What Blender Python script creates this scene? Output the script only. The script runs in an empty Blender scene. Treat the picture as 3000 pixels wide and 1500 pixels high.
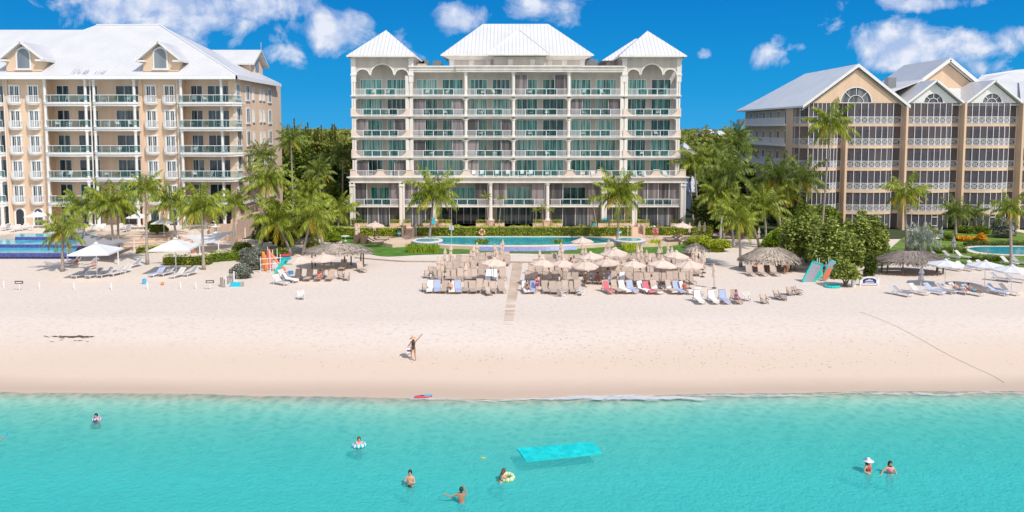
import bpy, bmesh, math, random
import numpy as np
from mathutils import Vector, Matrix
R = math.radians
random.seed(7); RNG = np.random.default_rng(11)
scn = bpy.context.scene
COL = scn.collection
# ---------------- camera (photo is 3000 x 1500; pixel helpers below use that frame)
HC, FPX, TH, PY0 = 16.5, 2200.0, math.atan(161/2200), 536.0
cam_d = bpy.data.cameras.new('camera'); cam = bpy.data.objects.new('camera', cam_d); COL.objects.link(cam)
cam.location = (0, 0, HC); cam.rotation_euler = (math.pi/2-TH, 0, 0)
cam_d.sensor_width = 36; cam_d.lens = 36*FPX/3000; cam_d.shift_y = -(750-PY0)/3000
cam_d.clip_start = .5; cam_d.clip_end = 9000
scn.camera = cam
def ray(px, py):
    a, b = (px-1500)/FPX, (PY0-py)/FPX
    return Vector((a, math.cos(TH)+b*math.sin(TH), b*math.cos(TH)-math.sin(TH)))
def G(px, py, z=0.0):
    d = ray(px, py); t = (z-HC)/d.z
    return Vector((d.x*t, d.y*t, z))
def V(px, py, Y):
    d = ray(px, py); t = Y/d.y
    return Vector((d.x*t, Y, HC+d.z*t))
def PLN(px, py, p0, p1, p2):
    n = (p1-p0).cross(p2-p0); d = ray(px, py); o = Vector((0, 0, HC))
    return o+d*((p0-o).dot(n)/d.dot(n))
# ---------------- sky and sun
SUNV = Vector((.47, -.50, .80)).normalized()
el = math.asin(SUNV.z); az = math.atan2(SUNV.x, SUNV.y)
w = bpy.data.worlds.new('World'); scn.world = w; w.use_nodes = True
nt = w.node_tree; N = nt.nodes; L = nt.links; bg = N['Background']
sky = N.new('ShaderNodeTexSky'); sky.sky_type = 'NISHITA'; sky.sun_disc = False
sky.sun_elevation = el; sky.sun_rotation = az; sky.air_density = 1.0; sky.dust_density = 0.0; sky.ozone_density = 3.0; sky.altitude = 0
def mth(op, a, b=None, c=None, clamp=False):
    n = N.new('ShaderNodeMath'); n.operation = op; n.use_clamp = clamp
    for i, v in enumerate((a, b, c)):
        if v is None: continue
        if isinstance(v, (int, float)): n.inputs[i].default_value = v
        else: L.new(v, n.inputs[i])
    return n.outputs[0]
hs = N.new('ShaderNodeHueSaturation'); hs.inputs['Saturation'].default_value = 1.22; hs.inputs['Value'].default_value = 1.0
hs.inputs['Hue'].default_value = .497
L.new(sky.outputs[0], hs.inputs['Color'])
gm = N.new('ShaderNodeGamma'); gm.inputs[1].default_value = 1.0; L.new(hs.outputs[0], gm.inputs[0])
tc = N.new('ShaderNodeTexCoord'); sp = N.new('ShaderNodeSeparateXYZ'); L.new(tc.outputs['Generated'], sp.inputs[0])
sr = N.new('ShaderNodeValToRGB'); L.new(mth('MULTIPLY', sp.outputs[2], 2.5, clamp=True), sr.inputs[0])   # deep tropical blue, a little paler at the horizon
for i, (p, c) in enumerate([(0, (.15,3.7,7.9)), (.12, (.0,3.15,7.3)), (.45, (.0,2.0,6.1)), (1, (.2,1.6,4.6))]):
    e = sr.color_ramp.elements[i] if i < 2 else sr.color_ramp.elements.new(p)
    e.position = p; e.color = (*c, 1)
sm = N.new('ShaderNodeMixRGB'); sm.inputs[0].default_value = .97; L.new(gm.outputs[0], sm.inputs[1]); L.new(sr.outputs[0], sm.inputs[2])
yy = mth('MAXIMUM', sp.outputs[1], .05)
u = mth('DIVIDE', sp.outputs[0], yy); v = mth('DIVIDE', sp.outputs[2], yy)
cv = N.new('ShaderNodeCombineXYZ'); L.new(u, cv.inputs[0]); L.new(v, cv.inputs[1])
nz = N.new('ShaderNodeTexNoise'); nz.inputs['Scale'].default_value = 17; nz.inputs['Detail'].default_value = 9; nz.inputs['Roughness'].default_value = .60
nz.inputs['Distortion'].default_value = .4
L.new(cv.outputs[0], nz.inputs['Vector'])
CL = [(440,20,240,52,1.3),(570,66,210,42,1.15),(770,20,130,48,1.2),(985,90,92,64,1.25),(820,80,110,40,.75),(830,165,75,34,.75),(640,118,90,22,.6),(1335,58,62,40,1.05),(1290,30,30,22,.5),
      (1400,60,40,40,.8),(1585,22,95,40,1.0),(1640,60,60,22,.5),(2700,12,150,24,1.1),(2655,130,130,62,1.3),(2600,180,80,30,.9),(2830,120,110,42,1.0),(2965,105,75,42,1.0),(2262,160,48,34,.9),(2330,140,40,16,.7),
      (2410,182,32,20,.7),(1150,115,60,30,.5),(2890,200,70,22,.6),(2985,215,50,18,.8),(2060,160,30,22,.5),(1180,170,60,25,.45),(150,20,60,18,.4)]
acc = None
for (cx, cy, rx, ry, s) in CL:
    d = ray(cx, cy); cu, cvv = d.x/d.y, d.z/d.y; sx, sy = rx*1.15/FPX, ry*1.12/FPX
    a = mth('MULTIPLY', mth('SUBTRACT', u, cu), 1/sx); b = mth('MULTIPLY', mth('SUBTRACT', v, cvv), 1/sy)
    q = mth('ADD', mth('MULTIPLY', a, a), mth('MULTIPLY', b, b))
    g = mth('MULTIPLY', mth('EXPONENT', mth('MULTIPLY', q, -.75)), s)
    acc = g if acc is None else mth('MAXIMUM', acc, g)
cl = mth('MULTIPLY', mth('SUBTRACT', mth('ADD', mth('MULTIPLY', acc, .95), mth('MULTIPLY', nz.outputs[0], 2.5)), 1.66), 1.8, clamp=True)
cl = mth('MULTIPLY', mth('POWER', cl, 1.1), .93)
nz2 = N.new('ShaderNodeTexNoise'); nz2.inputs['Scale'].default_value = 34; nz2.inputs['Detail'].default_value = 6
L.new(cv.outputs[0], nz2.inputs['Vector'])
cr = N.new('ShaderNodeValToRGB'); cr.color_ramp.elements[0].position = .38; cr.color_ramp.elements[0].color = (4.4, 5.6, 8.3, 1)
cr.color_ramp.elements[1].position = .62; cr.color_ramp.elements[1].color = (8.6, 8.9, 9.8, 1); L.new(nz2.outputs[0], cr.inputs[0])
mx = N.new('ShaderNodeMixRGB'); L.new(cl, mx.inputs[0]); L.new(sm.outputs[0], mx.inputs[1]); L.new(cr.outputs[0], mx.inputs[2])
# bright broken cloud added out of view, behind and overhead, for neutral fill light
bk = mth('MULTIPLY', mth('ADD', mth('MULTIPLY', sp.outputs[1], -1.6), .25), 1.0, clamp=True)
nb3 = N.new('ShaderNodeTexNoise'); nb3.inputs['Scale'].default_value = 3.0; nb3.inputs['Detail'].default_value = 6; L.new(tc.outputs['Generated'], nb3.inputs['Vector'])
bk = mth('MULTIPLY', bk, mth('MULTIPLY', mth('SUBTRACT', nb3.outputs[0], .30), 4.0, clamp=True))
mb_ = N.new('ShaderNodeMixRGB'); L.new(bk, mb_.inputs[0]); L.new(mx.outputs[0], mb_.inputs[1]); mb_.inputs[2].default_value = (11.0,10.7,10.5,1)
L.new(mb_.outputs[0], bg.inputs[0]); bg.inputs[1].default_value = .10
sd = bpy.data.lights.new('sun', 'SUN'); sd.energy = 3.7; sd.angle = R(.53); sd.color = (1, .95, .88)
so = bpy.data.objects.new('sun', sd); COL.objects.link(so); so.rotation_euler = (-SUNV).to_track_quat('-Z', 'Y').to_euler()
scn.view_settings.view_transform = 'Standard'; scn.view_settings.look = 'None'; scn.view_settings.exposure = 0.0; scn.view_settings.gamma = 1
scn.cycles.max_bounces = 8; scn.cycles.transparent_max_bounces = 16
try: scn.cycles.use_denoising = True
except Exception: pass

# ---------------- materials
def mat(name, c, rough=.7, var=.08, scale=1.5, bump=0, bscale=20, metal=0, spec=.5, c2=None, island=False, obj=False, translucent=0, pos=True, stretch=None):
    m = bpy.data.materials.new(name); m.use_nodes = True; t = m.node_tree; n = t.nodes; l = t.links
    b = n['Principled BSDF']; b.inputs['Roughness'].default_value = rough; b.inputs['Metallic'].default_value = metal
    b.inputs['Specular IOR Level'].default_value = spec
    g = n.new('ShaderNodeNewGeometry'); tcn = n.new('ShaderNodeTexCoord')
    nz = n.new('ShaderNodeTexNoise'); nz.inputs['Scale'].default_value = scale; nz.inputs['Detail'].default_value = 5
    src = g.outputs['Position'] if pos else tcn.outputs['Object']
    if stretch:
        mp = n.new('ShaderNodeMapping'); mp.inputs['Scale'].default_value = stretch; l.new(src, mp.inputs[0]); src = mp.outputs[0]
    l.new(src, nz.inputs['Vector'])
    c2 = c2 or tuple(max(0, x*(1+var)) for x in c); ca = c if c2 is not None and island else tuple(x*(1-var) for x in c)
    r = n.new('ShaderNodeValToRGB'); r.color_ramp.elements[0].position = .35; r.color_ramp.elements[1].position = .65
    r.color_ramp.elements[0].color = (*ca, 1); r.color_ramp.elements[1].color = (*c2, 1)
    fac = nz.outputs[0]
    if island:
        mm = n.new('ShaderNodeMath'); mm.operation = 'MULTIPLY_ADD'; mm.inputs[1].default_value = .5
        l.new(g.outputs['Random Per Island'], mm.inputs[0])
        m2 = n.new('ShaderNodeMath'); m2.operation = 'MULTIPLY'; m2.inputs[1].default_value = .52; l.new(nz.outputs[0], m2.inputs[0]); l.new(m2.outputs[0], mm.inputs[2]); fac = mm.outputs[0]
        r.color_ramp.elements[0].position = .25; r.color_ramp.elements[1].position = .78
    l.new(fac, r.inputs[0]); out = r.outputs[0]
    if obj:
        oi = n.new('ShaderNodeObjectInfo'); h = n.new('ShaderNodeHueSaturation')
        mr = n.new('ShaderNodeMapRange'); mr.inputs[3].default_value = 1-obj; mr.inputs[4].default_value = 1+obj; l.new(oi.outputs['Random'], mr.inputs[0])
        l.new(mr.outputs[0], h.inputs['Value']); l.new(out, h.inputs['Color']); out = h.outputs[0]
    l.new(out, b.inputs['Base Color'])
    if bump:
        nb = n.new('ShaderNodeTexNoise'); nb.inputs['Scale'].default_value = bscale; nb.inputs['Detail'].default_value = 4; l.new(src, nb.inputs['Vector'])
        bp = n.new('ShaderNodeBump'); bp.inputs['Strength'].default_value = bump; bp.inputs['Distance'].default_value = .05
        l.new(nb.outputs[0], bp.inputs['Height']); l.new(bp.outputs[0], b.inputs['Normal'])
    if translucent:
        tr = n.new('ShaderNodeBsdfTranslucent'); l.new(out, tr.inputs[0]); ms = n.new('ShaderNodeMixShader'); ms.inputs[0].default_value = translucent
        l.new(b.outputs[0], ms.inputs[1]); l.new(tr.outputs[0], ms.inputs[2]); l.new(ms.outputs[0], n['Material Output'].inputs[0])
    return m
M = {}
M['white'] = mat('white_paint', (.74,.73,.72), .5, .04)
M['cream'] = mat('cream_trim', (.74,.70,.65), .6, .08, scale=.9, bump=.1, stretch=(1,1,.12))
M['stone'] = mat('stone_wall', (.53,.48,.43), .75, .10, scale=.9, bump=.2, stretch=(1,1,.12))
M['pinkst'] = mat('pink_stucco', (.72,.60,.51), .75, .08, scale=.9, bump=.2, stretch=(1,1,.15))
M['peach'] = mat('peach_stucco', (.73,.535,.395), .8, .07, scale=.8, bump=.2, stretch=(1,1,.13))
M['peachd'] = mat('orange_stucco', (.70,.505,.355), .8, .06, scale=.8, bump=.2, stretch=(1,1,.13))
M['salmon'] = mat('salmon_render', (.62,.44,.34), .8, .08, bump=.2)
M['metalw'] = mat('white_metal', (.78,.78,.80), .4, .02)
M['metalg'] = mat('grey_metal', (.25,.26,.27), .45, .05, metal=.6)
M['dark'] = mat('dark_interior', (.05,.045,.042), .8, .3)
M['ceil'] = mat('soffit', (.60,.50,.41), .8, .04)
M['trunk'] = mat('palm_bark', (.36,.31,.27), .9, .25, scale=6, bump=.5, bscale=30, stretch=(1,1,3), obj=.15)
M['bark'] = mat('tree_bark', (.16,.12,.09), .9, .25, scale=6, bump=.5)
M['thatch'] = mat('dry_palm_thatch', (.30,.245,.20), .95, .0, scale=7, c2=(.58,.49,.41), bump=.6, bscale=30, island=True)
M['thatchd'] = mat('old_palm_thatch', (.17,.14,.125), .95, .0, scale=7, c2=(.36,.30,.26), bump=.6, bscale=30, island=True)
M['grey_st'] = mat('grey_stake', (.33,.30,.27), .9, .15)
M['wood'] = mat('dark_wood_post', (.14,.09,.06), .8, .2, scale=8)
M['canvas'] = mat('tan_canvas', (.78,.63,.53), .85, .06, scale=3, obj=.08, translucent=.18)
M['canvasw'] = mat('white_canvas', (.74,.74,.76), .8, .03, scale=3, translucent=.15)
M['canvasg'] = mat('grey_canvas', (.34,.33,.36), .85, .1, scale=3)
M['sling'] = mat('tan_sling', (.47,.37,.31), .8, .08, scale=6, obj=.12)
M['slingd'] = mat('brown_frame', (.12,.085,.065), .6, .1)
M['slingl'] = mat('pale_sling', (.56,.52,.49), .8, .06, scale=6, obj=.08)
M['slingg'] = mat('grey_sling', (.30,.30,.33), .8, .08, scale=6, obj=.12)
M['framet'] = mat('taupe_frame', (.42,.34,.28), .6, .05)
M['towelw'] = mat('white_towel', (.80,.80,.84), .95, .05, scale=8)
M['towelb'] = mat('blue_towel', (.36,.44,.68), .95, .1, scale=8)
M['towelr'] = mat('red_towel', (.60,.14,.18), .95, .1, scale=8)
def leafmat(k, a, b, sc=.8, tr=.2): M[k] = mat(k, a, .55, 0, scale=sc, c2=b, island=True, translucent=tr, spec=.35)
leafmat('palm_leaf', (.07,.13,.012), (.43,.47,.05))
leafmat('palm_leaf_dark', (.05,.09,.014), (.29,.36,.06))
leafmat('palm_leaf_yellow', (.38,.31,.02), (.66,.44,.03))
leafmat('palm_leaf_silver', (.22,.26,.22), (.44,.48,.42))
leafmat('hedge_leaf', (.20,.27,.015), (.62,.66,.05))
leafmat('grape_leaf', (.05,.095,.015), (.50,.56,.12))
leafmat('bush_leaf', (.055,.10,.012), (.29,.37,.04))
leafmat('bush_dark', (.03,.06,.010), (.16,.21,.035))
leafmat('wood_leaf', (.11,.14,.02), (.36,.37,.07), sc=.08)
leafmat('lime_leaf', (.16,.26,.01), (.32,.44,.03))
leafmat('grey_leaf', (.15,.17,.13), (.32,.34,.27))
leafmat('flower_orange', (.70,.30,.01), (.85,.50,.02))
leafmat('grass_blade', (.05,.13,.008), (.16,.28,.02), sc=.5)
for k, c in dict(skin=(.62,.33,.21), skin_tan=(.42,.20,.11), hair_dark=(.03,.02,.018), hair_brown=(.12,.06,.03), cloth_red=(.62,.06,.09), cloth_pink=(.75,.20,.28), cloth_navy=(.03,.04,.15), cloth_blue=(.05,.25,.48),
                 cloth_black=(.03,.03,.035), cloth_white=(.8,.8,.83), cloth_green=(.04,.17,.12), cloth_purple=(.18,.07,.45), straw=(.68,.42,.22), coral=(.85,.22,.12), teal=(.02,.55,.52), cyanp=(.02,.50,.68),
                 orange=(.85,.25,.05), yellow=(.75,.62,.05), navy=(.02,.03,.18), skyb=(.05,.45,.75), limeg=(.45,.65,.10), terracotta=(.48,.20,.12), board_grey=(.36,.35,.42), matc=(.0,.80,.82), rope=(.50,.41,.32)).items():
    M[k] = mat(k, c, .6, .06, scale=5)

# ---------------- mesh builder
class MB:
    def __init__(s): s.v = []; s.f = []
    def add(s, vs, fs):
        o = len(s.v); s.v += [tuple(p) for p in vs]; s.f += [tuple(i+o for i in f) for f in fs]; return s
    def box(s, x0, y0, z0, x1, y1, z1):
        if x1 < x0: x0, x1 = x1, x0
        if y1 < y0: y0, y1 = y1, y0
        if z1 < z0: z0, z1 = z1, z0
        return s.add([(x0,y0,z0),(x1,y0,z0),(x1,y1,z0),(x0,y1,z0),(x0,y0,z1),(x1,y0,z1),(x1,y1,z1),(x0,y1,z1)],
                     [(0,3,2,1),(4,5,6,7),(0,1,5,4),(1,2,6,5),(2,3,7,6),(3,0,4,7)])
    def bar(s, a, b, w, h=None):
        a = Vector(a); b = Vector(b); h = h or w; d = (b-a)
        if d.length < 1e-6: return s
        d.normalize(); q = d.cross(Vector((0,0,1)))
        q = Vector((1,0,0)) if q.length < 1e-3 else q.normalized()
        p = q.cross(d); q = q*w/2; p = p*h/2
        return s.add([a-q-p, a+q-p, a+q+p, a-q+p, b-q-p, b+q-p, b+q+p, b-q+p], [(0,1,2,3),(7,6,5,4),(0,4,5,1),(1,5,6,2),(2,6,7,3),(3,7,4,0)])
    def quad(s, *p): return s.add(p, [tuple(range(len(p)))])
    def tube(s, pts, rad, n=8, cap=True):
        pts = [Vector(p) for p in pts]; rad = rad if hasattr(rad, '__len__') else [rad]*len(pts); vs = []; fs = []
        for i, p in enumerate(pts):
            d = (pts[min(i+1, len(pts)-1)]-pts[max(i-1, 0)]).normalized(); q = d.cross(Vector((0,1,0)))
            q = Vector((1,0,0)) if q.length < .05 else q.normalized()
            r = d.cross(q)
            for k in range(n):
                a = 2*math.pi*k/n; vs.append(p+(q*math.cos(a)+r*math.sin(a))*rad[i])
        for i in range(len(pts)-1):
            for k in range(n): fs.append((i*n+k, i*n+(k+1)%n, (i+1)*n+(k+1)%n, (i+1)*n+k))
        if cap: fs += [tuple(range(n))[::-1], tuple((len(pts)-1)*n+k for k in range(n))]
        return s.add(vs, fs)
    def lathe(s, prof, c=(0,0,0), n=16, sx=1, sy=1):
        vs = []; fs = []
        for r, z in prof:
            for k in range(n): a = 2*math.pi*k/n; vs.append((c[0]+r*math.cos(a)*sx, c[1]+r*math.sin(a)*sy, c[2]+z))
        for i in range(len(prof)-1):
            for k in range(n): fs.append((i*n+k, i*n+(k+1)%n, (i+1)*n+(k+1)%n, (i+1)*n+k))
        return s.add(vs, fs+[tuple(range(n))[::-1], tuple((len(prof)-1)*n+k for k in range(n))])
    def prism(s, pts, y0, y1):   # outline in x,z extruded along y
        n = len(pts); vs = [(x, y0, z) for x, z in pts]+[(x, y1, z) for x, z in pts]
        return s.add(vs, [tuple(range(n)), tuple(range(2*n-1, n-1, -1))]+[(i, n+i, n+(i+1)%n, (i+1)%n) for i in range(n)])
    def slab(s, pts, z0, z1):   # outline in x,y extruded along z
        n = len(pts); vs = [(x, y, z0) for x, y in pts]+[(x, y, z1) for x, y in pts]
        return s.add(vs, [tuple(range(n-1, -1, -1)), tuple(range(n, 2*n))]+[(i, (i+1)%n, n+(i+1)%n, n+i) for i in range(n)])
    def roofpoly(s, pts, th=.25):
        n = len(pts); pts = [Vector(p) for p in pts]; dn = Vector((0,0,-th))
        return s.add(pts+[p+dn for p in pts], [tuple(range(n)), tuple(range(2*n-1, n-1, -1))]+[(i, n+i, n+(i+1)%n, (i+1)%n) for i in range(n)])
    def build(s, name, m, parent=None, smooth=False, loc=None):
        me = bpy.data.meshes.new(name); me.from_pydata(s.v, [], s.f); me.update()
        bm = bmesh.new(); bm.from_mesh(me); bmesh.ops.recalc_face_normals(bm, faces=bm.faces); bm.to_mesh(me); bm.free()
        if smooth: me.shade_smooth()
        me.materials.append(M[m] if isinstance(m, str) else m)
        return link(name, me, parent, loc)
def link(name, me, parent=None, loc=None):
    o = bpy.data.objects.new(name, me); COL.objects.link(o)
    if parent: o.parent = parent
    if loc is not None: o.location = loc
    return o
def tag(o, label=None, cat=None, group=None, kind=None):
    if label: o['label'] = label
    if cat: o['category'] = cat
    if group: o['group'] = group
    if kind: o['kind'] = kind
    return o
def empty(name, loc=(0,0,0), rz=0, label=None, cat=None, group=None):
    o = bpy.data.objects.new(name, None); COL.objects.link(o); o.location = loc; o.rotation_euler = (0,0,rz); o.empty_display_size = .3
    return tag(o, label, cat, group)
KIDS = {}
def kids(o):
    if o.name not in KIDS: KIDS[o.name] = [c for c in bpy.data.objects if c.parent == o]
    return KIDS[o.name]
def dup(o, loc=None, rz=None, label=None, group=None, scale=None, parent=None):
    c = o.copy(); COL.objects.link(c)
    if parent: c.parent = parent
    if loc is not None: c.location = loc
    if rz is not None: c.rotation_euler = (c.rotation_euler[0], c.rotation_euler[1], rz)
    if scale is not None: c.scale = (scale,)*3 if isinstance(scale, (int, float)) else scale
    if label: c['label'] = label
    if group: c['group'] = group
    for k in kids(o): dup(k, parent=c)
    return c
class Proto:   # the first placement moves the prototype itself, later ones copy it
    def __init__(s, root): s.r = root; s.used = False; kids(root); [kids(k) for k in kids(root)]
    def put(s, loc, rz=0, label=None, group=None, scale=None):
        if s.used: return dup(s.r, loc, rz, label, group, scale)
        s.used = True; r = s.r; r.location = loc; r.rotation_euler = (r.rotation_euler[0], r.rotation_euler[1], rz)
        if scale is not None: r.scale = (scale,)*3 if isinstance(scale, (int, float)) else scale
        tag(r, label, None, group); return r
def npmesh(name, verts, faces, m, parent=None, loc=None, kind=None):   # faces: (n,4) or (n,3) int array
    me = bpy.data.meshes.new(name); k = faces.shape[1]
    me.vertices.add(len(verts)); me.vertices.foreach_set('co', np.asarray(verts, np.float32).ravel())
    me.loops.add(faces.size); me.loops.foreach_set('vertex_index', faces.astype(np.int32).ravel())
    me.polygons.add(len(faces)); me.polygons.foreach_set('loop_start', np.arange(0, faces.size, k, dtype=np.int32))
    me.update(calc_edges=True); me.validate(); me.materials.append(M[m] if isinstance(m, str) else m)
    return link(name, me, parent, loc)
def leaves(name, P, size, m, parent=None, loc=None, up=.35, aspect=.6):   # one small diamond leaf per point
    P = np.asarray(P); n = len(P); a = RNG.normal(size=(n,3)); a[:,2] *= .6; a /= np.linalg.norm(a, axis=1)[:,None]
    b = RNG.normal(size=(n,3)); b[:,2] *= up; b -= (a*b).sum(1)[:,None]*a; b /= np.linalg.norm(b, axis=1)[:,None]
    s = size*RNG.uniform(.6, 1.3, (n,1)); v = np.stack([P-a*s, P+b*s*aspect, P+a*s, P-b*s*aspect], 1).reshape(-1,3)
    return npmesh(name, v, np.arange(4*n).reshape(n,4), m, parent, loc)
ORD = 'first second third fourth fifth sixth seventh eighth ninth tenth eleventh twelfth thirteenth fourteenth fifteenth sixteenth seventeenth eighteenth nineteenth twentieth twenty-first twenty-second twenty-third twenty-fourth twenty-fifth twenty-sixth twenty-seventh twenty-eighth'.split()
# ================= setting: sand, sea, lawns, decks, pools
SEA = -1.5
WL = [(-400,1146),(0,1150),(600,1158),(1100,1168),(1500,1171),(2000,1158),(2500,1149),(3000,1149),(3500,1147)]
_wp = [G(a, b, SEA) for a, b in WL]; _wx = [p.x for p in _wp]; _wy = [p.y for p in _wp]
def bedz(x, y):
    s = np.asarray(y)-np.interp(x, _wx, _wy)
    up = np.clip(s/15, 0, 1); up = up*up*(3-2*up)*.55+up*.45
    dn = -.30*(1-np.exp(np.minimum(s, 0)/1.6))+.048*s-.035*np.maximum(-s-9, 0); z = np.where(s >= 0, SEA+1.5*up, SEA+np.maximum(dn, -3.2))
    return z
def GB(px, py, dz=0.0):   # point on the sand seen at a pixel
    z = 0.0
    for _ in range(25): p = G(px, py, z); z = .5*z+.5*float(bedz(p.x, p.y))
    p = G(px, py, z); p.z += dz; return p
def grid(name, xs, ys, zf, m, kind='structure', th=None):
    X, Y = np.meshgrid(xs, ys); Z = zf(X, Y); v = np.stack([X, Y, Z], -1).reshape(-1,3); nx, ny = len(xs), len(ys)
    i = (np.arange(ny-1)[:,None]*nx+np.arange(nx-1)[None,:]).ravel(); f = np.stack([i, i+1, i+1+nx, i+nx], 1)
    o = npmesh(name, v, f, m); o.data.shade_smooth(); return tag(o, kind=kind)
def wob(X, Y, s, k=0):   # cheap smooth noise from sines
    r = np.zeros_like(X); g = np.random.default_rng(5+k)
    for _ in range(9):
        a = g.uniform(0, 6.28); f = g.uniform(.5, 1.9)/s; r += np.sin((X*math.cos(a)+Y*math.sin(a))*f*6.28+g.uniform(0, 6.28))
    return r/9
# sand material: footprints, damp band by the sea
def sandmat():
    m = bpy.data.materials.new('beach_sand'); m.use_nodes = True; t = m.node_tree; n = t.nodes; l = t.links; b = n['Principled BSDF']
    g = n.new('ShaderNodeNewGeometry'); s = n.new('ShaderNodeSeparateXYZ'); l.new(g.outputs['Position'], s.inputs[0])
    def noise(sc, d=5, stretch=None):
        q = n.new('ShaderNodeTexNoise'); q.inputs['Scale'].default_value = sc; q.inputs['Detail'].default_value = d
        if stretch:
            mp = n.new('ShaderNodeMapping'); mp.inputs['Scale'].default_value = stretch; l.new(g.outputs['Position'], mp.inputs[0]); l.new(mp.outputs[0], q.inputs['Vector'])
        else: l.new(g.outputs['Position'], q.inputs['Vector'])
        return q.outputs[0]
    def ma(op, a, b_, c=None, clamp=False):
        q = n.new('ShaderNodeMath'); q.operation = op; q.use_clamp = clamp
        for i, vv in enumerate((a, b_, c)):
            if vv is None: continue
            if isinstance(vv, (int, float)): q.inputs[i].default_value = vv
            else: l.new(vv, q.inputs[i])
        return q.outputs[0]
    def mix(f, a, b_):
        q = n.new('ShaderNodeMixRGB')
        for i, vv in enumerate((f, a, b_)):
            if isinstance(vv, tuple): q.inputs[i].default_value = vv
            else: l.new(vv, q.inputs[i])
        return q.outputs[0]
    big = noise(.09, 4, (.5, 1.6, 1)); dry = mix(big, (.76,.655,.57,1), (.69,.58,.49,1))
    fine = noise(2.6, 6); dry = mix(ma('MULTIPLY', ma('SUBTRACT', fine, .50), 2.6, clamp=True), dry, (.55,.45,.37,1))
    zz = ma('ADD', s.outputs[2], ma('MULTIPLY', ma('SUBTRACT', noise(.16, 3, (.35, 1, 1)), .5), .55))
    band = ma('SUBTRACT', 1, ma('MULTIPLY', ma('ADD', zz, .95), 1.6, clamp=True))      # lower beach a little warmer
    col = mix(ma('MULTIPLY', band, .8), dry, (.67,.515,.40,1))
    wetz = ma('ADD', s.outputs[2], ma('MULTIPLY', ma('SUBTRACT', noise(.10, 2, (.4, 1, 1)), .5), .22))
    wet = ma('SUBTRACT', 1, ma('MULTIPLY', ma('ADD', wetz, 1.45), 5.5, clamp=True))
    col = mix(wet, col, (.57,.435,.33,1))
    und = ma('MULTIPLY', ma('SUBTRACT', -1.5, s.outputs[2]), 5, clamp=True); col = mix(und, col, (.80,.72,.58,1))
    l.new(col, b.inputs['Base Color']); l.new(ma('SUBTRACT', .9, ma('MULTIPLY', wet, .45)), b.inputs['Roughness']); b.inputs['Specular IOR Level'].default_value = .3
    bp = n.new('ShaderNodeBump'); bp.inputs['Distance'].default_value = .10; h = ma('ADD', noise(2.6, 4), ma('MULTIPLY', noise(7, 3), .4))
    l.new(h, bp.inputs['Height']); l.new(ma('MULTIPLY', ma('SUBTRACT', 1, band), .30), bp.inputs['Strength']); l.new(bp.outputs[0], b.inputs['Normal'])
    return m
M['sand'] = sandmat()
beach = grid('beach', np.arange(-130, 131, 1.0), np.concatenate([np.arange(14, 80, .6), np.arange(80, 127, 2.0)]),
             lambda X, Y: bedz(X, Y)+.035*wob(X, Y, 9)*np.clip((bedz(X, Y)+1.3)*2, 0, 1)+.02*wob(X, Y, 2.2, 3)*(Y < 60), 'sand')
M['scrub'] = mat('scrub_ground', (.045,.065,.02), .95, .3, scale=.05)
MB().quad((-4500,120,-.12),(4500,120,-.12),(4500,8500,-.12),(-4500,8500,-.12)).build('ground', 'scrub')['kind'] = 'structure'
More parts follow.
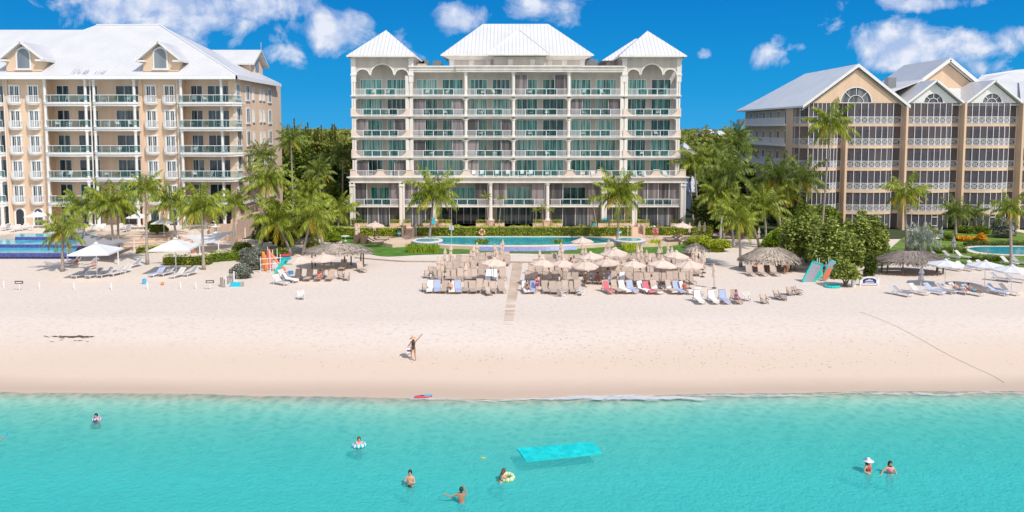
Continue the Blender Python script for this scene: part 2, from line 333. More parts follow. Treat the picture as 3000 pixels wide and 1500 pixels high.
# sea: a wavy clear surface closed below, absorbing red light
def seamat():
    m = bpy.data.materials.new('sea_water'); m.use_nodes = True; t = m.node_tree; n = t.nodes; l = t.links; n.remove(n['Principled BSDF'])
    tr = n.new('ShaderNodeBsdfTransparent'); gl = n.new('ShaderNodeBsdfGlossy'); gl.inputs['Roughness'].default_value = .07; fr = n.new('ShaderNodeFresnel'); fr.inputs[0].default_value = 1.30
    g = n.new('ShaderNodeNewGeometry'); nz = n.new('ShaderNodeTexNoise'); nz.inputs['Scale'].default_value = 3.2; nz.inputs['Detail'].default_value = 5; l.new(g.outputs['Position'], nz.inputs['Vector'])
    bp = n.new('ShaderNodeBump'); bp.inputs['Strength'].default_value = .6; bp.inputs['Distance'].default_value = .05; l.new(nz.outputs[0], bp.inputs['Height'])
    l.new(bp.outputs[0], gl.inputs['Normal']); l.new(bp.outputs[0], fr.inputs['Normal'])
    ms = n.new('ShaderNodeMixShader'); l.new(fr.outputs[0], ms.inputs[0]); l.new(tr.outputs[0], ms.inputs[1]); l.new(gl.outputs[0], ms.inputs[2])
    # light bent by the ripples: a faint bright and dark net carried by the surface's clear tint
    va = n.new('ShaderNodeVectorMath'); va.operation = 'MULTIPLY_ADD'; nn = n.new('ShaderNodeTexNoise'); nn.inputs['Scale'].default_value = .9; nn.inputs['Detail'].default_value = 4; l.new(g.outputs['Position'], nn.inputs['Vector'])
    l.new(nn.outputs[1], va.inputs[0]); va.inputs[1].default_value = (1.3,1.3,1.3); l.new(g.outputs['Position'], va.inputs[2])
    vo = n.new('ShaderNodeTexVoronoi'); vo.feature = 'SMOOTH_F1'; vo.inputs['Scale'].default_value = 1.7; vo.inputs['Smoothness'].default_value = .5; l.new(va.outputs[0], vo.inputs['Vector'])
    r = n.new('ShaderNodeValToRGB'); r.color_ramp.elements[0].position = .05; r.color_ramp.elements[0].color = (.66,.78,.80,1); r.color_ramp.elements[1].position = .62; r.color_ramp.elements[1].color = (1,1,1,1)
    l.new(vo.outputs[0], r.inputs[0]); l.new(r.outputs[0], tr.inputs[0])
    # fine suspended sand makes the deeper water milky
    df = n.new('ShaderNodeBsdfDiffuse'); df.inputs[0].default_value = (.075,.59,.57,1); nb_ = n.new('ShaderNodeTexNoise'); nb_.inputs['Scale'].default_value = 4.5; nb_.inputs['Detail'].default_value = 5; nb_.inputs['Distortion'].default_value = .5; l.new(g.outputs['Position'], nb_.inputs['Vector']); bq = n.new('ShaderNodeBump'); bq.inputs['Strength'].default_value = 1; bq.inputs['Distance'].default_value = .10; l.new(nb_.outputs[0], bq.inputs['Height']); l.new(bq.outputs[0], df.inputs['Normal']); sy = n.new('ShaderNodeSeparateXYZ'); l.new(g.outputs['Position'], sy.inputs[0])
    mr = n.new('ShaderNodeMapRange'); mr.inputs[1].default_value = 51.5; mr.inputs[2].default_value = 37; mr.inputs[3].default_value = 0; mr.inputs[4].default_value = .62; l.new(sy.outputs[1], mr.inputs[0])
    m3 = n.new('ShaderNodeMixShader'); l.new(mr.outputs[0], m3.inputs[0]); l.new(ms.outputs[0], m3.inputs[1]); l.new(df.outputs[0], m3.inputs[2])
    l.new(m3.outputs[0], n['Material Output'].inputs[0])
    ab = n.new('ShaderNodeVolumeAbsorption'); ab.inputs['Color'].default_value = (.0,.90,.905,1); ab.inputs['Density'].default_value = .60
    l.new(ab.outputs[0], n['Material Output'].inputs['Volume']); return m
M['sea'] = seamat()
def seamesh():
    xs = np.concatenate([np.arange(-140, -48, 2.0), np.arange(-48, 48, .19), np.arange(48, 141, 2.0)])
    ys = np.concatenate([np.arange(-40, 28, 2.0), np.arange(28, 60, .19), [60.2]]); X, Y = np.meshgrid(xs, ys)
    amp = (.6+.5*wob(X, Y, 14, 8))*np.clip((50.5-Y)/7, .12, 1); Z = SEA+.034*amp*(wob(X, Y, 2.4)+1.0*wob(X, Y, 1.2, 2)+.8*wob(X, Y, .75, 4)); edge = (X <= xs[0]+.01)|(X >= xs[-1]-.01)|(Y <= ys[0]+.01)|(Y >= ys[-1]-.01); Z[edge] = SEA
    v = np.stack([X, Y, Z], -1).reshape(-1,3); nx, ny = len(xs), len(ys)
    i = (np.arange(ny-1)[:,None]*nx+np.arange(nx-1)[None,:]).ravel(); f = np.stack([i, i+1, i+1+nx, i+nx], 1)
    bd = list(range(nx))+[nx*(k+1)-1 for k in range(1, ny)]+[nx*(ny-1)+k for k in range(nx-2, -1, -1)]+[nx*k for k in range(ny-2, 0, -1)]
    me = bpy.data.meshes.new('sea'); o0 = len(v); vv = np.concatenate([v, v[bd]*[1,1,0]+[0,0,-8]])
    nb = len(bd); ff = [tuple(q) for q in f.tolist()]+[(bd[k], o0+k, o0+(k+1)%nb, bd[(k+1)%nb]) for k in range(nb)]+[tuple(o0+k for k in range(nb-1, -1, -1))]
    me.from_pydata([tuple(q) for q in vv.tolist()], [], ff); me.update(); me.shade_smooth(); me.materials.append(M['sea']); o = link('sea', me); o['kind'] = 'structure'
seamesh()
# surf line: thin irregular patches of foam on the swash
M['foam'] = mat('sea_foam', (.84,.86,.88), .8, .04)
t = M['foam'].node_tree; tr = t.nodes.new('ShaderNodeBsdfTransparent'); ms = t.nodes.new('ShaderNodeMixShader'); ms.inputs[0].default_value = .26
t.links.new(tr.outputs[0], ms.inputs[1]); t.links.new(t.nodes['Principled BSDF'].outputs[0], ms.inputs[2]); t.links.new(ms.outputs[0], t.nodes['Material Output'].inputs[0])
def foam():
    b = MB(); rr = random.Random(3)
    for i in range(850):
        px = rr.triangular(1540, 2090, 1830); t = (px-1820)/270; c = 1169-4*max(0, 1-t*t)+1.5*math.sin(px/23)+rr.gauss(0, 3.2)*max(.25, 1-t*t); p = G(px, c, SEA+.06)
        a = rr.uniform(0, 6.28); s = rr.uniform(.02, .15); b.add([(p.x+s*2.6*math.cos(a+k*1.047)*rr.uniform(.6,1.2), p.y+s*.8*math.sin(a+k*1.047)*rr.uniform(.6,1.2), p.z+i*.00001) for k in range(6)], [tuple(range(6))])
    for i in range(420):
        px = rr.uniform(1180, 3000); c = np.interp(px, [1100,1500,2000,2500,3000], [1169,1172,1163,1153,1153])+rr.gauss(0, 1.6)+2.5*math.sin(px/70)+1.5*math.sin(px/31); p = G(px, c, SEA+.05)
        s = rr.uniform(.03, .12); b.add([(p.x+s*4*math.cos(k*1.047)*rr.uniform(.6,1.2), p.y+s*.7*math.sin(k*1.047)*rr.uniform(.6,1.2), p.z+i*.00001) for k in range(6)], [tuple(range(6))])
    tag(b.build('surf_foam', 'foam'), 'thin white surf foam washing along the edge of the sand', 'foam', kind='stuff')
foam()
def poly(name, pts, z, m, z0=None, kind='structure', label=None, cat=None):
    P = [G(a, b, z) for a, b in pts]; b = MB()
    if z0 is None: b.add(P, [tuple(range(len(P)))])
    else: b.slab([(p.x, p.y) for p in P], z0, z)
    return tag(b.build(name, m), label, cat, kind=kind)
def spl(pts, n=6):   # smooth a pixel polyline
    out = []; P = [Vector((*p, 0)) for p in pts]
    for i in range(len(P)-1):
        a = P[max(i-1, 0)]; b = P[i]; c = P[i+1]; d = P[min(i+2, len(P)-1)]
        for k in range(n):
            t = k/n; q = .5*((2*b)+(c-a)*t+(2*a-5*b+4*c-d)*t*t+(3*b-a-3*c+d)*t**3); out.append((q.x, q.y))
    return out+[tuple(pts[-1])]
M['lawn'] = mat('mown_lawn', (.055,.15,.012), .9, 0, scale=.7, c2=(.10,.235,.02), bump=.5, bscale=14)
M['lawn2'] = mat('rough_lawn', (.09,.17,.02), .9, 0, scale=.5, c2=(.19,.28,.04), bump=.5, bscale=14)
M['deck'] = mat('salmon_paving', (.66,.50,.38), .8, .07, scale=.8, bump=.15)
M['paleterr'] = mat('pale_paving', (.72,.62,.53), .8, .06, scale=.6, bump=.15)
M['brown'] = mat('brown_kerb', (.42,.30,.22), .8, .1, scale=3)
M['tilep'] = mat('purple_blue_tiles', (.24,.27,.52), .25, .25, scale=6)
M['tiled'] = mat('dark_blue_tiles', (.06,.08,.27), .25, .35, scale=4)
def poolmat(k, c, c2, sc=.5):
    M[k] = mat(k, c, .12, 0, scale=sc, c2=c2, bump=.25, bscale=3, spec=.5)
poolmat('pool_turq', (.0,.30,.40), (.01,.42,.50)); poolmat('pool_spa', (.05,.30,.40), (.12,.45,.52), 2); poolmat('pool_left', (.02,.36,.52), (.12,.62,.66), .35)
# --- middle resort grounds
poly('ground_strip', [(-500,700),(3500,700),(3500,600),(-500,600)], .03, 'scrub')
poly('path', [(1000,740)]+spl([(1040,752),(1160,754),(1300,748),(1500,745),(1760,750),(2000,752),(2110,745)])+[(2110,775),(1800,770),(1500,766),(1300,765),(1180,765),(1060,757)], .05, 'paleterr')
poly('lawn', spl([(1005,718),(1050,733),(1120,750),(1230,746),(1330,743),(1500,741),(1620,744),(1780,748),(1900,746),(2010,741),(2060,728)])+[(2060,700),(1900,690),(1000,690)], .06, 'lawn')
kb = MB()
for i in range(40):
    x0, x1 = 1040+i*24, 1040+(i+1)*24; f = lambda x: np.interp(x, [1040,1100,1180,1300,1500,1800,2000], [755,760,766,767,768,772,770]); kb.bar(G(x0, float(f(x0)), .07), G(x1, float(f(x1)), .07), .22, .16)
tag(kb.build('kerb', 'brown'), kind='structure')
DZ = .5
poly('pool_deck', [(1000,664),(1060,700),(1150,716)]+spl([(1215,712),(1290,718),(1400,722),(1500,722.5),(1620,722),(1730,717),(1800,712)])+[(1880,715),(1960,712),(2040,700),(2090,664)], DZ, 'deck', z0=.01)
Pw = spl([(1212,703),(1240,697),(1290,694.5),(1400,694),(1600,694),(1720,695),(1780,699),(1808,705),(1780,712),(1720,716),(1600,719.5),(1500,720.5),(1400,720),(1290,716),(1240,711),(1212,703)])
cop = MB(); W_ = [G(a, b, DZ+.02) for a, b in Pw[:-1]]; cx0 = sum(p.x for p in W_)/len(W_); cy0 = sum(p.y for p in W_)/len(W_)
poly('pool_water', Pw[:-1], DZ+.03, 'pool_turq')
for i in range(len(W_)):
    a, b_ = W_[i], W_[(i+1)%len(W_)]; cop.bar((a.x, a.y, DZ+.05), (b_.x, b_.y, DZ+.05), .35, .10)
tag(cop.build('pool_coping', 'cream'), 'pale stone coping round the long turquoise pool', 'pool edge')
b = MB(); fr_ = spl([(1405,722),(1500,723.5),(1600,722.8),(1690,719)], 8); 
for i in range(len(fr_)-1):
    a, c = G(*fr_[i], DZ+.11), G(*fr_[i+1], DZ+.11); b.quad((a.x, a.y-.2, a.z), (c.x, c.y-.2, c.z), (c.x, c.y-.45, .1), (a.x, a.y-.45, .1))
tag(b.build('pool_wall', 'tilep'), 'purple blue tiled overflow wall along the front of the middle pool', 'pool wall')
for i, (x, y, rr_) in enumerate([(1252,704,46), (1843,702,47)]):
    c = G(x, y, DZ+.35); r = rr_/2200*c.y*1.0; b = MB().lathe([(r, -.35), (r, .02), (r-.05, .05), (r*.76, .05), (r*.74, .0)], c, 36)
    e = empty('hot_tub', (0,0,0), 0, ['round raised hot tub by the left end of the middle pool', 'round raised hot tub by the right end of the middle pool'][i], 'hot tub', 'round hot tubs')
    b.build('rim', 'cream', e); MB().lathe([(r*.75, .0), (r*.75, .035)], c, 32).build('water', 'pool_spa', e)
    MB().lathe([(r+.03, -.34), (r+.03, -.08)], c, 36).build('tile_band', 'tilep', e)
# steps through the hedge
def steps(x0, x1, ya, yb, z0, z1, n, lab):
    b = MB(); A = G(x0, ya, z0); B = G(x1, ya, z0); far = A.y+2.8
    for k in range(n):
        y = A.y+(far-A.y)*k/n; b.box(A.x, y, z0, B.x, far, z0+(z1-z0)*(k+1)/n)
    e = empty('steps', (0,0,0), 0, lab, 'steps', 'steps up to the middle building'); b.build('treads', 'peach', e)
    w_ = MB(); 
    for x in (A.x-.3, B.x+.02): w_.box(x, A.y-.1, z0, x+.28, far, z1+.5)
    w_.build('side_wall', 'salmon', e)
steps(1183,1208,694,678,DZ,DZ+.9,5,'salmon steps through the hedge left of the middle pool'); steps(1853,1884,690,674,DZ,DZ+.9,5,'salmon steps through the hedge right of the middle pool')
# boardwalk over the sand
def boardwalk():
    a0, a1 = G(1503,770,.05), G(1531,770,.05); b0, b1 = GB(1474,955,.03), GB(1502,955,.03); b = MB(); n = 120; rr = random.Random(2)
    for i in range(n):
        t, t2 = i/n, (i+.86)/n
        if t > .55 and rr.random() < (t-.55)*1.6: continue
        q = lambda t, s: a0.lerp(b0, t) if s == 0 else a1.lerp(b1, t)
        p = [q(t,0), q(t,1), q(t2,1), q(t2,0)]; z = [max(float(bedz(k.x, k.y)), -9)+.045-.05*max(0, t-.6) for k in p]
        b.add([(k.x, k.y, zz) for k, zz in zip(p, z)]+[(k.x, k.y, zz-.04) for k, zz in zip(p, z)], [(0,1,2,3),(0,4,5,1),(1,5,6,2),(2,6,7,3),(3,7,4,0)])
    for a_, c_ in ((a0, b0), (a1, b1)): b.bar(a_.lerp(c_, .0)+Vector((0,0,-.12)), a_.lerp(c_, 1)+Vector((0,0,-.12)), .08)
    tag(b.build('boardwalk', 'plank'), 'brown plank boardwalk running down the sand, half buried at its sea end', 'boardwalk')
M['plank'] = mat('weathered_planks', (.50,.37,.27), .9, 0, scale=.35, c2=(.68,.55,.45))
boardwalk()
# seaweed line
b = MB(); rr = random.Random(9)
for i in range(120):
    x = rr.triangular(120, 285, 235); y = 987+rr.gauss(0, 1.3)+(rr.random() < .15)*rr.uniform(0, 16); p = GB(x, y, .02); a = rr.uniform(-.5, .5); s = rr.uniform(.03, .09)
    b.bar((p.x-s*2, p.y-s*a, p.z), (p.x+s*2, p.y+s*a, p.z+.01), .04, .02)
tag(b.build('seaweed', mat('dry_seaweed', (.10,.07,.05), .95)), 'dark line of dried seaweed on the pale sand', 'seaweed', kind='stuff')
b = MB()
for i in range(420):
    x = rr.uniform(0, 3000)*.4+.6*rr.triangular(500, 3200, 2300); y = rr.choice([1000, 1030, 1050, 1068])+rr.gauss(0, 9)+6*math.sin(x/160); p = GB(x, y, .012); s = rr.uniform(.012, .038); a = rr.uniform(0, 3.1)
    b.bar((p.x-s*2*math.cos(a), p.y-s*math.sin(a), p.z), (p.x+s*2*math.cos(a), p.y+s*math.sin(a), p.z+.008), s, .02)
tag(b.build('beach_debris', mat('beach_debris', (.46,.34,.26), .95)), 'small brown bits of washed up debris on the lower sand', 'debris', kind='stuff')
# long rope lying over the sand on the right
pts = spl([(2520,915),(2600,945),(2680,985),(2770,1036),(2850,1075),(2905,1100),(2942,1122)], 8)
tag(MB().tube([GB(a, b_, .03) for a, b_ in pts], .013, 5).build('rope', 'rope'), 'long thin brown rope lying across the sand on the right', 'rope')
# --- left resort: raised terrace, tiered pool, curved steps
LT = 1.5
poly('terrace', [(-300,640),(-300,690),(0,690),(40,684),(300,682),(440,681),(560,680),(612,674),(720,668),(724,650),(724,600),(-300,600)], LT, 'paleterr', z0=.0)
e = empty('tiered_pool', (0,0,0), 0, 'wide tiered blue pool stepping down in front of the left building', 'pool')
def tier(x0, x1, yt, yb, z, zb, xl0, xl1, zn):
    a, b_ = G(x0, yt, z), G(x1, yt, z); c, d = G(xl0, yb, z), G(xl1, yb, z)
    MB().quad(a, b_, d, c).build('water', 'pool_left', e)
    MB().quad((c.x, c.y, z), (d.x, d.y, z), (d.x, d.y-.05, zb), (c.x, c.y-.05, zb)).build('tile_wall', 'tiled', e)
    MB().bar((c.x, c.y+.04, z+.02), (d.x, d.y+.04, z+.02), .14, .07).build('edge', 'tilep', e)
tier(48, 292, 685, 694.5, 1.52, 1.10, 44, 250, 0); tier(-300, 240, 700.5, 716.5, 1.12, .68, -300, 232, 0); tier(-300, 230, 723, 741.5, .70, .2, -300, 215, 0)
b = MB(); P = [G(*q, .25) for q in [(-300,753),(240,753),(260,690),(-300,690)]]
b.slab([(p.x, p.y) for p in P], .0, .06); b.build('plinth', 'tiled', e)
def curved_steps():
    e = empty('garden_steps', (0,0,0), 0, 'broad curved salmon steps between the tiered pool and the round shrub', 'steps')
    for k, (y0, z) in enumerate([(690,1.5),(700,1.1),(711,.75),(722,.4)]):
        pts = spl([(250,y0+1),(330,y0+3),(420,y0+1),(500,y0-4),(565,y0-12)]); P = [G(a, c, z) for a, c in pts]; B = G(560,680,z); A = G(250,680,z)
        b = MB().slab([(p.x, p.y) for p in P]+[(B.x, B.y+1), (A.x, A.y+1)], -.02, z+.005*(3-k)); b.build('step', 'salmon' if k % 2 else 'deck', e)
        c = MB(); 
        for i in range(len(P)-1): c.bar(P[i]+Vector((0,.05,.02)), P[i+1]+Vector((0,.05,.02)), .25, .05)
        c.build('nosing', 'white', e)
curved_steps()
# right resort
poly('lawn', [(2560,770),(2640,700),(2700,665),(3400,665),(3400,800),(2840,775),(2700,768)], .055, 'lawn2')
poly('lawn', [(2660,735),(2700,725),(3400,727),(3400,739),(2700,742)], .065, 'lawn')
poly('path', spl([(2640,665),(2760,690),(2765,698),(2700,702)],4)+[(2690,699),(2740,695),(2730,688),(2620,668)], .075, 'paleterr')
poly('path', [(2930,668),(2950,667),(3100,690),(3400,690),(3400,695),(3060,695)], .075, 'paleterr')
Pr = spl([(2835,727),(2870,723),(2960,722.5),(3100,723),(3250,726),(3280,740),(3200,748),(3050,746),(2940,744),(2870,738),(2835,727)])
poly('pool_deck', [(a+(-12 if a < 2900 else 0), b+(4 if b > 730 else -3)) for a, b in Pr[:-1]], .10, 'paleterr'); poly('pool_water', Pr[:-1], .12, 'pool_turq')
poly('path', [(2000,668),(2050,660),(2120,672),(2200,690),(2190,700),(2080,690)], .055, 'deck')
# ================= glass and roof materials
def glassmat(k, stops, stripe=9, rough=.06):
    m = bpy.data.materials.new(k); m.use_nodes = True; t = m.node_tree; n = t.nodes; l = t.links; b = n['Principled BSDF']; b.inputs['Roughness'].default_value = rough; b.inputs['Specular IOR Level'].default_value = .6
    g = n.new('ShaderNodeNewGeometry'); mp = n.new('ShaderNodeMapping'); mp.inputs['Scale'].default_value = (1, .2, .06); oi = n.new('ShaderNodeObjectInfo')
    va = n.new('ShaderNodeVectorMath'); va.operation = 'MULTIPLY_ADD'; va.inputs[1].default_value = (40,0,9); l.new(oi.outputs['Random'], va.inputs[0]); l.new(g.outputs['Position'], va.inputs[2]); l.new(va.outputs[0], mp.inputs[0])
    nz = n.new('ShaderNodeTexNoise'); nz.inputs['Scale'].default_value = stripe*.35; nz.inputs['Detail'].default_value = 3; l.new(mp.outputs[0], nz.inputs['Vector'])
    a = n.new('ShaderNodeMath'); a.operation = 'MULTIPLY_ADD'; a.inputs[1].default_value = .34; l.new(oi.outputs['Random'], a.inputs[0])
    a2 = n.new('ShaderNodeMath'); a2.operation = 'SUBTRACT'; l.new(nz.outputs[0], a2.inputs[0]); a2.inputs[1].default_value = .17; l.new(a2.outputs[0], a.inputs[2])
    r = n.new('ShaderNodeValToRGB'); r.color_ramp.interpolation = 'LINEAR'
    for i, (p, c) in enumerate(stops):
        e = r.color_ramp.elements[i] if i < 2 else r.color_ramp.elements.new(p)
        e.position = p; e.color = (*c, 1)
    l.new(a.outputs[0], r.inputs[0]); l.new(r.outputs[0], b.inputs['Base Color']); M[k] = m
glassmat('glass_teal', [(.34,(.01,.04,.045)),(.45,(.01,.15,.14)),(.53,(.04,.28,.25)),(.61,(.13,.38,.35)),(.72,(.36,.52,.48))])  # teal of the sea reflected in the panes, put into the base colour
glassmat('glass_dark', [(.34,(.016,.022,.03)),(.5,(.02,.05,.07)),(.62,(.05,.11,.14)),(.75,(.16,.2,.22))])
glassmat('screen_mesh', [(.34,(.05,.043,.045)),(.5,(.13,.11,.115)),(.68,(.28,.24,.24))], 6, .5)
glassmat('screen_dark', [(.34,(.025,.03,.04)),(.5,(.07,.08,.095)),(.68,(.2,.2,.2))], 7, .35)
def railglass(nm_, k_):
    m = bpy.data.materials.new(nm_); m.use_nodes = True; t = m.node_tree; n = t.nodes; l = t.links; b = n['Principled BSDF']; b.inputs['Base Color'].default_value = (.05,.16,.18,1); b.inputs['Roughness'].default_value = .05
    tr = n.new('ShaderNodeBsdfTransparent'); tr.inputs[0].default_value = (.80,.92,.92,1); ms = n.new('ShaderNodeMixShader'); ms.inputs[0].default_value = k_
    l.new(tr.outputs[0], ms.inputs[1]); l.new(b.outputs[0], ms.inputs[2]); l.new(ms.outputs[0], n['Material Output'].inputs[0]); M[nm_] = m
railglass('rail_glass', .10); railglass('rail_glass_dark', .30)
def roofmat(k, c, pitch, dark=.82, dirt=False):
    m = bpy.data.materials.new(k); m.use_nodes = True; t = m.node_tree; n = t.nodes; l = t.links; b = n['Principled BSDF']; b.inputs['Roughness'].default_value = .42
    g = n.new('ShaderNodeNewGeometry'); s = n.new('ShaderNodeSeparateXYZ'); sn = n.new('ShaderNodeSeparateXYZ'); l.new(g.outputs['Position'], s.inputs[0]); l.new(g.outputs['True Normal'], sn.inputs[0])
    def ma(op, a, b_, clamp=False):
        q = n.new('ShaderNodeMath'); q.operation = op; q.use_clamp = clamp
        for i, vv in enumerate((a, b_)):
            if vv is None: continue
            if isinstance(vv, (int, float)): q.inputs[i].default_value = vv
            else: l.new(vv, q.inputs[i])
        return q.outputs[0]
    side = ma('GREATER_THAN', ma('ABSOLUTE', sn.outputs[0], None), ma('ABSOLUTE', sn.outputs[1], None))
    co = ma('ADD', ma('MULTIPLY', s.outputs[1], side), ma('MULTIPLY', s.outputs[0], ma('SUBTRACT', 1, side)))
    f = ma('FRACT', ma('MULTIPLY', co, 1/pitch), None); rib = ma('LESS_THAN', f, .16)
    nz = n.new('ShaderNodeTexNoise'); nz.inputs['Scale'].default_value = .35; nz.inputs['Detail'].default_value = 4; l.new(g.outputs['Position'], nz.inputs['Vector'])
    cr = n.new('ShaderNodeValToRGB'); cr.color_ramp.elements[0].color = (*[x*.93 for x in c], 1); cr.color_ramp.elements[1].color = (*c, 1); cr.color_ramp.elements[0].position = .35; cr.color_ramp.elements[1].position = .6; l.new(nz.outputs[0], cr.inputs[0])
    mx = n.new('ShaderNodeMixRGB'); mx.blend_type = 'MULTIPLY'; l.new(ma('MULTIPLY', rib, 1), mx.inputs[0]); l.new(cr.outputs[0], mx.inputs[1]); mx.inputs[2].default_value = (dark, dark, dark, 1)
    l.new(mx.outputs[0], b.inputs['Base Color'])
    bp = n.new('ShaderNodeBump'); bp.inputs['Distance'].default_value = .06; bp.inputs['Strength'].default_value = .7; l.new(rib, bp.inputs['Height']); l.new(bp.outputs[0], b.inputs['Normal']); M[k] = m
roofmat('roof_white', (.66,.66,.665), .62, .80); roofmat('roof_fine', (.65,.645,.655), .45, .86); roofmat('roof_grey', (.86,.85,.84), .45, .95)
def arc(cx, cz, r, a0, a1, n=8, rz=None):
    rz = rz or r; return [(cx+r*math.cos(a0+(a1-a0)*i/n), cz+rz*math.sin(a0+(a1-a0)*i/n)) for i in range(n+1)]
def door(parent, x0, x1, z0, z1, y, panes, g='glass_teal', f='white', name='sliding_door', t=.09):
    d = MB().box(x0, y-.02, z0, x1, y+.05, z1).build(name, g, parent); b = MB()
    b.box(x0-t, y-.07, z0, x0, y+.03, z1+t); b.box(x1, y-.07, z0, x1+t, y+.03, z1+t); b.box(x0, y-.07, z1, x1, y+.03, z1+t)
    for k in range(1, panes): xx = x0+(x1-x0)*k/panes; b.box(xx-t*.45, y-.06, z0, xx+t*.45, y+.03, z1-.002)
    b.build('frame', f, d); return d
FURN = []   # balcony furniture: (x, y, z, kind, label)
# ================= middle building
YM = G(1500, 663, DZ).y; YU = YM+2.6; YB = YU+2.9
hotel = empty('apartment_building', (V(1510,600,YM).x, YM, DZ), 0, 'cream middle building with two corner pavilions and a white hipped centre roof', 'building', 'beachfront buildings')
hotel.location = (0,0,0)
X = lambda px, Y=YU, py=400: V(px, py, Y).x
Z = lambda py, Y=YU: V(1500, py, Y).z
cols = [1038,1200,1365,1504,1666,1827,1985]; CX = [X(c) for c in cols]; slabs = [279,338,400,459,519]; SZ = [Z(s) for s in slabs]
XL, XR = X(1033), X(1991); ztop = Z(196)
MB().box(XL+.25, YB, DZ, XR-.25, YB+15, ztop-.25).build('wall', 'stone', hotel)
for s in (0, 1):   # the sides of the balcony stacks
    x = XL+.12 if s == 0 else XR-.12
    b = MB()
    for i in range(5): b.box(x-.1, YU+1.9, SZ[i]-.4, x+.1, YB+.01, SZ[i]+3.3)
    b.build('side_wall', 'pinkst', hotel)
# parapet and cornice of the middle stretch
def cornice(x0, x1, yf, z0, z1, name='cornice', m='cream', back=None):
    h = z1-z0; back = back or YB+1; b = MB()
    for a, c, o in ((0,.30,.0),(.30,.42,.12),(.42,.80,.05),(.80,1,.30)): b.box(x0-o*.6, yf-o, z0+h*a, x1+o*.6, back, z0+h*c-.002)
    return b.build(name, m, hotel)
cornice(CX[1]+.1, X(1338), YU-.15, Z(211), Z(193)); cornice(X(1338)+.02, X(1700), YU-.55, Z(211), Z(192.5)); cornice(X(1700)+.02, CX[5]-.1, YU-.15, Z(211), Z(193))
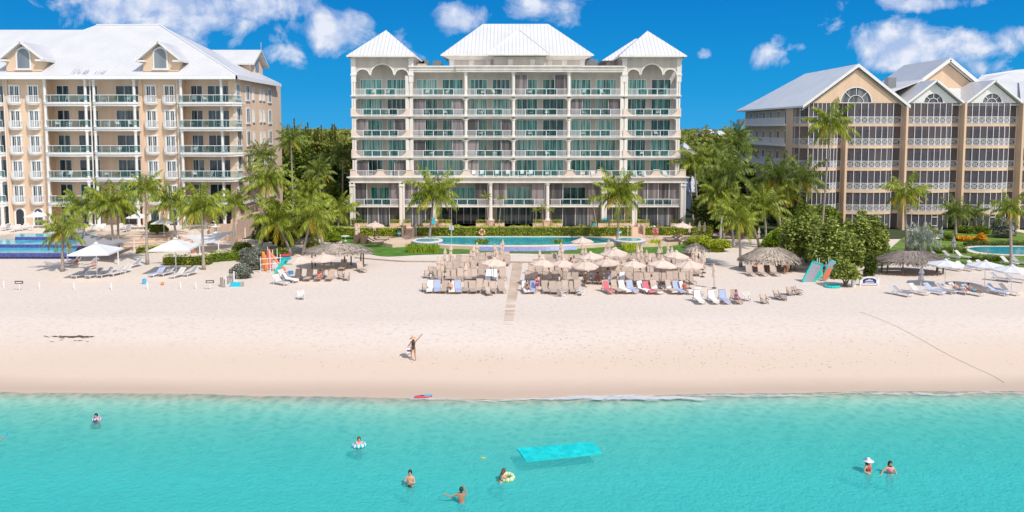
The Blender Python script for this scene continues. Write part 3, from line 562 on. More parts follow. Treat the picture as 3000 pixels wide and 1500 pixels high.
# corner pavilions with three arches
for side, (x0p, x1p, axp, ex0, ex1, ay) in enumerate([(1033,1212,1119,1015,1216,88),(1822,1992,1900,1815,2012,90)]):
    x0, x1 = X(x0p), X(x1p); c = (x0+x1)/2; zt = Z(170); zs = Z(219); w0 = (x1-x0)/2-.75
    big, sm = w0*.43, w0*.245; bz = Z(189)-zs-big*.0
    pts = [(x0, zt), (x0, zs-.1), (x0+.72, zs-.1)]
    g = .12; s1 = c-w0+.05; 
    pts += arc(s1+sm, zs, sm, math.pi, 0, 8, Z(203)-zs)+[(c-big-g/2-.02, zs-.25)]
    pts += arc(c, zs, big, math.pi, 0, 12, Z(188.5)-zs)+[(c+big+g/2+.02, zs-.25)]
    pts += arc(c+w0-.05-sm, zs, sm, math.pi, 0, 8, Z(203)-zs)+[(x1-.72, zs-.1), (x1, zs-.1), (x1, zt)]
    MB().prism(pts, YU-.1, YU+.3).build('arched_wall', 'stone', hotel)
    tr = MB()
    for cx_, r_, rz_ in ((s1+sm, sm, Z(203)-zs), (c, big, Z(188.5)-zs), (c+w0-.05-sm, sm, Z(203)-zs)):
        o = arc(cx_, zs, r_+.16, math.pi, 0, 14, rz_+.16); i_ = arc(cx_, zs, r_-.03, 0, math.pi, 14, rz_-.03); tr.prism(o+i_, YU-.19, YU-.08)
    tr.build('arch_trim', 'cream', hotel)
    fr = MB(); h = Z(162)
    fr.box(x0-.02, YU-.25, zt-.01, x1+.02, YU+8, zt+.35); fr.box(x0-.3, YU-.5, zt+.35, x1+.3, YU+8, zt+.55)
    for xx in (x0-.05, x1-.70): fr.box(xx, YU-.22, zs-1.2, xx+.75, YU+.25, zt-.012); fr.box(xx-.08, YU-.30, zs-.15, xx+.83, YU+.3, zs+.12); fr.box(xx-.08, YU-.30, zt-.4, xx+.83, YU+.3, zt-.2)
    fr.build('entablature', 'cream', hotel)
    yf = YU-1.1; e0, e1 = V(ex0, 162.5, yf), V(ex1, 162.5, yf); dep = (e1.x-e0.x); ap = Vector(((e0.x+e1.x)/2, yf+dep/2, 0)); ap.z = V(1500, ay, ap.y).z
    r = MB(); q = [Vector((e0.x, yf, e0.z)), Vector((e1.x, yf, e0.z)), Vector((e1.x, yf+dep, e0.z)), Vector((e0.x, yf+dep, e0.z))]
    for i in range(4): r.quad(q[i], q[(i+1)%4], ap)
    r.quad(*q[::-1]); r.build('roof', 'roof_white', hotel)
    g_ = MB(); 
    g_.box(q[0].x-.02, yf-.06, e0.z-.22, q[1].x+.02, yf+.1, e0.z+.02); g_.box(q[0].x-.04, yf, e0.z-.22, q[0].x+.1, yf+dep, e0.z+.02); g_.box(q[1].x-.1, yf, e0.z-.22, q[1].x+.04, yf+dep, e0.z+.02); g_.build('gutter', 'cream', hotel)
    MB().box(x0+.1, YU+.32, zt, x1-.1, YU+dep-2.5, e0.z-.02).box(x0+.1, YB+.01, ztop-.26, x1-.1, YU+dep-2.5, zt-.004).build('wall', 'stone', hotel)
    # rear wing behind the pavilion with a lower roof
    if side == 1:
        a = V(1746,190,YU+16); b_ = V(1838,119,YU+16); z0 = a.z; r = MB(); x9 = e1.x-.5
        P0, P1, P2, P3 = Vector((a.x, YU+7, z0)), Vector((a.x, YU+24, z0)), Vector((b_.x+1.0, YU+13, b_.z)), Vector((b_.x+1.0, YU+19, b_.z))
        Q0, Q1, Q2, Q3 = Vector((x9, YU+7, z0)), Vector((x9, YU+24, z0)), Vector((x9-3, YU+13, b_.z)), Vector((x9-3, YU+19, b_.z))
        r.quad(P0,P2,P3,P1); r.quad(P0,Q0,Q2,P2); r.quad(P1,P3,Q3,Q1); r.quad(Q0,Q1,Q3,Q2); r.quad(P2,Q2,Q3,P3); r.quad(P0,P1,Q1,Q0); r.build('roof', 'roof_white', hotel)
        MB().box(a.x+1, YU+8, ztop-.3, x9-1, YU+22, z0-.01).build('wall', 'stone', hotel)
    else:
        z0 = Z(186); MB().box(x1-.2, YU+5, ztop-.3, x1+1.5, YU+9, z0+.4).build('wall', 'stone', hotel)
# centre roof: a big hip with a smaller hip standing forward
yf = YU+1.2; e0, e1 = V(1291,160,yf), V(1740,160,yf); rd = 15.0; ry = yf+rd/2; r0, r1 = V(1415,70,ry), V(1606,70,ry)
r = MB(); A, B, C_, D = Vector((e0.x,yf,e0.z)), Vector((e1.x,yf,e0.z)), Vector((e1.x,yf+rd,e0.z)), Vector((e0.x,yf+rd,e0.z)); E_, F_ = Vector((r0.x,ry,r0.z)), Vector((r1.x,ry,r0.z))
r.quad(A,B,F_,E_); r.quad(B,C_,F_); r.quad(C_,D,E_,F_); r.quad(D,A,E_); r.quad(D,C_,B,A); r.build('roof', 'roof_white', hotel)
y2 = YU-.9; f0, f1 = V(1428,159,y2), V(1612,159,y2); ax = (f0.x+f1.x)/2; t_ = (r0.z-e0.z)/(rd/2); ridge_z = V(1507,86,y2+5.2).z
F0, F1 = Vector((f0.x,y2,f0.z)), Vector((f1.x,y2,f0.z)); T0 = Vector((ax, y2+5.2, ridge_z)); T1 = Vector((ax, yf+(ridge_z-e0.z)/t_+.2, ridge_z)); B0, B1 = Vector((f0.x,yf+.6,f0.z)), Vector((f1.x,yf+.6,f0.z))
r = MB(); r.quad(F0,F1,T0); r.quad(F1,B1,T1,T0); r.quad(B0,F0,T0,T1); r.quad(F0,B0,B1,F1); fr_o = r.build('front_roof', 'roof_white', hotel)
MB().bar(F1+Vector((0,0,.04)), T0+Vector((0,0,.06)), .16, .12).bar(F0+Vector((0,0,.04)), T0+Vector((0,0,.06)), .16, .12).bar(T1+Vector((0,0,.05)), T0+Vector((0,0,.06)), .2, .12).build('ridge_cap', 'metalw', fr_o)
g_ = MB(); g_.box(A.x,yf-.06,A.z-.2,f0.x,yf+.06,A.z+.03); g_.box(f1.x,yf-.06,A.z-.2,B.x,yf+.06,A.z+.03); g_.box(f0.x,y2-.06,F0.z-.2,f1.x,y2+.06,F0.z+.03); g_.build('gutter', 'cream', hotel)
b = MB(); zw = Z(176); b.box(X(1318), YU+2.2, ztop-.3, X(1714), YU+14, e0.z-.21); b.box(X(1446), YU+.6, ztop-.3, X(1600), YU+2.19, F0.z-.21)
b.build('wall', 'stone', hotel); s_ = MB(); s_.add([(X(1318)-.02,YU+2.15,zw+.2),(X(1714)+.02,YU+2.15,zw+.2),(B.x-.2,yf+.05,e0.z-.2),(A.x+.2,yf+.05,e0.z-.2)],[(0,1,2,3)]); s_.build('soffit', 'cream', hotel)
b = MB()
for px in (1322,1380,1430,1495,1560,1612,1655,1708): x = X(px); yy_ = YU+.5 if 1440 < px < 1605 else YU+2.1; b.box(x-.4, yy_, ztop-.2, x+.4, yy_+.1, zw+.25); b.box(x-.5, yy_-.08, zw-.05, x+.5, yy_+.1, zw+.1)
b.build('pilaster', 'cream', hotel)
for i, (px, py, s) in enumerate([(1235,186,.55),(1245,184,.7),(1282,186,.75),(1731,182,1.15)]):
    p = V(px, py, YU+9); zb = ztop-.25; e = MB().box(p.x-s, p.y-.6, zb, p.x+s, p.y+.6, p.z+.4).lathe([(s*.5,0),(s*.5,.12),(s*.3,.14)], (p.x,p.y,p.z+.4), 12).build('rooftop_unit', 'metalg', hotel)
# columns and slabs of the upper floors
for i, x in enumerate(CX):
    w_ = .62 if i in (1,) else .42
    for k in range(5):
        zt = (SZ[k-1]-.55) if k else Z(211); zb = SZ[k]
        if k == 0 and i in (0, 1, 5, 6): zt = Z(222)
        b = MB()
        if i in (1, 5):
            b.box(x-.62, YU-.18, zb, x-.12, YU+.32, zt); b.box(x+.12, YU-.18, zb, x+.62, YU+.32, zt); b.box(x-.13, YU, zb, x+.13, YU+.3, zt)
        elif i in (0, 6): b.box(x-.32, YU-.18, zb, x-.05, YU+.25, zt); b.box(x+.05, YU-.18, zb, x+.32, YU+.25, zt); b.box(x-.06, YU-.05, zb, x+.06, YU+.2, zt)
        else: b.lathe([(.36,0),(.36,.12),(.29,.2),(.27,zt-zb-.35),(.36,zt-zb-.22),(.42,zt-zb-.003)], (x, YU+.1, zb), 12)
        b.build('column', 'cream', hotel)
def baluster_rail(b, g, x0, x1, y, z, kind=0):   # 0: balusters at both ends, glass panels between; 1: glass panels only
    h = .98; b.box(x0, y-.035, z+h, x1, y+.035, z+h+.07); b.box(x0, y-.03, z+.08, x1, y+.03, z+.14)
    e = (x1-x0)*(.20 if kind == 0 else .0); n = 3 if kind == 0 else 4
    for a, c in ((x0, x0+e), (x1-e, x1)):
        m_ = int((c-a)/.16)
        for k in range(1, m_): xx = a+(c-a)*k/m_; b.box(xx-.022, y-.02, z+.13, xx+.022, y+.02, z+h)
    xa, xb = x0+e, x1-e
    for k in range(n+1): xx = xa+(xb-xa)*k/n; b.box(xx-.05, y-.045, z, xx+.05, y+.045, z+h+.10)
    b.box(xa, y-.045, z+h+.02, xb, y+.045, z+h+.10)
    g.box(xa, y-.012, z+.15, xb, y+.012, z+h-.04)
DT = ['left','second','third','fourth','fifth','right']
FL = ['top','sixth','fifth','fourth','third']
for k in range(5):
    z = SZ[k]; terrace = (k == 4)
    for j in range(6):
        x0 = CX[j]+(.62 if j in (1,5) else .3); x1 = CX[j+1]-(.62 if j+1 in (1,5) else .3); outer = j in (0, 5); zt = (SZ[k-1]-.42) if k else Z(213)
        if k < 4:
            b = MB(); xa = CX[j]-(.45 if j == 0 else 0); xb = CX[j+1]+(.45 if j == 5 else 0); 
            b.box(xa+.001, YU-.42, z-.16, xb-.001, YB+.02, z); b.box(xa+.001, YU-.30, z-.32, xb-.001, YU+.3, z-.162)
            # rounded corner brackets under the slab
            zt2 = z-.322; rr_ = .55; bx0, bx1 = CX[j]+.28, CX[j+1]-.28
            b.prism([(bx0, zt2), (bx0, zt2-.24-rr_)]+arc(bx0+rr_, zt2-.24-rr_, rr_, math.pi, math.pi/2, 6)+arc(bx1-rr_, zt2-.24-rr_, rr_, math.pi/2, 0, 6)+[(bx1, zt2-.24-rr_), (bx1, zt2)], YU-.02, YU+.26)
            bal = b.build('balcony', 'cream', hotel)
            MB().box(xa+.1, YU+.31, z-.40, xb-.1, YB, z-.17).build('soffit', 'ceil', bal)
            rb, gb = MB(), MB(); inset = 1.25 if (outer and k > 0) else 0
            baluster_rail(rb, gb, x0+inset, x1-inset, YU-.25, z, 0 if not inset else 1)
            if inset:
                for s in (0, 1):
                    xe = x0 if s == 0 else x1; d_ = 1 if s == 0 else -1
                    sw = [(xe-d_*.75, z), (xe-d_*.75, z+1.15), (xe-d_*.15, z+1.15)]+[(xe-d_*.1+d_*1.35*math.sin(a), z+1.12-1.12*(1-math.cos(a))*1.0 if False else z+1.12*(1-math.sin(a))) if False else (xe-d_*.1+d_*1.38*(1-math.cos(a)), z+1.12-1.08*math.sin(a)) for a in [i*math.pi/2/8 for i in range(1, 9)]]+[(xe+d_*1.28, z)]
                    MB().prism(sw, YU-.36, YU-.2).build('parapet', 'pinkst', bal)
                    for i in range(1, 9):
                        xx = xe+d_*(1.25-.14*i); zz = z+1.12-1.08*math.sin(math.acos(max(-1, min(1, 1-(abs(xx-(xe-d_*.1))/1.38)))))
                        rb.box(xx-.022, YU-.27, zz, xx+.022, YU-.23, z+.98)
                    rb.box(xe, YU-.285, z+.98, xe+d_*1.3, YU-.215, z+1.05)
            rb.build('railing', 'metalw', bal); gb.build('glass_panel', 'rail_glass', bal)
        # doors: two groups a bay, some balconies screened at the sides
        wB = x1-x0; zd = z+.02; zu = z+2.72
        xm = x0+wB*(.5 if j != 0 else .53); 
        door(hotel, x0+.35, xm-.55, zd, zu, YB, 4); door(hotel, xm+.45, x1-.4, zd, zu, YB, 3 if j % 2 else 4)
        scr = {(1,1),(2,0),(2,1),(2,2),(3,1),(3,2),(4,0),(0,3),(1,4),(4,2)}
        if (k, j) in scr:
            for s in (0, 1):
                a, c = (x0+.02, x0+wB*.24) if s == 0 else (x1-wB*.24, x1-.02)
                sc = MB().box(a, YU+.2, z+.02, c, YU+.24, zt-.35).build('insect_screen', 'screen_mesh', hotel); MB().box(c-.05 if s == 0 else a, YU+.17, z, c if s == 0 else a+.05, YU+.27, zt-.35).build('frame', 'metalw', sc)
        ins = random.Random(k*7+j)
        for q in range(2): FURN.append((x0+wB*(.3+.36*q)+ins.uniform(-.4,.4), YU+.7+ins.uniform(0,.4), z, ins.choice(['chair','chair','table']), f'{FL[k]} floor balcony, {DT[j]} bay of the middle building'))
# podium: cornice, terrace with swooping parapets, tall posts
PX = lambda px, py=560: V(px, py, YM).x
PZ = lambda py: V(1500, py, YM).z
b = MB(); z1 = PZ(518); xa, xb = PX(1018), PX(2019)
b.box(xa, YM-.55, z1-.12, xb, YB+.02, z1); b.box(xa+.2, YM-.4, z1-.3, xb-.2, YM+1, z1-.122); b.box(xa+.45, YM-.15, z1-.8, xb-.45, YM+.8, z1-.302); b.box(xa+.3, YM-.25, z1-.98, xb-.3, YM+.8, z1-.802)
b.build('podium_cornice', 'cream', hotel)
SZ4 = z1
swx = [1035,1115,1200,1366,1670,1758,1922,2000]; rb, gb = MB(), MB(); prev = None
for i, p in enumerate(swx):
    x = PX(p, 505); h = 1.12; wd = 1.5; o = [(x-.45, z1), (x-.45, z1+h), (x+.45, z1+h), (x+.45, z1)]
    right = [(x+.45+wd*(1-math.cos(a)), z1+h*(1-math.sin(a))+.0) for a in [q*math.pi/2/7 for q in range(8)]]; left = [(x-.45-wd*(1-math.cos(a)), z1+h*(1-math.sin(a))) for a in [q*math.pi/2/7 for q in range(8)]][::-1]
    sh = ([(x-.45, z1)] if i == 0 else left)+([(x+.45, z1+h), (x+.45, z1)] if i == len(swx)-1 else right)
    if i == 0: sh = [(x-.45, z1), (x-.45, z1+h)]+right
    if i == len(swx)-1: sh = left+[(x+.45, z1+h), (x+.45, z1)]
    MB().prism(sh, YM-.32, YM-.1).build('terrace_parapet', 'pinkst', hotel)
    MB().box(x-.5, YM-.4, z1+h, x+.5, YM-.02, z1+h+.08).build('coping', 'cream', hotel)
    if prev is not None:
        a_, c_ = prev+.45, x-.45; rb.box(a_, YM-.25, z1+.98, c_, YM-.18, z1+1.05); n = max(2, int((c_-a_)/1.25))
        for q in range(1, n): xx = a_+(c_-a_)*q/n; rb.box(xx-.045, YM-.25, z1, xx+.045, YM-.18, z1+.98)
        m_ = int((c_-a_)/.17)
        for q in range(1, m_):
            if (q*.17) < 1.7 or (q*.17) > c_-a_-1.7: xx = a_+(c_-a_)*q/m_; rb.box(xx-.02, YM-.235, z1+.15, xx+.02, YM-.195, z1+.98)
        gb.box(a_+1.5, YM-.225, z1+.12, c_-1.5, YM-.205, z1+.94) if c_-a_ > 4 else None
    prev = x
tr = rb.build('terrace_railing', 'metalw', hotel); gb.build('glass_panel', 'rail_glass', tr)
posts = [(1033,0),(1178,0),(1272,1),(1437,1),(1604,1),(1770,0),(1859,0),(2001,0)]; pxs = [PX(p, 590) for p, _ in posts]; zc = z1-.98; ZG = DZ
for x, (p, rnd) in zip(pxs, posts):
    if rnd:
        c = MB().lathe([(.42,1.0),(.42,1.15),(.33,1.3),(.28,zc-ZG-.5),(.38,zc-ZG-.3),(.46,zc-ZG-.003)], (x, YM+.2, ZG), 14).build('column', 'cream', hotel)
        MB().box(x-.62, YM-.42, ZG, x+.62, YM+.8, ZG+.9).box(x-.68, YM-.48, ZG+.9, x+.68, YM+.86, ZG+1.0).build('pedestal', 'salmon', c)
    else:
        c = MB().box(x-.42, YM-.2, ZG, x-.18, YM+.4, zc).box(x+.18, YM-.2, ZG, x+.42, YM+.4, zc).box(x-.181, YM-.1, ZG, x+.181, YM+.3, zc-.2).box(x-.5, YM-.28, zc-.55, x+.5, YM+.45, zc-.35).box(x-.5, YM-.28, ZG, x+.5, YM+.45, ZG+.3).build('column', 'cream', hotel)
ZL = PZ(602); YP = YM+3.4
MB().box(pxs[0], YP, DZ, pxs[-1], YB+.5, z1-.13).build('wall', 'stone', hotel)
for j in range(7):
    x0, x1 = pxs[j]+.45, pxs[j+1]-.45; wB = x1-x0
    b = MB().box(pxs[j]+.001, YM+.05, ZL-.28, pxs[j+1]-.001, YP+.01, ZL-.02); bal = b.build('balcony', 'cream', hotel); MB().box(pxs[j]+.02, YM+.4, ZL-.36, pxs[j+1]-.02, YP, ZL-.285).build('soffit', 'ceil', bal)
    rb, gb = MB(), MB(); baluster_rail(rb, gb, x0, x1, YM+.12, ZL); rb.build('railing', 'metalw', bal); gb.build('glass_panel', 'rail_glass', bal)
    if j in (0,2,3,4): door(hotel, x0+wB*.28, x0+wB*.72, ZL, ZL+2.7, YP, 3)
    for s in range(4):
        if j in (0,2,3,4) and s in (1,2): continue
        a, c = x0+wB*s/4, x0+wB*(s+1)/4; sc = MB().box(a, YM+.5, ZL, c, YM+.54, zc-.1).build('insect_screen', 'screen_mesh', hotel); MB().box(c-.04, YM+.46, ZL, c+.04, YM+.58, zc-.1).build('frame', 'metalw', sc)
    if j in (2, 3):
        door(hotel, x0+.5, x1-.5, DZ+.02, ZL-.6, YP, 6, 'glass_dark')
    else:
        for s in range(4):
            a, c = x0+wB*s/4, x0+wB*(s+1)/4; sc = MB().box(a, YM+.9, DZ, c, YM+.94, ZL-.36).build('insect_screen', 'screen_dark' if s != 3 else 'screen_mesh', hotel); MB().box(c-.04, YM+.86, DZ, c+.04, YM+.98, ZL-.36).build('frame', 'metalw', sc)
# planters along the foot
def leafbox(x0, y0, z0, x1, y1, z1, n, round_=0):
    P = RNG.uniform([x0,y0,z0], [x1,y1,z1], (n,3)); k = RNG.integers(0, 4, n)
    P[k==0,2] = z1+RNG.uniform(-.12,.05,(k==0).sum()); P[k==1,1] = y0+RNG.uniform(-.05,.1,(k==1).sum()); P[k==2,1] = y0+RNG.uniform(-.03,.12,(k==2).sum()); return P
pl = [(1042,1078),(1145,1173),(1183,1205),(1240,1260),(1285,1325),(1395,1425),(1450,1478),(1560,1590),(1615,1646),(1750,1780),(1785,1850),(1866,1900),(1962,1995)]
for i, (a, c) in enumerate(pl):
    x0, x1 = PX(a, 650), PX(c, 650); y = YM-.9
    e = empty('planter', ((x0+x1)/2, y, DZ), 0, f'{ORD[i]} planter from the left, salmon trough along the foot of the middle building', 'planter', 'planters along the foot of the middle building')
    e.location = (0,0,0); MB().box(x0, y, DZ, x1, y+.75, DZ+.62).build('trough', 'salmon', e); leaves('foliage', leafbox(x0,y,DZ+.6,x1,y+.7,DZ+1.15, int(160*(x1-x0))), .09, 'hedge_leaf' if i % 3 else 'bush_leaf', e)
# ================= left building
YL = G(1500, 661, LT).y; YLB = YL+2.3
lb = empty('apartment_building', (0,0,0), 0, 'peach left building with a big white roof, arched dormers and curved white balconies', 'building', 'beachfront buildings')
LX = lambda px, py=400, Y=None: V(px, py, Y or YL).x
LZ = lambda py, Y=None: V(1500, py, Y or YL).z
sl = [299,372,446,519.5,592]; LSZ = [LZ(s) for s in sl]; ez = LZ(232); xR = LX(690); xLft = LX(-330)
yS0, yS1 = YL+1.0, YL+23
depth_ratio = 23
XLS = lambda px, py: None
# body
MB().box(xLft, YLB, LT-1.4, xR-.02, yS1, ez+.15).build('wall', 'peach', lb)
# solid bays that stand forward between the balconies
for a, c in ((18,133),(412,529)):
    x0, x1 = LX(a), LX(c); MB().box(x0, YL+.55, LT, x1, YLB+.01, ez+.1).build('bay_wall', 'peachd', lb)
    for q, p in ((x0, -1), (x1, 1)): MB().box(q-.28, YL+.3, LT, q+.28, YL+.56, ez+.05).build('pilaster', 'peach', lb)
MB().box(LX(668), YL+.6, LT, xR, YLB+.02, ez+.1).build('corner_wall', 'peach', lb)
qn = MB()
for k in range(34): z = LT+k*.62; w_ = .55 if k % 2 else .34; qn.box(xR-w_, YL+.55, z, xR+.05, YL+.6+w_, z+.55)
qn.build('corner_quoins', 'pinkst', lb)
for px in (14,271,521,276): MB().tube([(LX(px), YL-.15 if px == 271 else YL+.2, LT), (LX(px), YL-.15 if px == 271 else YL+.2, ez)], .09, 8).build('downpipe', 'cream', lb)
bays = [(-115,12),(136,270),(279,412),(532,686)]
wins = [[(-100,-60),(-40,5)],[(146,181),(207,266)],[(322,396)],[(546,578),(595,662)]]
for bi, (a, c) in enumerate(bays):
    x0, x1 = LX(a), LX(c); n = 10; last = bi == 3
    for k in range(5):
        z = LSZ[k]; xe = xR+.9 if last else x1
        fr_ = []
        for i in range(n+1):
            t = i/n; fr_.append((x0+(xe-x0)*t, YL-.35-.75*math.sin(math.pi*min(1, t))**.6 if not last else YL-.35-.9*math.sin(math.pi*min(1, t*.62+.08))**.6+(2.2*max(0, t-.86)/.14)**1.5*.5))
        b = MB().slab(fr_+[(xe, YLB+.3 if not last else YL+2.2), (x0, YLB+.3 if not last else YLB)], z-.30, z-.02); ins = [(p[0], p[1]+.15) for p in fr_]
        b.slab(ins+[(xe-.1, YL+1.2), (x0, YL+1.2)], z-.62, z-.302); bal = b.build('balcony', 'white', lb)
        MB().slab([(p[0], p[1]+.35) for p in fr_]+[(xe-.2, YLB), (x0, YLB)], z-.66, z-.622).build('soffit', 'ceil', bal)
        g, rl = MB(), MB()
        for i in range(n):
            p, q = fr_[i], fr_[i+1]; o = .08
            g.box(0,0,0,0,0,0) if False else g.add([(p[0], p[1]+o, z), (q[0], q[1]+o, z), (q[0], q[1]+o, z+1.0), (p[0], p[1]+o, z+1.0)], [(0,1,2,3)]); rl.bar((p[0], p[1]+o, z+1.04), (q[0], q[1]+o, z+1.04), .07, .08)
        for i in range(0, n+1, 2): rl.bar((fr_[i][0], fr_[i][1]+.08, z), (fr_[i][0], fr_[i][1]+.08, z+1.0), .035)
        g.build('glass_panel', 'rail_glass_dark', bal); rl.build('railing', 'metalw', bal)
        zt = (LSZ[k-1]-.62) if k else ez-.1
        for px in ((a+5, c-11) if not last else (537, 654)):
            MB().lathe([(.26,0),(.26,.15),(.20,.25),(.19,zt-z-.3),(.26,zt-z-.15),(.28,zt-z-.003)], (LX(px), YL-.35, z), 12).build('column', 'white', lb)
        for (p, q) in wins[bi]: door(lb, LX(p), LX(q), z, z+2.55, YLB, 3 if q-p > 40 else 2, 'glass_dark')
        rs = random.Random(bi*9+k)
        if bi: 
            for q in range(3): FURN.append((x0+(x1-x0)*(.22+.27*q)+rs.uniform(-.3,.3), YL+.1+rs.uniform(0,.5), z, rs.choice(['chair','table','chair','plant']), f'{FL[k].replace("sixth","fifth").replace("fifth","fifth") if False else ["top","fifth","fourth","third","second"][k]} floor balcony, {["","left","middle","right"][bi]} stack of the left building'))
    for px in ((a+5, c-11) if not last else (537, 654)):
        zt = LSZ[4]-.62; MB().lathe([(.32,0),(.32,.2),(.26,.3),(.24,zt-LT-.3),(.3,zt-LT-.15),(.34,zt-LT-.003)], (LX(px), YL-.35, LT), 12).build('column', 'white', lb)
    for (p, q) in wins[bi]: door(lb, LX(p), LX(q), LT+.02, LT+2.9, YLB, 3, 'glass_dark')
# french windows with small balconies
for px in (42,97,442,496,-180,-235):
    x = LX(px)
    for k in range(5):
        z = LSZ[k]+.05; yb = YL+.55 if px > 0 else YLB
        w_ = MB().box(x-.62, yb-.04, z, x+.62, yb+.02, z+2.35).build('window', 'glass_dark', lb); b = MB()
        b.box(x-.86, yb-.12, z-.1, x-.62, yb+.01, z+2.6); b.box(x+.62, yb-.12, z-.1, x+.86, yb+.01, z+2.6); b.box(x-.92, yb-.16, z+2.35, x+.92, yb+.01, z+2.62); b.box(x-.11, yb-.10, z, x+.11, yb-.03, z+2.35)
        for s in (-.34, .34): b.box(x+s-.03, yb-.07, z, x+s+.03, yb-.045, z+2.35)
        b.build('frame', 'white', w_)
        jb = MB(); fr_ = [(x-1.05+2.1*i/8, yb-.12-.75*math.sin(math.pi*i/8)**.5) for i in range(9)]; jb.slab(fr_, z-.28, z-.02); jb.slab([(p[0]*.9+x*.1, p[1]+.1) for p in fr_], z-.5, z-.282); j_ = jb.build('balcony', 'white', lb); r_ = MB()
        for i in range(8): r_.bar((*fr_[i], z+.92), (*fr_[i+1], z+.92), .06, .07)
        for i in range(17): t = i/16*8; i0 = min(7, int(t)); f_ = t-i0; q = (fr_[i0][0]*(1-f_)+fr_[i0+1][0]*f_, fr_[i0][1]*(1-f_)+fr_[i0+1][1]*f_); r_.bar((*q, z), (*q, z+.9), .045)
        r_.build('railing', 'metalw', j_)
    if px > 0:   # arched garden door
        zt = LT+1.9; y = YL+.55; o = [(x-.62, LT)]+arc(x, zt, .62, math.pi, 0, 10)+[(x+.62, LT)]; d_ = MB().prism(o, y-.05, y+.02).build('arched_door', 'glass_dark', lb)
        oo = [(x-.9, LT)]+arc(x, zt, .9, math.pi, 0, 12)+[(x+.9, LT), (x+.62, LT)]+arc(x, zt, .62, 0, math.pi, 12)+[(x-.62, LT)]; MB().prism(oo, y-.12, y-.02).build('arch_surround', 'white', d_)
# side wall with small windows
sx = xR
def side_y(px): return YL*(690-1500)/(px-1500)*1.0   # distance along the wall for a pixel column
MB().box(sx-.9, YLB+.05, LT-1.4, sx, side_y(803), ez+.1).build('side_wall', 'peach', lb)
y9 = side_y(803)
b = MB(); 
for k in range(15): z = LT+.2+k*.40; b.box(sx-.1, YL+1.6, z, sx+.05, y9+.1, z+.34)
b.build('rusticated_base', 'salmon', lb)
for z in (LZ(517)-.2, LSZ[4]-.2): MB().box(sx-.1, YL+1.3, z-.35, sx+.35, y9+.3, z).build('cornice', 'white', lb)
rows = [267,337,406,475,541]
for r_i, ry_ in enumerate(rows):
    zc_ = LZ(ry_)+0.0
    for px, hw, hh in ((700,.62,1.05),(728,.62,1.05),(744,.22,.8),(765,.22,.75),(775,.22,.75),(792,.62,1.0)):
        y = side_y(px); w_ = MB().box(sx-.02, y-hw, zc_-hh, sx+.04, y+hw, zc_+hh).build('window', 'glass_dark' if hw > .5 else 'white', lb)
        MB().box(sx, y-hw-.22, zc_-hh-.02, sx+.10, y-hw, zc_+hh+.2).box(sx, y+hw, zc_-hh-.02, sx+.10, y+hw+.22, zc_+hh+.2).box(sx, y-hw, zc_+hh, sx+.10, y+hw, zc_+hh+.2).box(sx, y-.05, zc_-hh, sx+.08, y+.05, zc_+hh).box(sx, y-hw-.3, zc_-hh-.3, sx+.22, y+hw+.3, zc_-hh-.02).build('frame', 'white', w_)
# eaves, roof
yf = YL-1.1; zE = V(1500, 221, yf).z; xe = sx+1.0; yEnd = (xe)/((812-1500)/(689-1500))/ (V(689,222,yf).x/yf) if False else yf*(689-1500)/(812-1500)*V(812,250,100).x/100/(V(812,250,100).x/100)
b = MB().box(xLft-5, yf-.15, zE-.55, xe, yf+.2, zE-.02).box(xe-.3, yf-.15, zE-.55, xe+.05, y9+1.5, zE-.02).build('gutter', 'metalw', lb)
MB().box(xLft, yf+.21, zE-.50, xe-.31, YLB+.5, zE-.42).build('soffit', 'white', lb)
yr = YL+11.5; R0 = V(283,73,yr); R1 = V(467,73,yr); zr = R0.z; q0 = Vector((xLft-5, yf, zE)); q1 = Vector((xe, yf, zE)); q2 = Vector((xe, y9+1.4, zE)); q3 = Vector((xLft-5, y9+1.4, zE))
# lower long ridge on the far left, higher block on the right
sl_ = (zr-zE)/(yr-yf); zlow = V(120,88,yr-1).z; ylow = yf+(zlow-zE)/sl_
L0 = Vector((xLft-5, ylow, zlow)); L1 = V(243,88,ylow); L1.z = zlow; H0 = Vector((R0.x, yr, zr)); H1 = Vector((R1.x, yr, zr))
r = MB(); r.quad(q0,q1,H1,H0,Vector((L1.x,ylow,zlow)),L0); back = y9+1.4
r.quad(q1,q2,H1); r.quad(q2,Vector((L1.x,back,zE)),Vector((L1.x,ylow+1,zlow)),H0,H1) ; r.quad(Vector((L1.x,ylow,zlow)),H0,Vector((L1.x,ylow+1,zlow))); r.quad(q2,q3,L0,Vector((L1.x,ylow+1,zlow)),Vector((L1.x,back,zE)))
r.build('roof', 'roof_fine', lb)
st = MB(); rs7 = random.Random(4)
for i in range(22):
    x = rs7.triangular(195,330,240); yb2 = rs7.uniform(216,219); yt2 = yb2-rs7.uniform(4,15); dx = (yb2-yt2)*rs7.uniform(.6,1.3); P = [PLN(x,yb2,q0,q1,H1), PLN(x+1.8,yb2,q0,q1,H1), PLN(x+dx+1.2,yt2,q0,q1,H1), PLN(x+dx,yt2,q0,q1,H1)]; st.add([p+Vector((0,-.012,.02+i*.0007)) for p in P], [(0,1,2,3)])
st.build('stain', 'board_grey', lb)
hp = MB().bar(q1+Vector((0,0,.05)), H1+Vector((0,0,.08)), .22, .14).bar(H0+Vector((0,0,.05)), H1+Vector((0,0,.05)), .3, .14); hp.build('ridge_cap', 'metalw', lb)
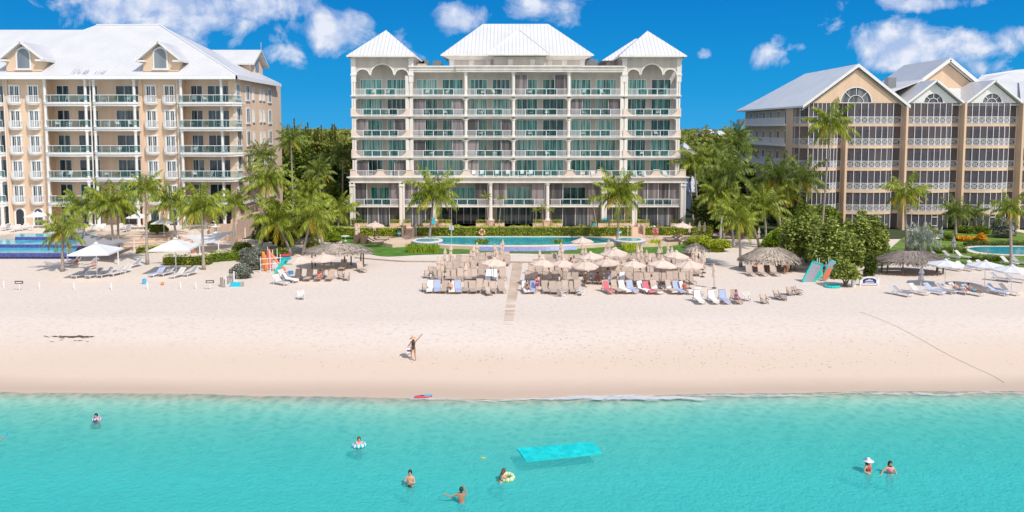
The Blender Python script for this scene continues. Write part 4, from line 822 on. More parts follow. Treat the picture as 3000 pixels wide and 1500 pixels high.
def dormer(px, hw_px, apy, eavey, sill, lab, y0):
    c = V(px, eavey, y0); hw = hw_px/2200*y0*1.0; za = V(px, apy, y0).z; zev = c.z; zb = V(px, sill, y0).z; hwall = hw*.78
    body = [(c.x-hwall, zb), (c.x-hwall, zev+.25), (c.x, za-.55), (c.x+hwall, zev+.25), (c.x+hwall, zb)]
    d_ = MB().prism(body, y0, y0+7).build('dormer', 'peachd', lb)
    yb = lambda z: yf+(z-zE)/sl_+.3
    r = MB(); a0, a1 = Vector((c.x, y0-.7, za)), Vector((c.x, max(yb(za), y0+1), za))
    for s in (-1, 1):
        e0_, e1_ = Vector((c.x+s*hw, y0-.7, zev-.35)), Vector((c.x+s*hw, max(yb(zev-.35), y0+.5), zev-.35)); r.roofpoly([a0, a1, e1_, e0_] if s > 0 else [a0, e0_, e1_, a1], .3)
    r.build('roof', 'roof_fine', d_)
    f = MB()
    for s in (-1, 1): f.bar((c.x, y0-.76, za-.05), (c.x+s*hw, y0-.76, zev-.42), .12, .34); f.box(c.x+s*hw*.98, y0-.75, zev-.62, c.x+s*hw*.62, y0+.2, zev-.36)
    f.bar((c.x, y0-.7, za), (c.x, y0-.7, za+1.1), .06); f.build('bargeboard', 'white', d_)
    wz = V(px, 172, y0).z; wr = .92; zb2 = zb+.45; zt = za-1.95
    w_ = MB().prism([(c.x-wr, zb2), (c.x+wr, zb2)]+arc(c.x, zt, wr, 0, math.pi, 12), y0-.06, y0-.01).build('window', 'glass_grey', d_)
    MB().prism([(c.x-wr-.22, zb2), (c.x-wr, zb2)]+arc(c.x, zt, wr, math.pi, 0, 12)+[(c.x+wr, zb2), (c.x+wr+.22, zb2)]+arc(c.x, zt, wr+.22, 0, math.pi, 12), y0-.12, y0-.02).box(c.x-wr-.35, y0-.2, zb2-.25, c.x+wr+.35, y0-.01, zb2-.003).build('frame', 'white', w_)
glassmat('glass_grey', [(.34,(.16,.19,.22)),(.5,(.22,.25,.28)),(.68,(.30,.33,.36))], 1.2)
dormer(69, 66, 122, 168, 209, '', yf+.75); dormer(470, 66, 122, 170, 209, '', yf+.75)
# side dormer facing right
yc = YL+17; xo = sx-2.2; zt = V(732,146,yc).z; zb = V(722,190,yc).z; d_ = MB().add([(xo,yc-3,zb-1.6),(xo,yc-3,zb+.3),(xo,yc,zt-.5),(xo,yc+3,zb+.3),(xo,yc+3,zb-1.6)]+[(xo-9,yc-3,zb-1.6),(xo-9,yc-3,zb+.3),(xo-9,yc,zt-.5),(xo-9,yc+3,zb+.3),(xo-9,yc+3,zb-1.6)], [(0,1,2,3,4),(9,8,7,6,5),(0,5,6,1),(1,6,7,2),(2,7,8,3),(3,8,9,4)]).build('dormer', 'peach', lb)
r = MB()
for s in (-1, 1): r.roofpoly([(xo+.9,yc,zt),(xo-11,yc,zt),(xo-11,yc+s*3.9,zb),(xo+.9,yc+s*3.9,zb)], .3)
r.bar((xo+.8,yc,zt),(xo+.8,yc,zt+1.3),.07); r.build('roof', 'roof_fine', d_); MB().box(xo, yc-.8, zb-1.2, xo+.07, yc+.8, zb+1.0).build('window', 'glass_grey', d_)
# garden wall and stair by its right corner
w_ = MB(); p0 = V(735,700,YL+1); x1_ = LX(745, 650); w_.box(LX(660,650), YL-6, 0, LX(735,650), YL-5.6, LT+1.0); w_.box(LX(716,650), YL-5.6, 0, LX(735,650), YL+5, LT+1.6)
tag(w_.build('garden_wall', 'salmon'), 'low salmon garden wall at the right corner of the left building', 'wall')
# ================= right building
YR = G(1500, 668, .3).y; rb_ = empty('apartment_building', (0,0,0), 0, 'orange right building with screened bow balconies and white gabled roofs', 'building', 'beachfront buildings')
RX = lambda px, py=400, Y=None: V(px, py, Y or YR).x
RZ = lambda py, Y=None: V(1500, py, Y or YR).z
rs_ = [362,426,491,555,618]; RS = [RZ(s) for s in rs_]; zTop = RZ(302)
piers = [(2458,2477),(2632,2651),(2801,2820),(2969,2989),(3140,3160)]
YRB = YR+4.6
MB().box(RX(2352), YRB, 0, RX(2420), YRB+3, RZ(314)).box(RX(2420)+.001, YRB, 0, RX(3400), YRB+12, RZ(314)).box(RX(2420), YRB, RZ(314)+.01, RX(3400), YRB+12, zTop+.4).build('wall', 'peachd', rb_)
for i, (a, c) in enumerate(piers):
    x1 = RX(c, 480); zt = RS[0]-.6 if i == 0 else zTop
    MB().box(x1-.34, YR-.6, 0, x1, YRB+.01, zt).build('pier', 'peachd', rb_)
bays = [(2364,2477),(2477,2651),(2651,2820),(2820,2989),(2990,3160),(3160,3320)]
# veil: dark fine mesh one can half see through
m = bpy.data.materials.new('insect_veil'); m.use_nodes = True; t = m.node_tree; tr = t.nodes.new('ShaderNodeBsdfTransparent'); ms = t.nodes.new('ShaderNodeMixShader'); ms.inputs[0].default_value = .56
t.nodes['Principled BSDF'].inputs['Base Color'].default_value = (.10,.095,.125,1); t.nodes['Principled BSDF'].inputs['Roughness'].default_value = .6
t.links.new(tr.outputs[0], ms.inputs[1]); t.links.new(t.nodes['Principled BSDF'].outputs[0], ms.inputs[2]); t.links.new(ms.outputs[0], t.nodes['Material Output'].inputs[0])
M['screen_veil'] = m
def xpanel(b, p, q, z, h=.95):
    p = Vector(p); q = Vector(q); d = q-p
    def bb(u0, v0, u1, v1, w_=.038): a_ = p+d*u0; c_ = p+d*u1; b.bar((a_.x,a_.y,z+.08+v0*h), (c_.x,c_.y,z+.08+v1*h), w_)
    for m_ in (.10, .30):
        bb(m_,m_,1-m_,m_); bb(m_,1-m_,1-m_,1-m_); bb(m_,m_,m_,1-m_); bb(1-m_,m_,1-m_,1-m_)
    bb(.02,.02,.30,.30,.04); bb(.98,.02,.70,.30,.04); bb(.02,.98,.30,.70,.04); bb(.98,.98,.70,.70,.04); bb(.35,.35,.65,.65,.04); bb(.35,.65,.65,.35,.04)
for bi, (a, c) in enumerate(bays):
    x0, x1 = RX(a, 480), RX(c, 480)-.36; W = x1-x0
    for k in range(6):
        z = RS[k] if k < 5 else .3; zt = (RS[k-1]-.45) if k else zTop-.05; wide = (k == 0 and bi in (0,1))
        t_end = .80; n = 7; bow = .95 if k else .35
        P = [(x0+W*t_end*i/n, YR-.15-bow*math.sin(math.pi*min(1, i/n*.92+.06))**.8) for i in range(n+1)]+[(x0+W*t_end+.05, YR+.8), (x1, YR+.8)]
        if bi == 0: P = [(x0-.7, YR+7.5), (x0-.7, YR+5.6), (x0-.7, YR+3.7), (x0-.7, YR+1.6)]+P
        bal = None
        if k < 5:
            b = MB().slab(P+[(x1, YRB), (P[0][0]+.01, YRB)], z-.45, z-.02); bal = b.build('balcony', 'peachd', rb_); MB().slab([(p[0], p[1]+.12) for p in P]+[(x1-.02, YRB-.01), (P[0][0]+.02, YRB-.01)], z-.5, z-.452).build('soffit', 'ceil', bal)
        rl, mu = MB(), MB(); sc = MB()
        for i in range(len(P)-1):
            p, q = P[i], P[i+1]; p_ = (p[0], p[1]+.08); q_ = (q[0], q[1]+.08); sc.add([(p_[0],p_[1]+.06,z),(q_[0],q_[1]+.06,z),(q_[0],q_[1]+.06,zt),(p_[0],p_[1]+.06,zt)], [(0,1,2,3)])
            if k < 5: rl.bar((*p_, z+1.08), (*q_, z+1.08), .07); rl.bar((*p_, z+.06), (*q_, z+.06), .06); (xpanel(rl, (*p_, 0), (*q_, 0), z) if (Vector(q)-Vector(p)).length > .7 else None)
            mu.bar((*p_, z), (*p_, zt), .07)
        mu.bar((*(P[-1][0]-.04, P[-1][1]+.08), z), (P[-1][0]-.04, P[-1][1]+.08, zt), .07)
        if k == 5: mu.bar((P[4][0], P[4][1]+.02, z+1.9), (P[5][0], P[5][1]+.02, z+1.9), .1); mu.bar((P[4][0], P[4][1]+.02, z+.5), (P[5][0], P[5][1]+.02, z+.5), .1)
        s_ = sc.build('insect_screen', 'screen_veil', bal or rb_); mu.build('screen_mullion', 'metalw', bal or rb_)  # white bars are the mullions dividing the insect screens
        if k < 5: rl.build('railing', 'metalw', bal)
        for s in (.08, .42, .74):
            if random.Random(bi*31+k*7+int(s*100)).random() < .85: door(rb_, x0+W*s, x0+W*(s+.22), z, z+2.5, YRB, 2, 'glass_dark', 'white', 'sliding_door', .05) if k < 5 or s == .42 else None
# main gable
yg = YR-.6; apx = V(2516,187,yg); fl, fr = V(2352,310,yg), V(2668,308,yg); zf = (fl.z+fr.z)/2; gz = zTop
sgl = (apx.z-zf)/(apx.x-fl.x)
def gable(ap, xl, xr, zb, y0, m_, arc_r, holes=True, parent=rb_, wm='peachd', wx=None):
    # wall with a half round screened window
    cx = wx if wx is not None else ap.x; base = zb; sL = (ap.z-fz_)/(ap.x-xl) if False else None
    o = [(xl, base), (cx-arc_r, base)]+arc(cx, base, arc_r, math.pi, 0, 14)+[(cx+arc_r, base), (xr, base), (ap.x, ap.z)]
    g = MB().prism(o, y0, y0+.3).build('gable_wall', wm, parent)
    w_ = MB().prism(arc(cx, base, arc_r, 0, math.pi, 14), y0+.2, y0+.28).build('arched_screen', 'screen_dark', g); b = MB()
    for k in range(1, 4): a = math.pi*k/4; b.bar((cx+arc_r*.5*math.cos(a), y0+.12, base+arc_r*.5*math.sin(a)), (cx+arc_r*math.cos(a), y0+.12, base+arc_r*math.sin(a)), .08)
    A = arc(cx, base, arc_r*.5, 0, math.pi, 10)
    for i in range(10): b.bar((A[i][0], y0+.12, A[i][1]), (A[i+1][0], y0+.12, A[i+1][1]), .08)
    A = arc(cx, base, arc_r, 0, math.pi, 14)
    for i in range(14): b.bar((A[i][0], y0+.05, A[i][1]), (A[i+1][0], y0+.05, A[i+1][1]), .12)
    b.bar((cx-arc_r, y0+.1, base+.04), (cx+arc_r, y0+.1, base+.04), .1); b.build('frame', 'metalw', w_); return g
xl_ = apx.x-(apx.z-.9-gz)/sgl; xr_ = apx.x+(apx.z-.9-gz)/((apx.z-zf)/(fr.x-apx.x))
gable(Vector((apx.x,0,apx.z-.9)), xl_, xr_, gz, YR-.15, '', RX(2553,302)-RX(2507,302), wx=RX(2507,302))
rg = V(2376,203,yg*1.16); rg = Vector((apx.x, yg*1.16, apx.z)); p0, p1, p2 = Vector((apx.x,yg,apx.z)), rg, Vector((fl.x,yg,zf))
B_ = PLN(2376,203,p0,p1,p2); C2 = PLN(2226,288,p0,p1,p2); 
r = MB(); D2 = PLN(2160,322,p0,p1,p2); Rb = Vector((fr.x, B_.y, zf)); Rf = Vector((fr.x, yg, zf)); Bq = Vector((apx.x, B_.y, apx.z)); Dq = Vector((p2.x, D2.y, zf)); Cq = Vector((C2.x, C2.y, C2.z))
r.roofpoly([p0, Bq, Cq, Dq, p2], .3); r.roofpoly([p0, Rf, Rb, Bq], .3); r.roofpoly([Bq, Rb, Vector((fr.x, Dq.y, zf)), Dq, Cq], .3); r.build('roof', 'roof_grey', rb_)
bb = MB()
for e_ in (p2, Rf):
    d_ = (e_-p0); bb.add([p0+Vector((0,-.05,.05)), e_+Vector((0,-.05,.05)), e_+Vector((0,-.05,-.45)), p0+Vector((0,-.05,-.5))]+[p0+Vector((0,.15,.05)), e_+Vector((0,.15,.05)), e_+Vector((0,.15,-.45)), p0+Vector((0,.15,-.5))], [(0,1,2,3),(7,6,5,4),(0,4,5,1),(1,5,6,2),(2,6,7,3)])
    bb.add([p0+Vector((0,.1,-.85)), e_+Vector((0,.1,-.75)), e_+Vector((0,.9,-.75)), p0+Vector((0,.9,-.85))], [(0,1,2,3)])
bb.build('bargeboard', 'white', rb_)
# long left side with white galleries running back
xs_ = p2.x+1.7; yb_ = Dq.y-.6; MB().box(xs_, YRB+3.01, 0, RX(2420)+4, yb_, zf-.32).build('side_wall', 'peachd', rb_)
for z in (RS[0], RS[1], RS[2]):
    g0, g1 = YR+7.6, yb_+.4; b = MB().box(p2.x+.1, g0, z-.35, xs_+.02, g1, z).build('gallery', 'metalw', rb_); r_ = MB().box(p2.x+.12, g0, z+1.0, p2.x+.22, g1, z+1.1)
    for k in range(90): yy_ = g0+(g1-g0)*k/90; r_.box(p2.x+.14, yy_, z, p2.x+.19, yy_+.09, z+1.0)
    r_.build('railing', 'metalw', b)
    for k in range(6): yy_ = YR+11+k*3.9; w_ = MB().box(xs_-.06, yy_-.6, z+.2, xs_+.02, yy_+.6, z+2.2).build('window', 'glass_dark', rb_); MB().box(xs_-.1, yy_-.75, z+2.2, xs_, yy_+.75, z+2.4).box(xs_-.1, yy_-.75, z+.1, xs_, yy_-.6, z+2.2).box(xs_-.1, yy_+.6, z+.1, xs_, yy_+.75, z+2.2).box(xs_-.1, yy_-.05, z+.2, xs_-.06, yy_+.05, z+2.2).build('frame', 'white', w_)
# rear great gable and the ribbed valley roof
y2 = YR+6; ap2 = V(2785,169,y2); f2 = V(2868,238,y2); f1 = Vector((2*ap2.x-f2.x-9.5, y2, ap2.z-(ap2.z-f2.z)*1.9)); s2 = (ap2.z-f2.z)/(f2.x-ap2.x)
f1 = Vector((ap2.x-14, y2, ap2.z-14*s2*.95)); f2b = Vector((ap2.x+12, y2, ap2.z-12*s2)); bk = y2+15
r = MB(); a0, a1 = Vector((ap2.x,y2,ap2.z)), Vector((ap2.x,bk,ap2.z)); r.roofpoly([a0,a1,Vector((f1.x,bk,f1.z)),f1], .3); r.roofpoly([a0,f2b,Vector((f2b.x,bk,f2b.z)),a1], .3); r.build('roof', 'roof_fine', rb_)
hb = MB(); hb.roofpoly([Vector((ap2.x-4.5,y2-.5,ap2.z-4.5*s2*.95-.15)), Vector((f1.x-1,y2-6,zTop+1)), Vector((f1.x-9,y2+12,zTop+1)), Vector((ap2.x-5,bk,ap2.z-4.5*s2))], .2)
hb.build('roof', 'roof_fine', rb_)
MB().prism([(ap2.x, ap2.z-.9), (ap2.x-7, ap2.z-.9-7*s2*.95), (ap2.x+7, ap2.z-.9-7*s2)], y2+.8, y2+1.1).build('gable_wall', 'peachd', rb_)
bb = MB()
for e_ in (f1, f2b): bb.bar(a0+Vector((0,-.05,-.3)), e_+Vector((0,-.05,-.3)), .15, .55); bb.add([a0+Vector((0,.1,-.75)), e_+Vector((0,.1,-.75)), e_+Vector((0,.8,-.75)), a0+Vector((0,.8,-.75))], [(0,1,2,3)])
bb.build('bargeboard', 'white', rb_)
# the two small front gables
for px, ar in ((2742,28),(2914,28)):
    ap = V(px,234,YR-.2); hw = RX(2824,298)-RX(2742,298); zb = RZ(300); s_ = (ap.z-zb)/hw; cx = RX(px-5,302)
    gable(Vector((ap.x-.1,0,ap.z-.35)), ap.x-hw+.45, ap.x+hw-.45, zTop, YR+.2, '', RX(2764,302)-RX(2735,302), wm='white', wx=cx)
    r = MB(); a0, a1 = Vector((ap.x,YR-.5,ap.z)), Vector((ap.x,YR+9,ap.z)); 
    for s in (-1, 1): e0_, e1_ = Vector((ap.x+s*hw,YR-.5,zb)), Vector((ap.x+s*hw,YR+9,zb)); r.roofpoly([a0,a1,e1_,e0_] if s > 0 else [a0,e0_,e1_,a1], .22)
    r.build('roof', 'roof_fine', rb_); bb = MB()
    for s in (-1, 1): bb.bar((ap.x,YR-.56,ap.z-.08), (ap.x+s*hw,YR-.56,zb-.08), .1, .3)
    bb.build('bargeboard', 'white', rb_)
c0, c1 = RX(2700,240,YR+9), RX(2990,240,YR+9); zb = RZ(300); zv = RZ(240,YR+9)
MB().roofpoly([(c0,YR+.4,zb-.3),(c1,YR+.4,zb-.3),(c1,YR+9.5,zv),(c0,YR+9.5,zv)], .2).build('roof', 'roof_white', rb_)
# far right roof
a, b_, c_ = V(2858,230,YR+9), V(2898,218,YR+12), V(3000,205,YR+12); q = V(3300,190,YR+12)
MB().roofpoly([Vector((RX(2850,236,YR+9),YR+9,zv-.3)), Vector((RX(3400,236,YR+9),YR+5,zv-3)), Vector((q.x,YR+14,c_.z+1.5)), Vector((c_.x,YR+14,c_.z+.2)), Vector((b_.x,YR+14,b_.z))], .2).build('roof', 'roof_fine', rb_)
MB().roofpoly([(RX(2985,300),YR-.5,zb),(RX(3400,300),YR-.5,zb),(RX(3400,300),YR+9,zv+.5),(RX(2985,240,YR+9),YR+9,zv+.1)], .2).build('roof', 'roof_fine', rb_)
p = V(2607,245,YR+5); MB().box(p.x-.75, YR+4, p.z-1.6, p.x+.55, YR+5.4, p.z+.95).build('rooftop_unit', 'metalg', rb_)
# ================= vegetation
def frond_geo(az, e0, droop, Lr, rg, V_, F_, dens=22, lw=.05, ll=.8):
    n = 10; p = np.zeros(3); pts = [p.copy()]; dirs = []; h = np.array([math.cos(az), math.sin(az), 0]); side = np.array([-math.sin(az), math.cos(az), 0]); tw = rg.uniform(-.25, .25)
    for i in range(n):
        e = e0-droop*((i/n)**1.35); d = h*math.cos(e)+np.array([0,0,1])*math.sin(e)+side*tw*i/n*.5; d /= np.linalg.norm(d); dirs.append(d); p = p+d*Lr/n; pts.append(p.copy())
    dirs.append(dirs[-1]); o = len(V_)
    for i, q in enumerate(pts):
        w_ = .045*(1-i/n)+.008; V_ += [tuple(q-side*w_), tuple(q+side*w_)]
    F_ += [(o+2*i, o+2*i+1, o+2*i+3, o+2*i+2) for i in range(n)]
    for k in range(dens):
        t = .12+.87*k/(dens-1); f = t*n; i = min(n-1, int(f)); b = pts[i]+(pts[i+1]-pts[i])*(f-i); d = dirs[i]; l_ = ll*(math.sin(math.pi*min(1, t*.85+.12))**.7)*rg.uniform(.8, 1.15)
        for s in (-1, 1):
            v = side*s*.62+d*.5+np.array([0,0,-1])*rg.uniform(.45,1.25); v /= np.linalg.norm(v); tip = b+v*l_+np.array([0,0,-.18])*l_; mid = b+v*l_*.55; o = len(V_)
            V_ += [tuple(b-d*lw*.6), tuple(mid-d*lw), tuple(tip), tuple(mid+d*lw)]; F_.append((o, o+1, o+2, o+3))
def crown_mesh(name, seed, nf, m, e_hi=82, e_lo=-25, Lr=3.4, dens=30, ll=.80, lw=.052, droop=1.75):
    rg = np.random.default_rng(seed); V_, F_ = [], []
    for i in range(nf):
        t = i/nf; e0 = R(e_hi+(e_lo-e_hi)*t**.9+rg.uniform(-12, 12)); frond_geo(i*2.399+rg.uniform(-.25,.25), e0, droop*rg.uniform(.7,1.15)*(.6+.4*t), Lr*rg.uniform(.8,1.08), rg, V_, F_, dens, lw, ll)
    me = bpy.data.meshes.new(name); me.from_pydata(V_, [], F_); me.update(); me.materials.append(M[m]); return me
CROWN = {'green': [crown_mesh('crown', 10+i, 25, 'palm_leaf') for i in range(4)], 'dark': [crown_mesh('crown', 20+i, 24, 'palm_leaf_dark') for i in range(3)],
         'gold': [crown_mesh('crown', 30+i, 21, 'palm_leaf', 80, -30) for i in range(2)], 'silver': [crown_mesh('crown', 40, 26, 'palm_leaf_silver', 85, -30, 3.2, 12, 1.0, .09)],
         'small': [crown_mesh('crown', 50+i, 11, 'palm_leaf', 78, 5, 2.4, 18, .55) for i in range(2)]}
OLD = [crown_mesh('old_fronds', 60+i, 5, 'palm_leaf_yellow', -5, -50, 2.9, 20, .7) for i in range(3)]
NUTS = MB(); 
for i in range(7): a = i*.9; NUTS.lathe([(.02,-.13),(.11,-.06),(.13,.02),(.08,.11),(.01,.14)], (.24*math.cos(a), .24*math.sin(a), -.25-.05*(i%3)), 8)
nuts_o = NUTS.build('coconut_cluster', 'limeg'); NUTME = nuts_o.data; bpy.data.objects.remove(nuts_o)
npalm = 0
def palm(bx, by, cx, cy, rad, kind, label, old=0, Y=None, z=0.0, tr=.16, group='palm trees round the buildings', lean=0):
    global npalm; npalm += 1
    b = G(bx, by, z) if Y is None else V(bx, by, Y); c = V(cx, cy, b.y+lean); k = rad/2200*c.y/2.75
    e = empty('palm_tree', b, 0, label, 'palm tree', group); rel = c-b; h = rel.z; pts = []; rr = []
    for i in range(13):
        t = i/12; s = t*t*(3-2*t)*.6+t*.4; q = Vector((rel.x*s, rel.y*s, h*t)); pts.append(q); rr.append(tr*(1.55-.45*min(1, t*6) if t < .17 else 1.1-.45*t)*(1+.05*(i % 2)))
    MB().tube(pts, rr, 8).build('trunk', 'trunk', e, smooth=True)
    cr = link('crown', CROWN[kind][npalm % len(CROWN[kind])], e, rel-Vector((0,0,.25))); cr.scale = (k,)*3; cr.rotation_euler = (0, 0, npalm*1.7)
    if old: o = link('old_fronds', OLD[npalm % 3], e, rel-Vector((0,0,.3))); o.scale = (k*.95,)*3; o.rotation_euler = (0,0,npalm*2.3)
    if kind in ('green','gold') and rad > 45: link('coconut_cluster', NUTME, e, rel-Vector((0,0,.2*k))).scale = (k,)*3
    return e
PALMS = [ # base, crown, radius, kind, label, old fronds
 (183,795,185,668,74,'gold','short palm with yellowing lower fronds left of the big white parasol',1),
 (247,692,240,600,64,'green','palm behind the short yellowing palm, at the corner of the tiered pool',0),
 (334,742,322,585,76,'green','palm with the fullest crown, twin trunked pair left of the tallest left palm',0),
 (347,738,345,600,60,'green','slimmer rear palm of the twin pair by the pool steps',1),
 (432,775,425,548,62,'green','tallest palm before the left building, trunk rising between the two white parasols',0),
 (520,722,500,585,68,'green','palm rising behind the right hand big white parasol',1),
 (597,790,590,598,80,'green','wide crowned palm standing on the sand right of the white parasols',1),
 (603,700,598,610,50,'green','palm half hidden behind the wide crowned sand palm',0),
 (682,738,688,588,56,'green','slim palm before the front corner of the left building',0),
 (852,748,812,640,86,'green','leaning palm with the widest yellow green crown above the kayak rack',1),
 (765,735,782,520,76,'green','taller palm at the side wall of the left building',1),
 (888,748,912,625,78,'gold','golden crowned palm with a leaning trunk behind the thatched umbrella',1),
 (934,738,925,640,66,'gold','golden palm with dead orange fronds just left of the thatched hut',1),
 (945,715,905,565,66,'green','tall palm behind the golden palms in the left gap',1),
 (990,690,992,610,58,'gold','palm with drooping fronds touching the left corner of the middle building',0),
 (862,690,852,405,50,'dark','tallest dark palm in the gap between left and middle buildings',1),
 (1004,640,1004,452,44,'dark','dark fan shaped palm close beside the middle building',0),
 (945,660,935,500,52,'dark','dark palm behind the golden palms of the left gap',1),
 (800,680,770,450,50,'dark','dark palm rising beside the left building side wall',0),
 (1258,712,1270,560,82,'green','left one of the two tall palms standing before the middle pool',1),
 (1808,722,1816,560,82,'green','right one of the two tall palms standing before the middle pool',1),
 (2047,665,2034,470,66,'green','palm with a pale slim trunk beside the right corner of the middle building',0),
 (2030,650,2020,500,40,'dark','dark palm half hidden behind the pale slim trunk palm',0),
 (2120,700,2103,562,66,'green','palm with a bulging yellow crown heart left of the lamp post',1),
 (2108,700,2140,500,84,'dark','broad dark palm in the middle of the right grove',0),
 (2095,660,2085,455,60,'dark','dark palm at the left edge of the right grove',0),
 (2150,650,2160,425,62,'dark','tall dark palm below the gallery of the right building',0),
 (2200,640,2160,390,44,'dark','highest far palm top beside the gallery',1),
 (2290,700,2268,515,80,'dark','dark palm before the left bays of the right building',1),
 (2320,690,2290,560,62,'green','palm with hanging yellow fronds left of the leaning trunk',1),
 (2316,692,2352,520,72,'dark','palm with a long leaning trunk before the right building',1),
 (2170,782,2165,640,70,'green','palm standing on the sand left of the right hand thatched hut',1),
 (2225,725,2185,610,56,'green','palm with a crooked trunk behind the right hand thatched hut',0),
 (2245,725,2240,600,74,'green','bright palm with one upright frond behind the thatched hut',0),
 (2150,725,2140,610,60,'green','palm beside the yellow shrub in the right grove',0),
 (2406,722,2432,358,80,'gold','tallest palm of all, with gold fronds, before the great gable',1),
 (2656,738,2650,560,68,'gold','palm with hanging orange fronds right of the sea grape tree',1),
 (2800,690,2800,615,50,'dark','low bushy palm at the foot of the right building',0),
 (2862,680,2855,620,40,'dark','small dark palm near the ground floor door of the right building',0),
 (2962,790,2960,605,56,'gold','orange tinted palm at the right edge beside the right pool',1),
 (2702,748,2702,690,56,'silver','silver grey fan palm on the right lawn',0),
]
for i, p in enumerate(PALMS):
    palm(*p[:5], p[5], p[6], p[7], z=(LT if (i in (1,)) else 0))
for (bx, by, cx, cy, r, lab) in [(1432,671,1425,572,26,'slender bright palm against the white round column, left of the boardwalk line'),(1462,671,1468,578,22,'slender bright palm just right of the left round column'),(1568,671,1572,612,22,'small feathery palm left of the right round column'),(1590,671,1590,606,24,'small feathery palm before the right round column'),(1612,671,1614,612,20,'small feathery palm right of the right round column'),(1748,671,1736,578,26,'slender bright palm left of the right pool palm'),(1322,671,1322,590,20,'slim palm against the screens behind the left pool palm')]:
    palm(bx, by, cx, cy, r, 'small', lab, 0, z=DZ, tr=.06, group='slender palms at the foot of the middle building')
# --- bushes
def lobes(n, rx, ry, rz, seed, k=9, size=.55):
    g = np.random.default_rng(seed); C = []
    for i in range(k):
        a = g.uniform(0, 6.28); q = g.uniform(0, 1)**.5; C.append((rx*(1-size)*q*math.cos(a), ry*(1-size)*q*math.sin(a), rz*(g.uniform(.05, .35) if i % 2 else g.uniform(.35,.62)*(1.15-.35*q))))
    idx = g.integers(0, k, n); d = g.normal(size=(n,3)); d[:,2] = np.abs(d[:,2])*1.0-.25*(g.random(n) < .35)*2*np.abs(d[:,2]); d /= np.linalg.norm(d, axis=1)[:,None]; rad = (g.random(n)**.30)[:,None]; s = g.uniform(.7, 1.15, k)[idx][:,None]
    P = np.array(C)[idx]+d*rad*s*np.array([rx*size, ry*size, rz*.46]); P[:,2] = np.abs(P[:,2]); return P
def bush(px, py, wpx, hpx, m, label, n=None, leaf=.10, name='bush', cat='shrub', z=0.0, stems=3, k=9, depth=.8, group=None, size=.55, crown='foliage'):
    b = G(px, py, z); w_ = wpx/2200*b.y/2; h = V(px, py-hpx, b.y).z-b.z; e = empty(name, (b.x, b.y+w_*depth, b.z), 0, label, cat, group); sd_ = int(px*7+py)
    n = n or int(min(26000, 90*(w_*w_*depth+w_*h*2)/(leaf*leaf*10)+400))
    leaves(crown, lobes(n, w_, w_*depth, h, sd_, k, size), leaf, m, e)
    g = random.Random(sd_); t = MB()
    for i in range(stems): a = g.uniform(0, 6.28); t.tube([(0,0,0), (w_*.2*math.cos(a), w_*.2*math.sin(a), h*.35), (w_*.45*math.cos(a), w_*.4*math.sin(a), h*.7)], [.10*min(1.5, h/3+.3), .06, .03], 6)
    t.build('trunk' if name.endswith('tree') else 'stem', 'bark', e); return e
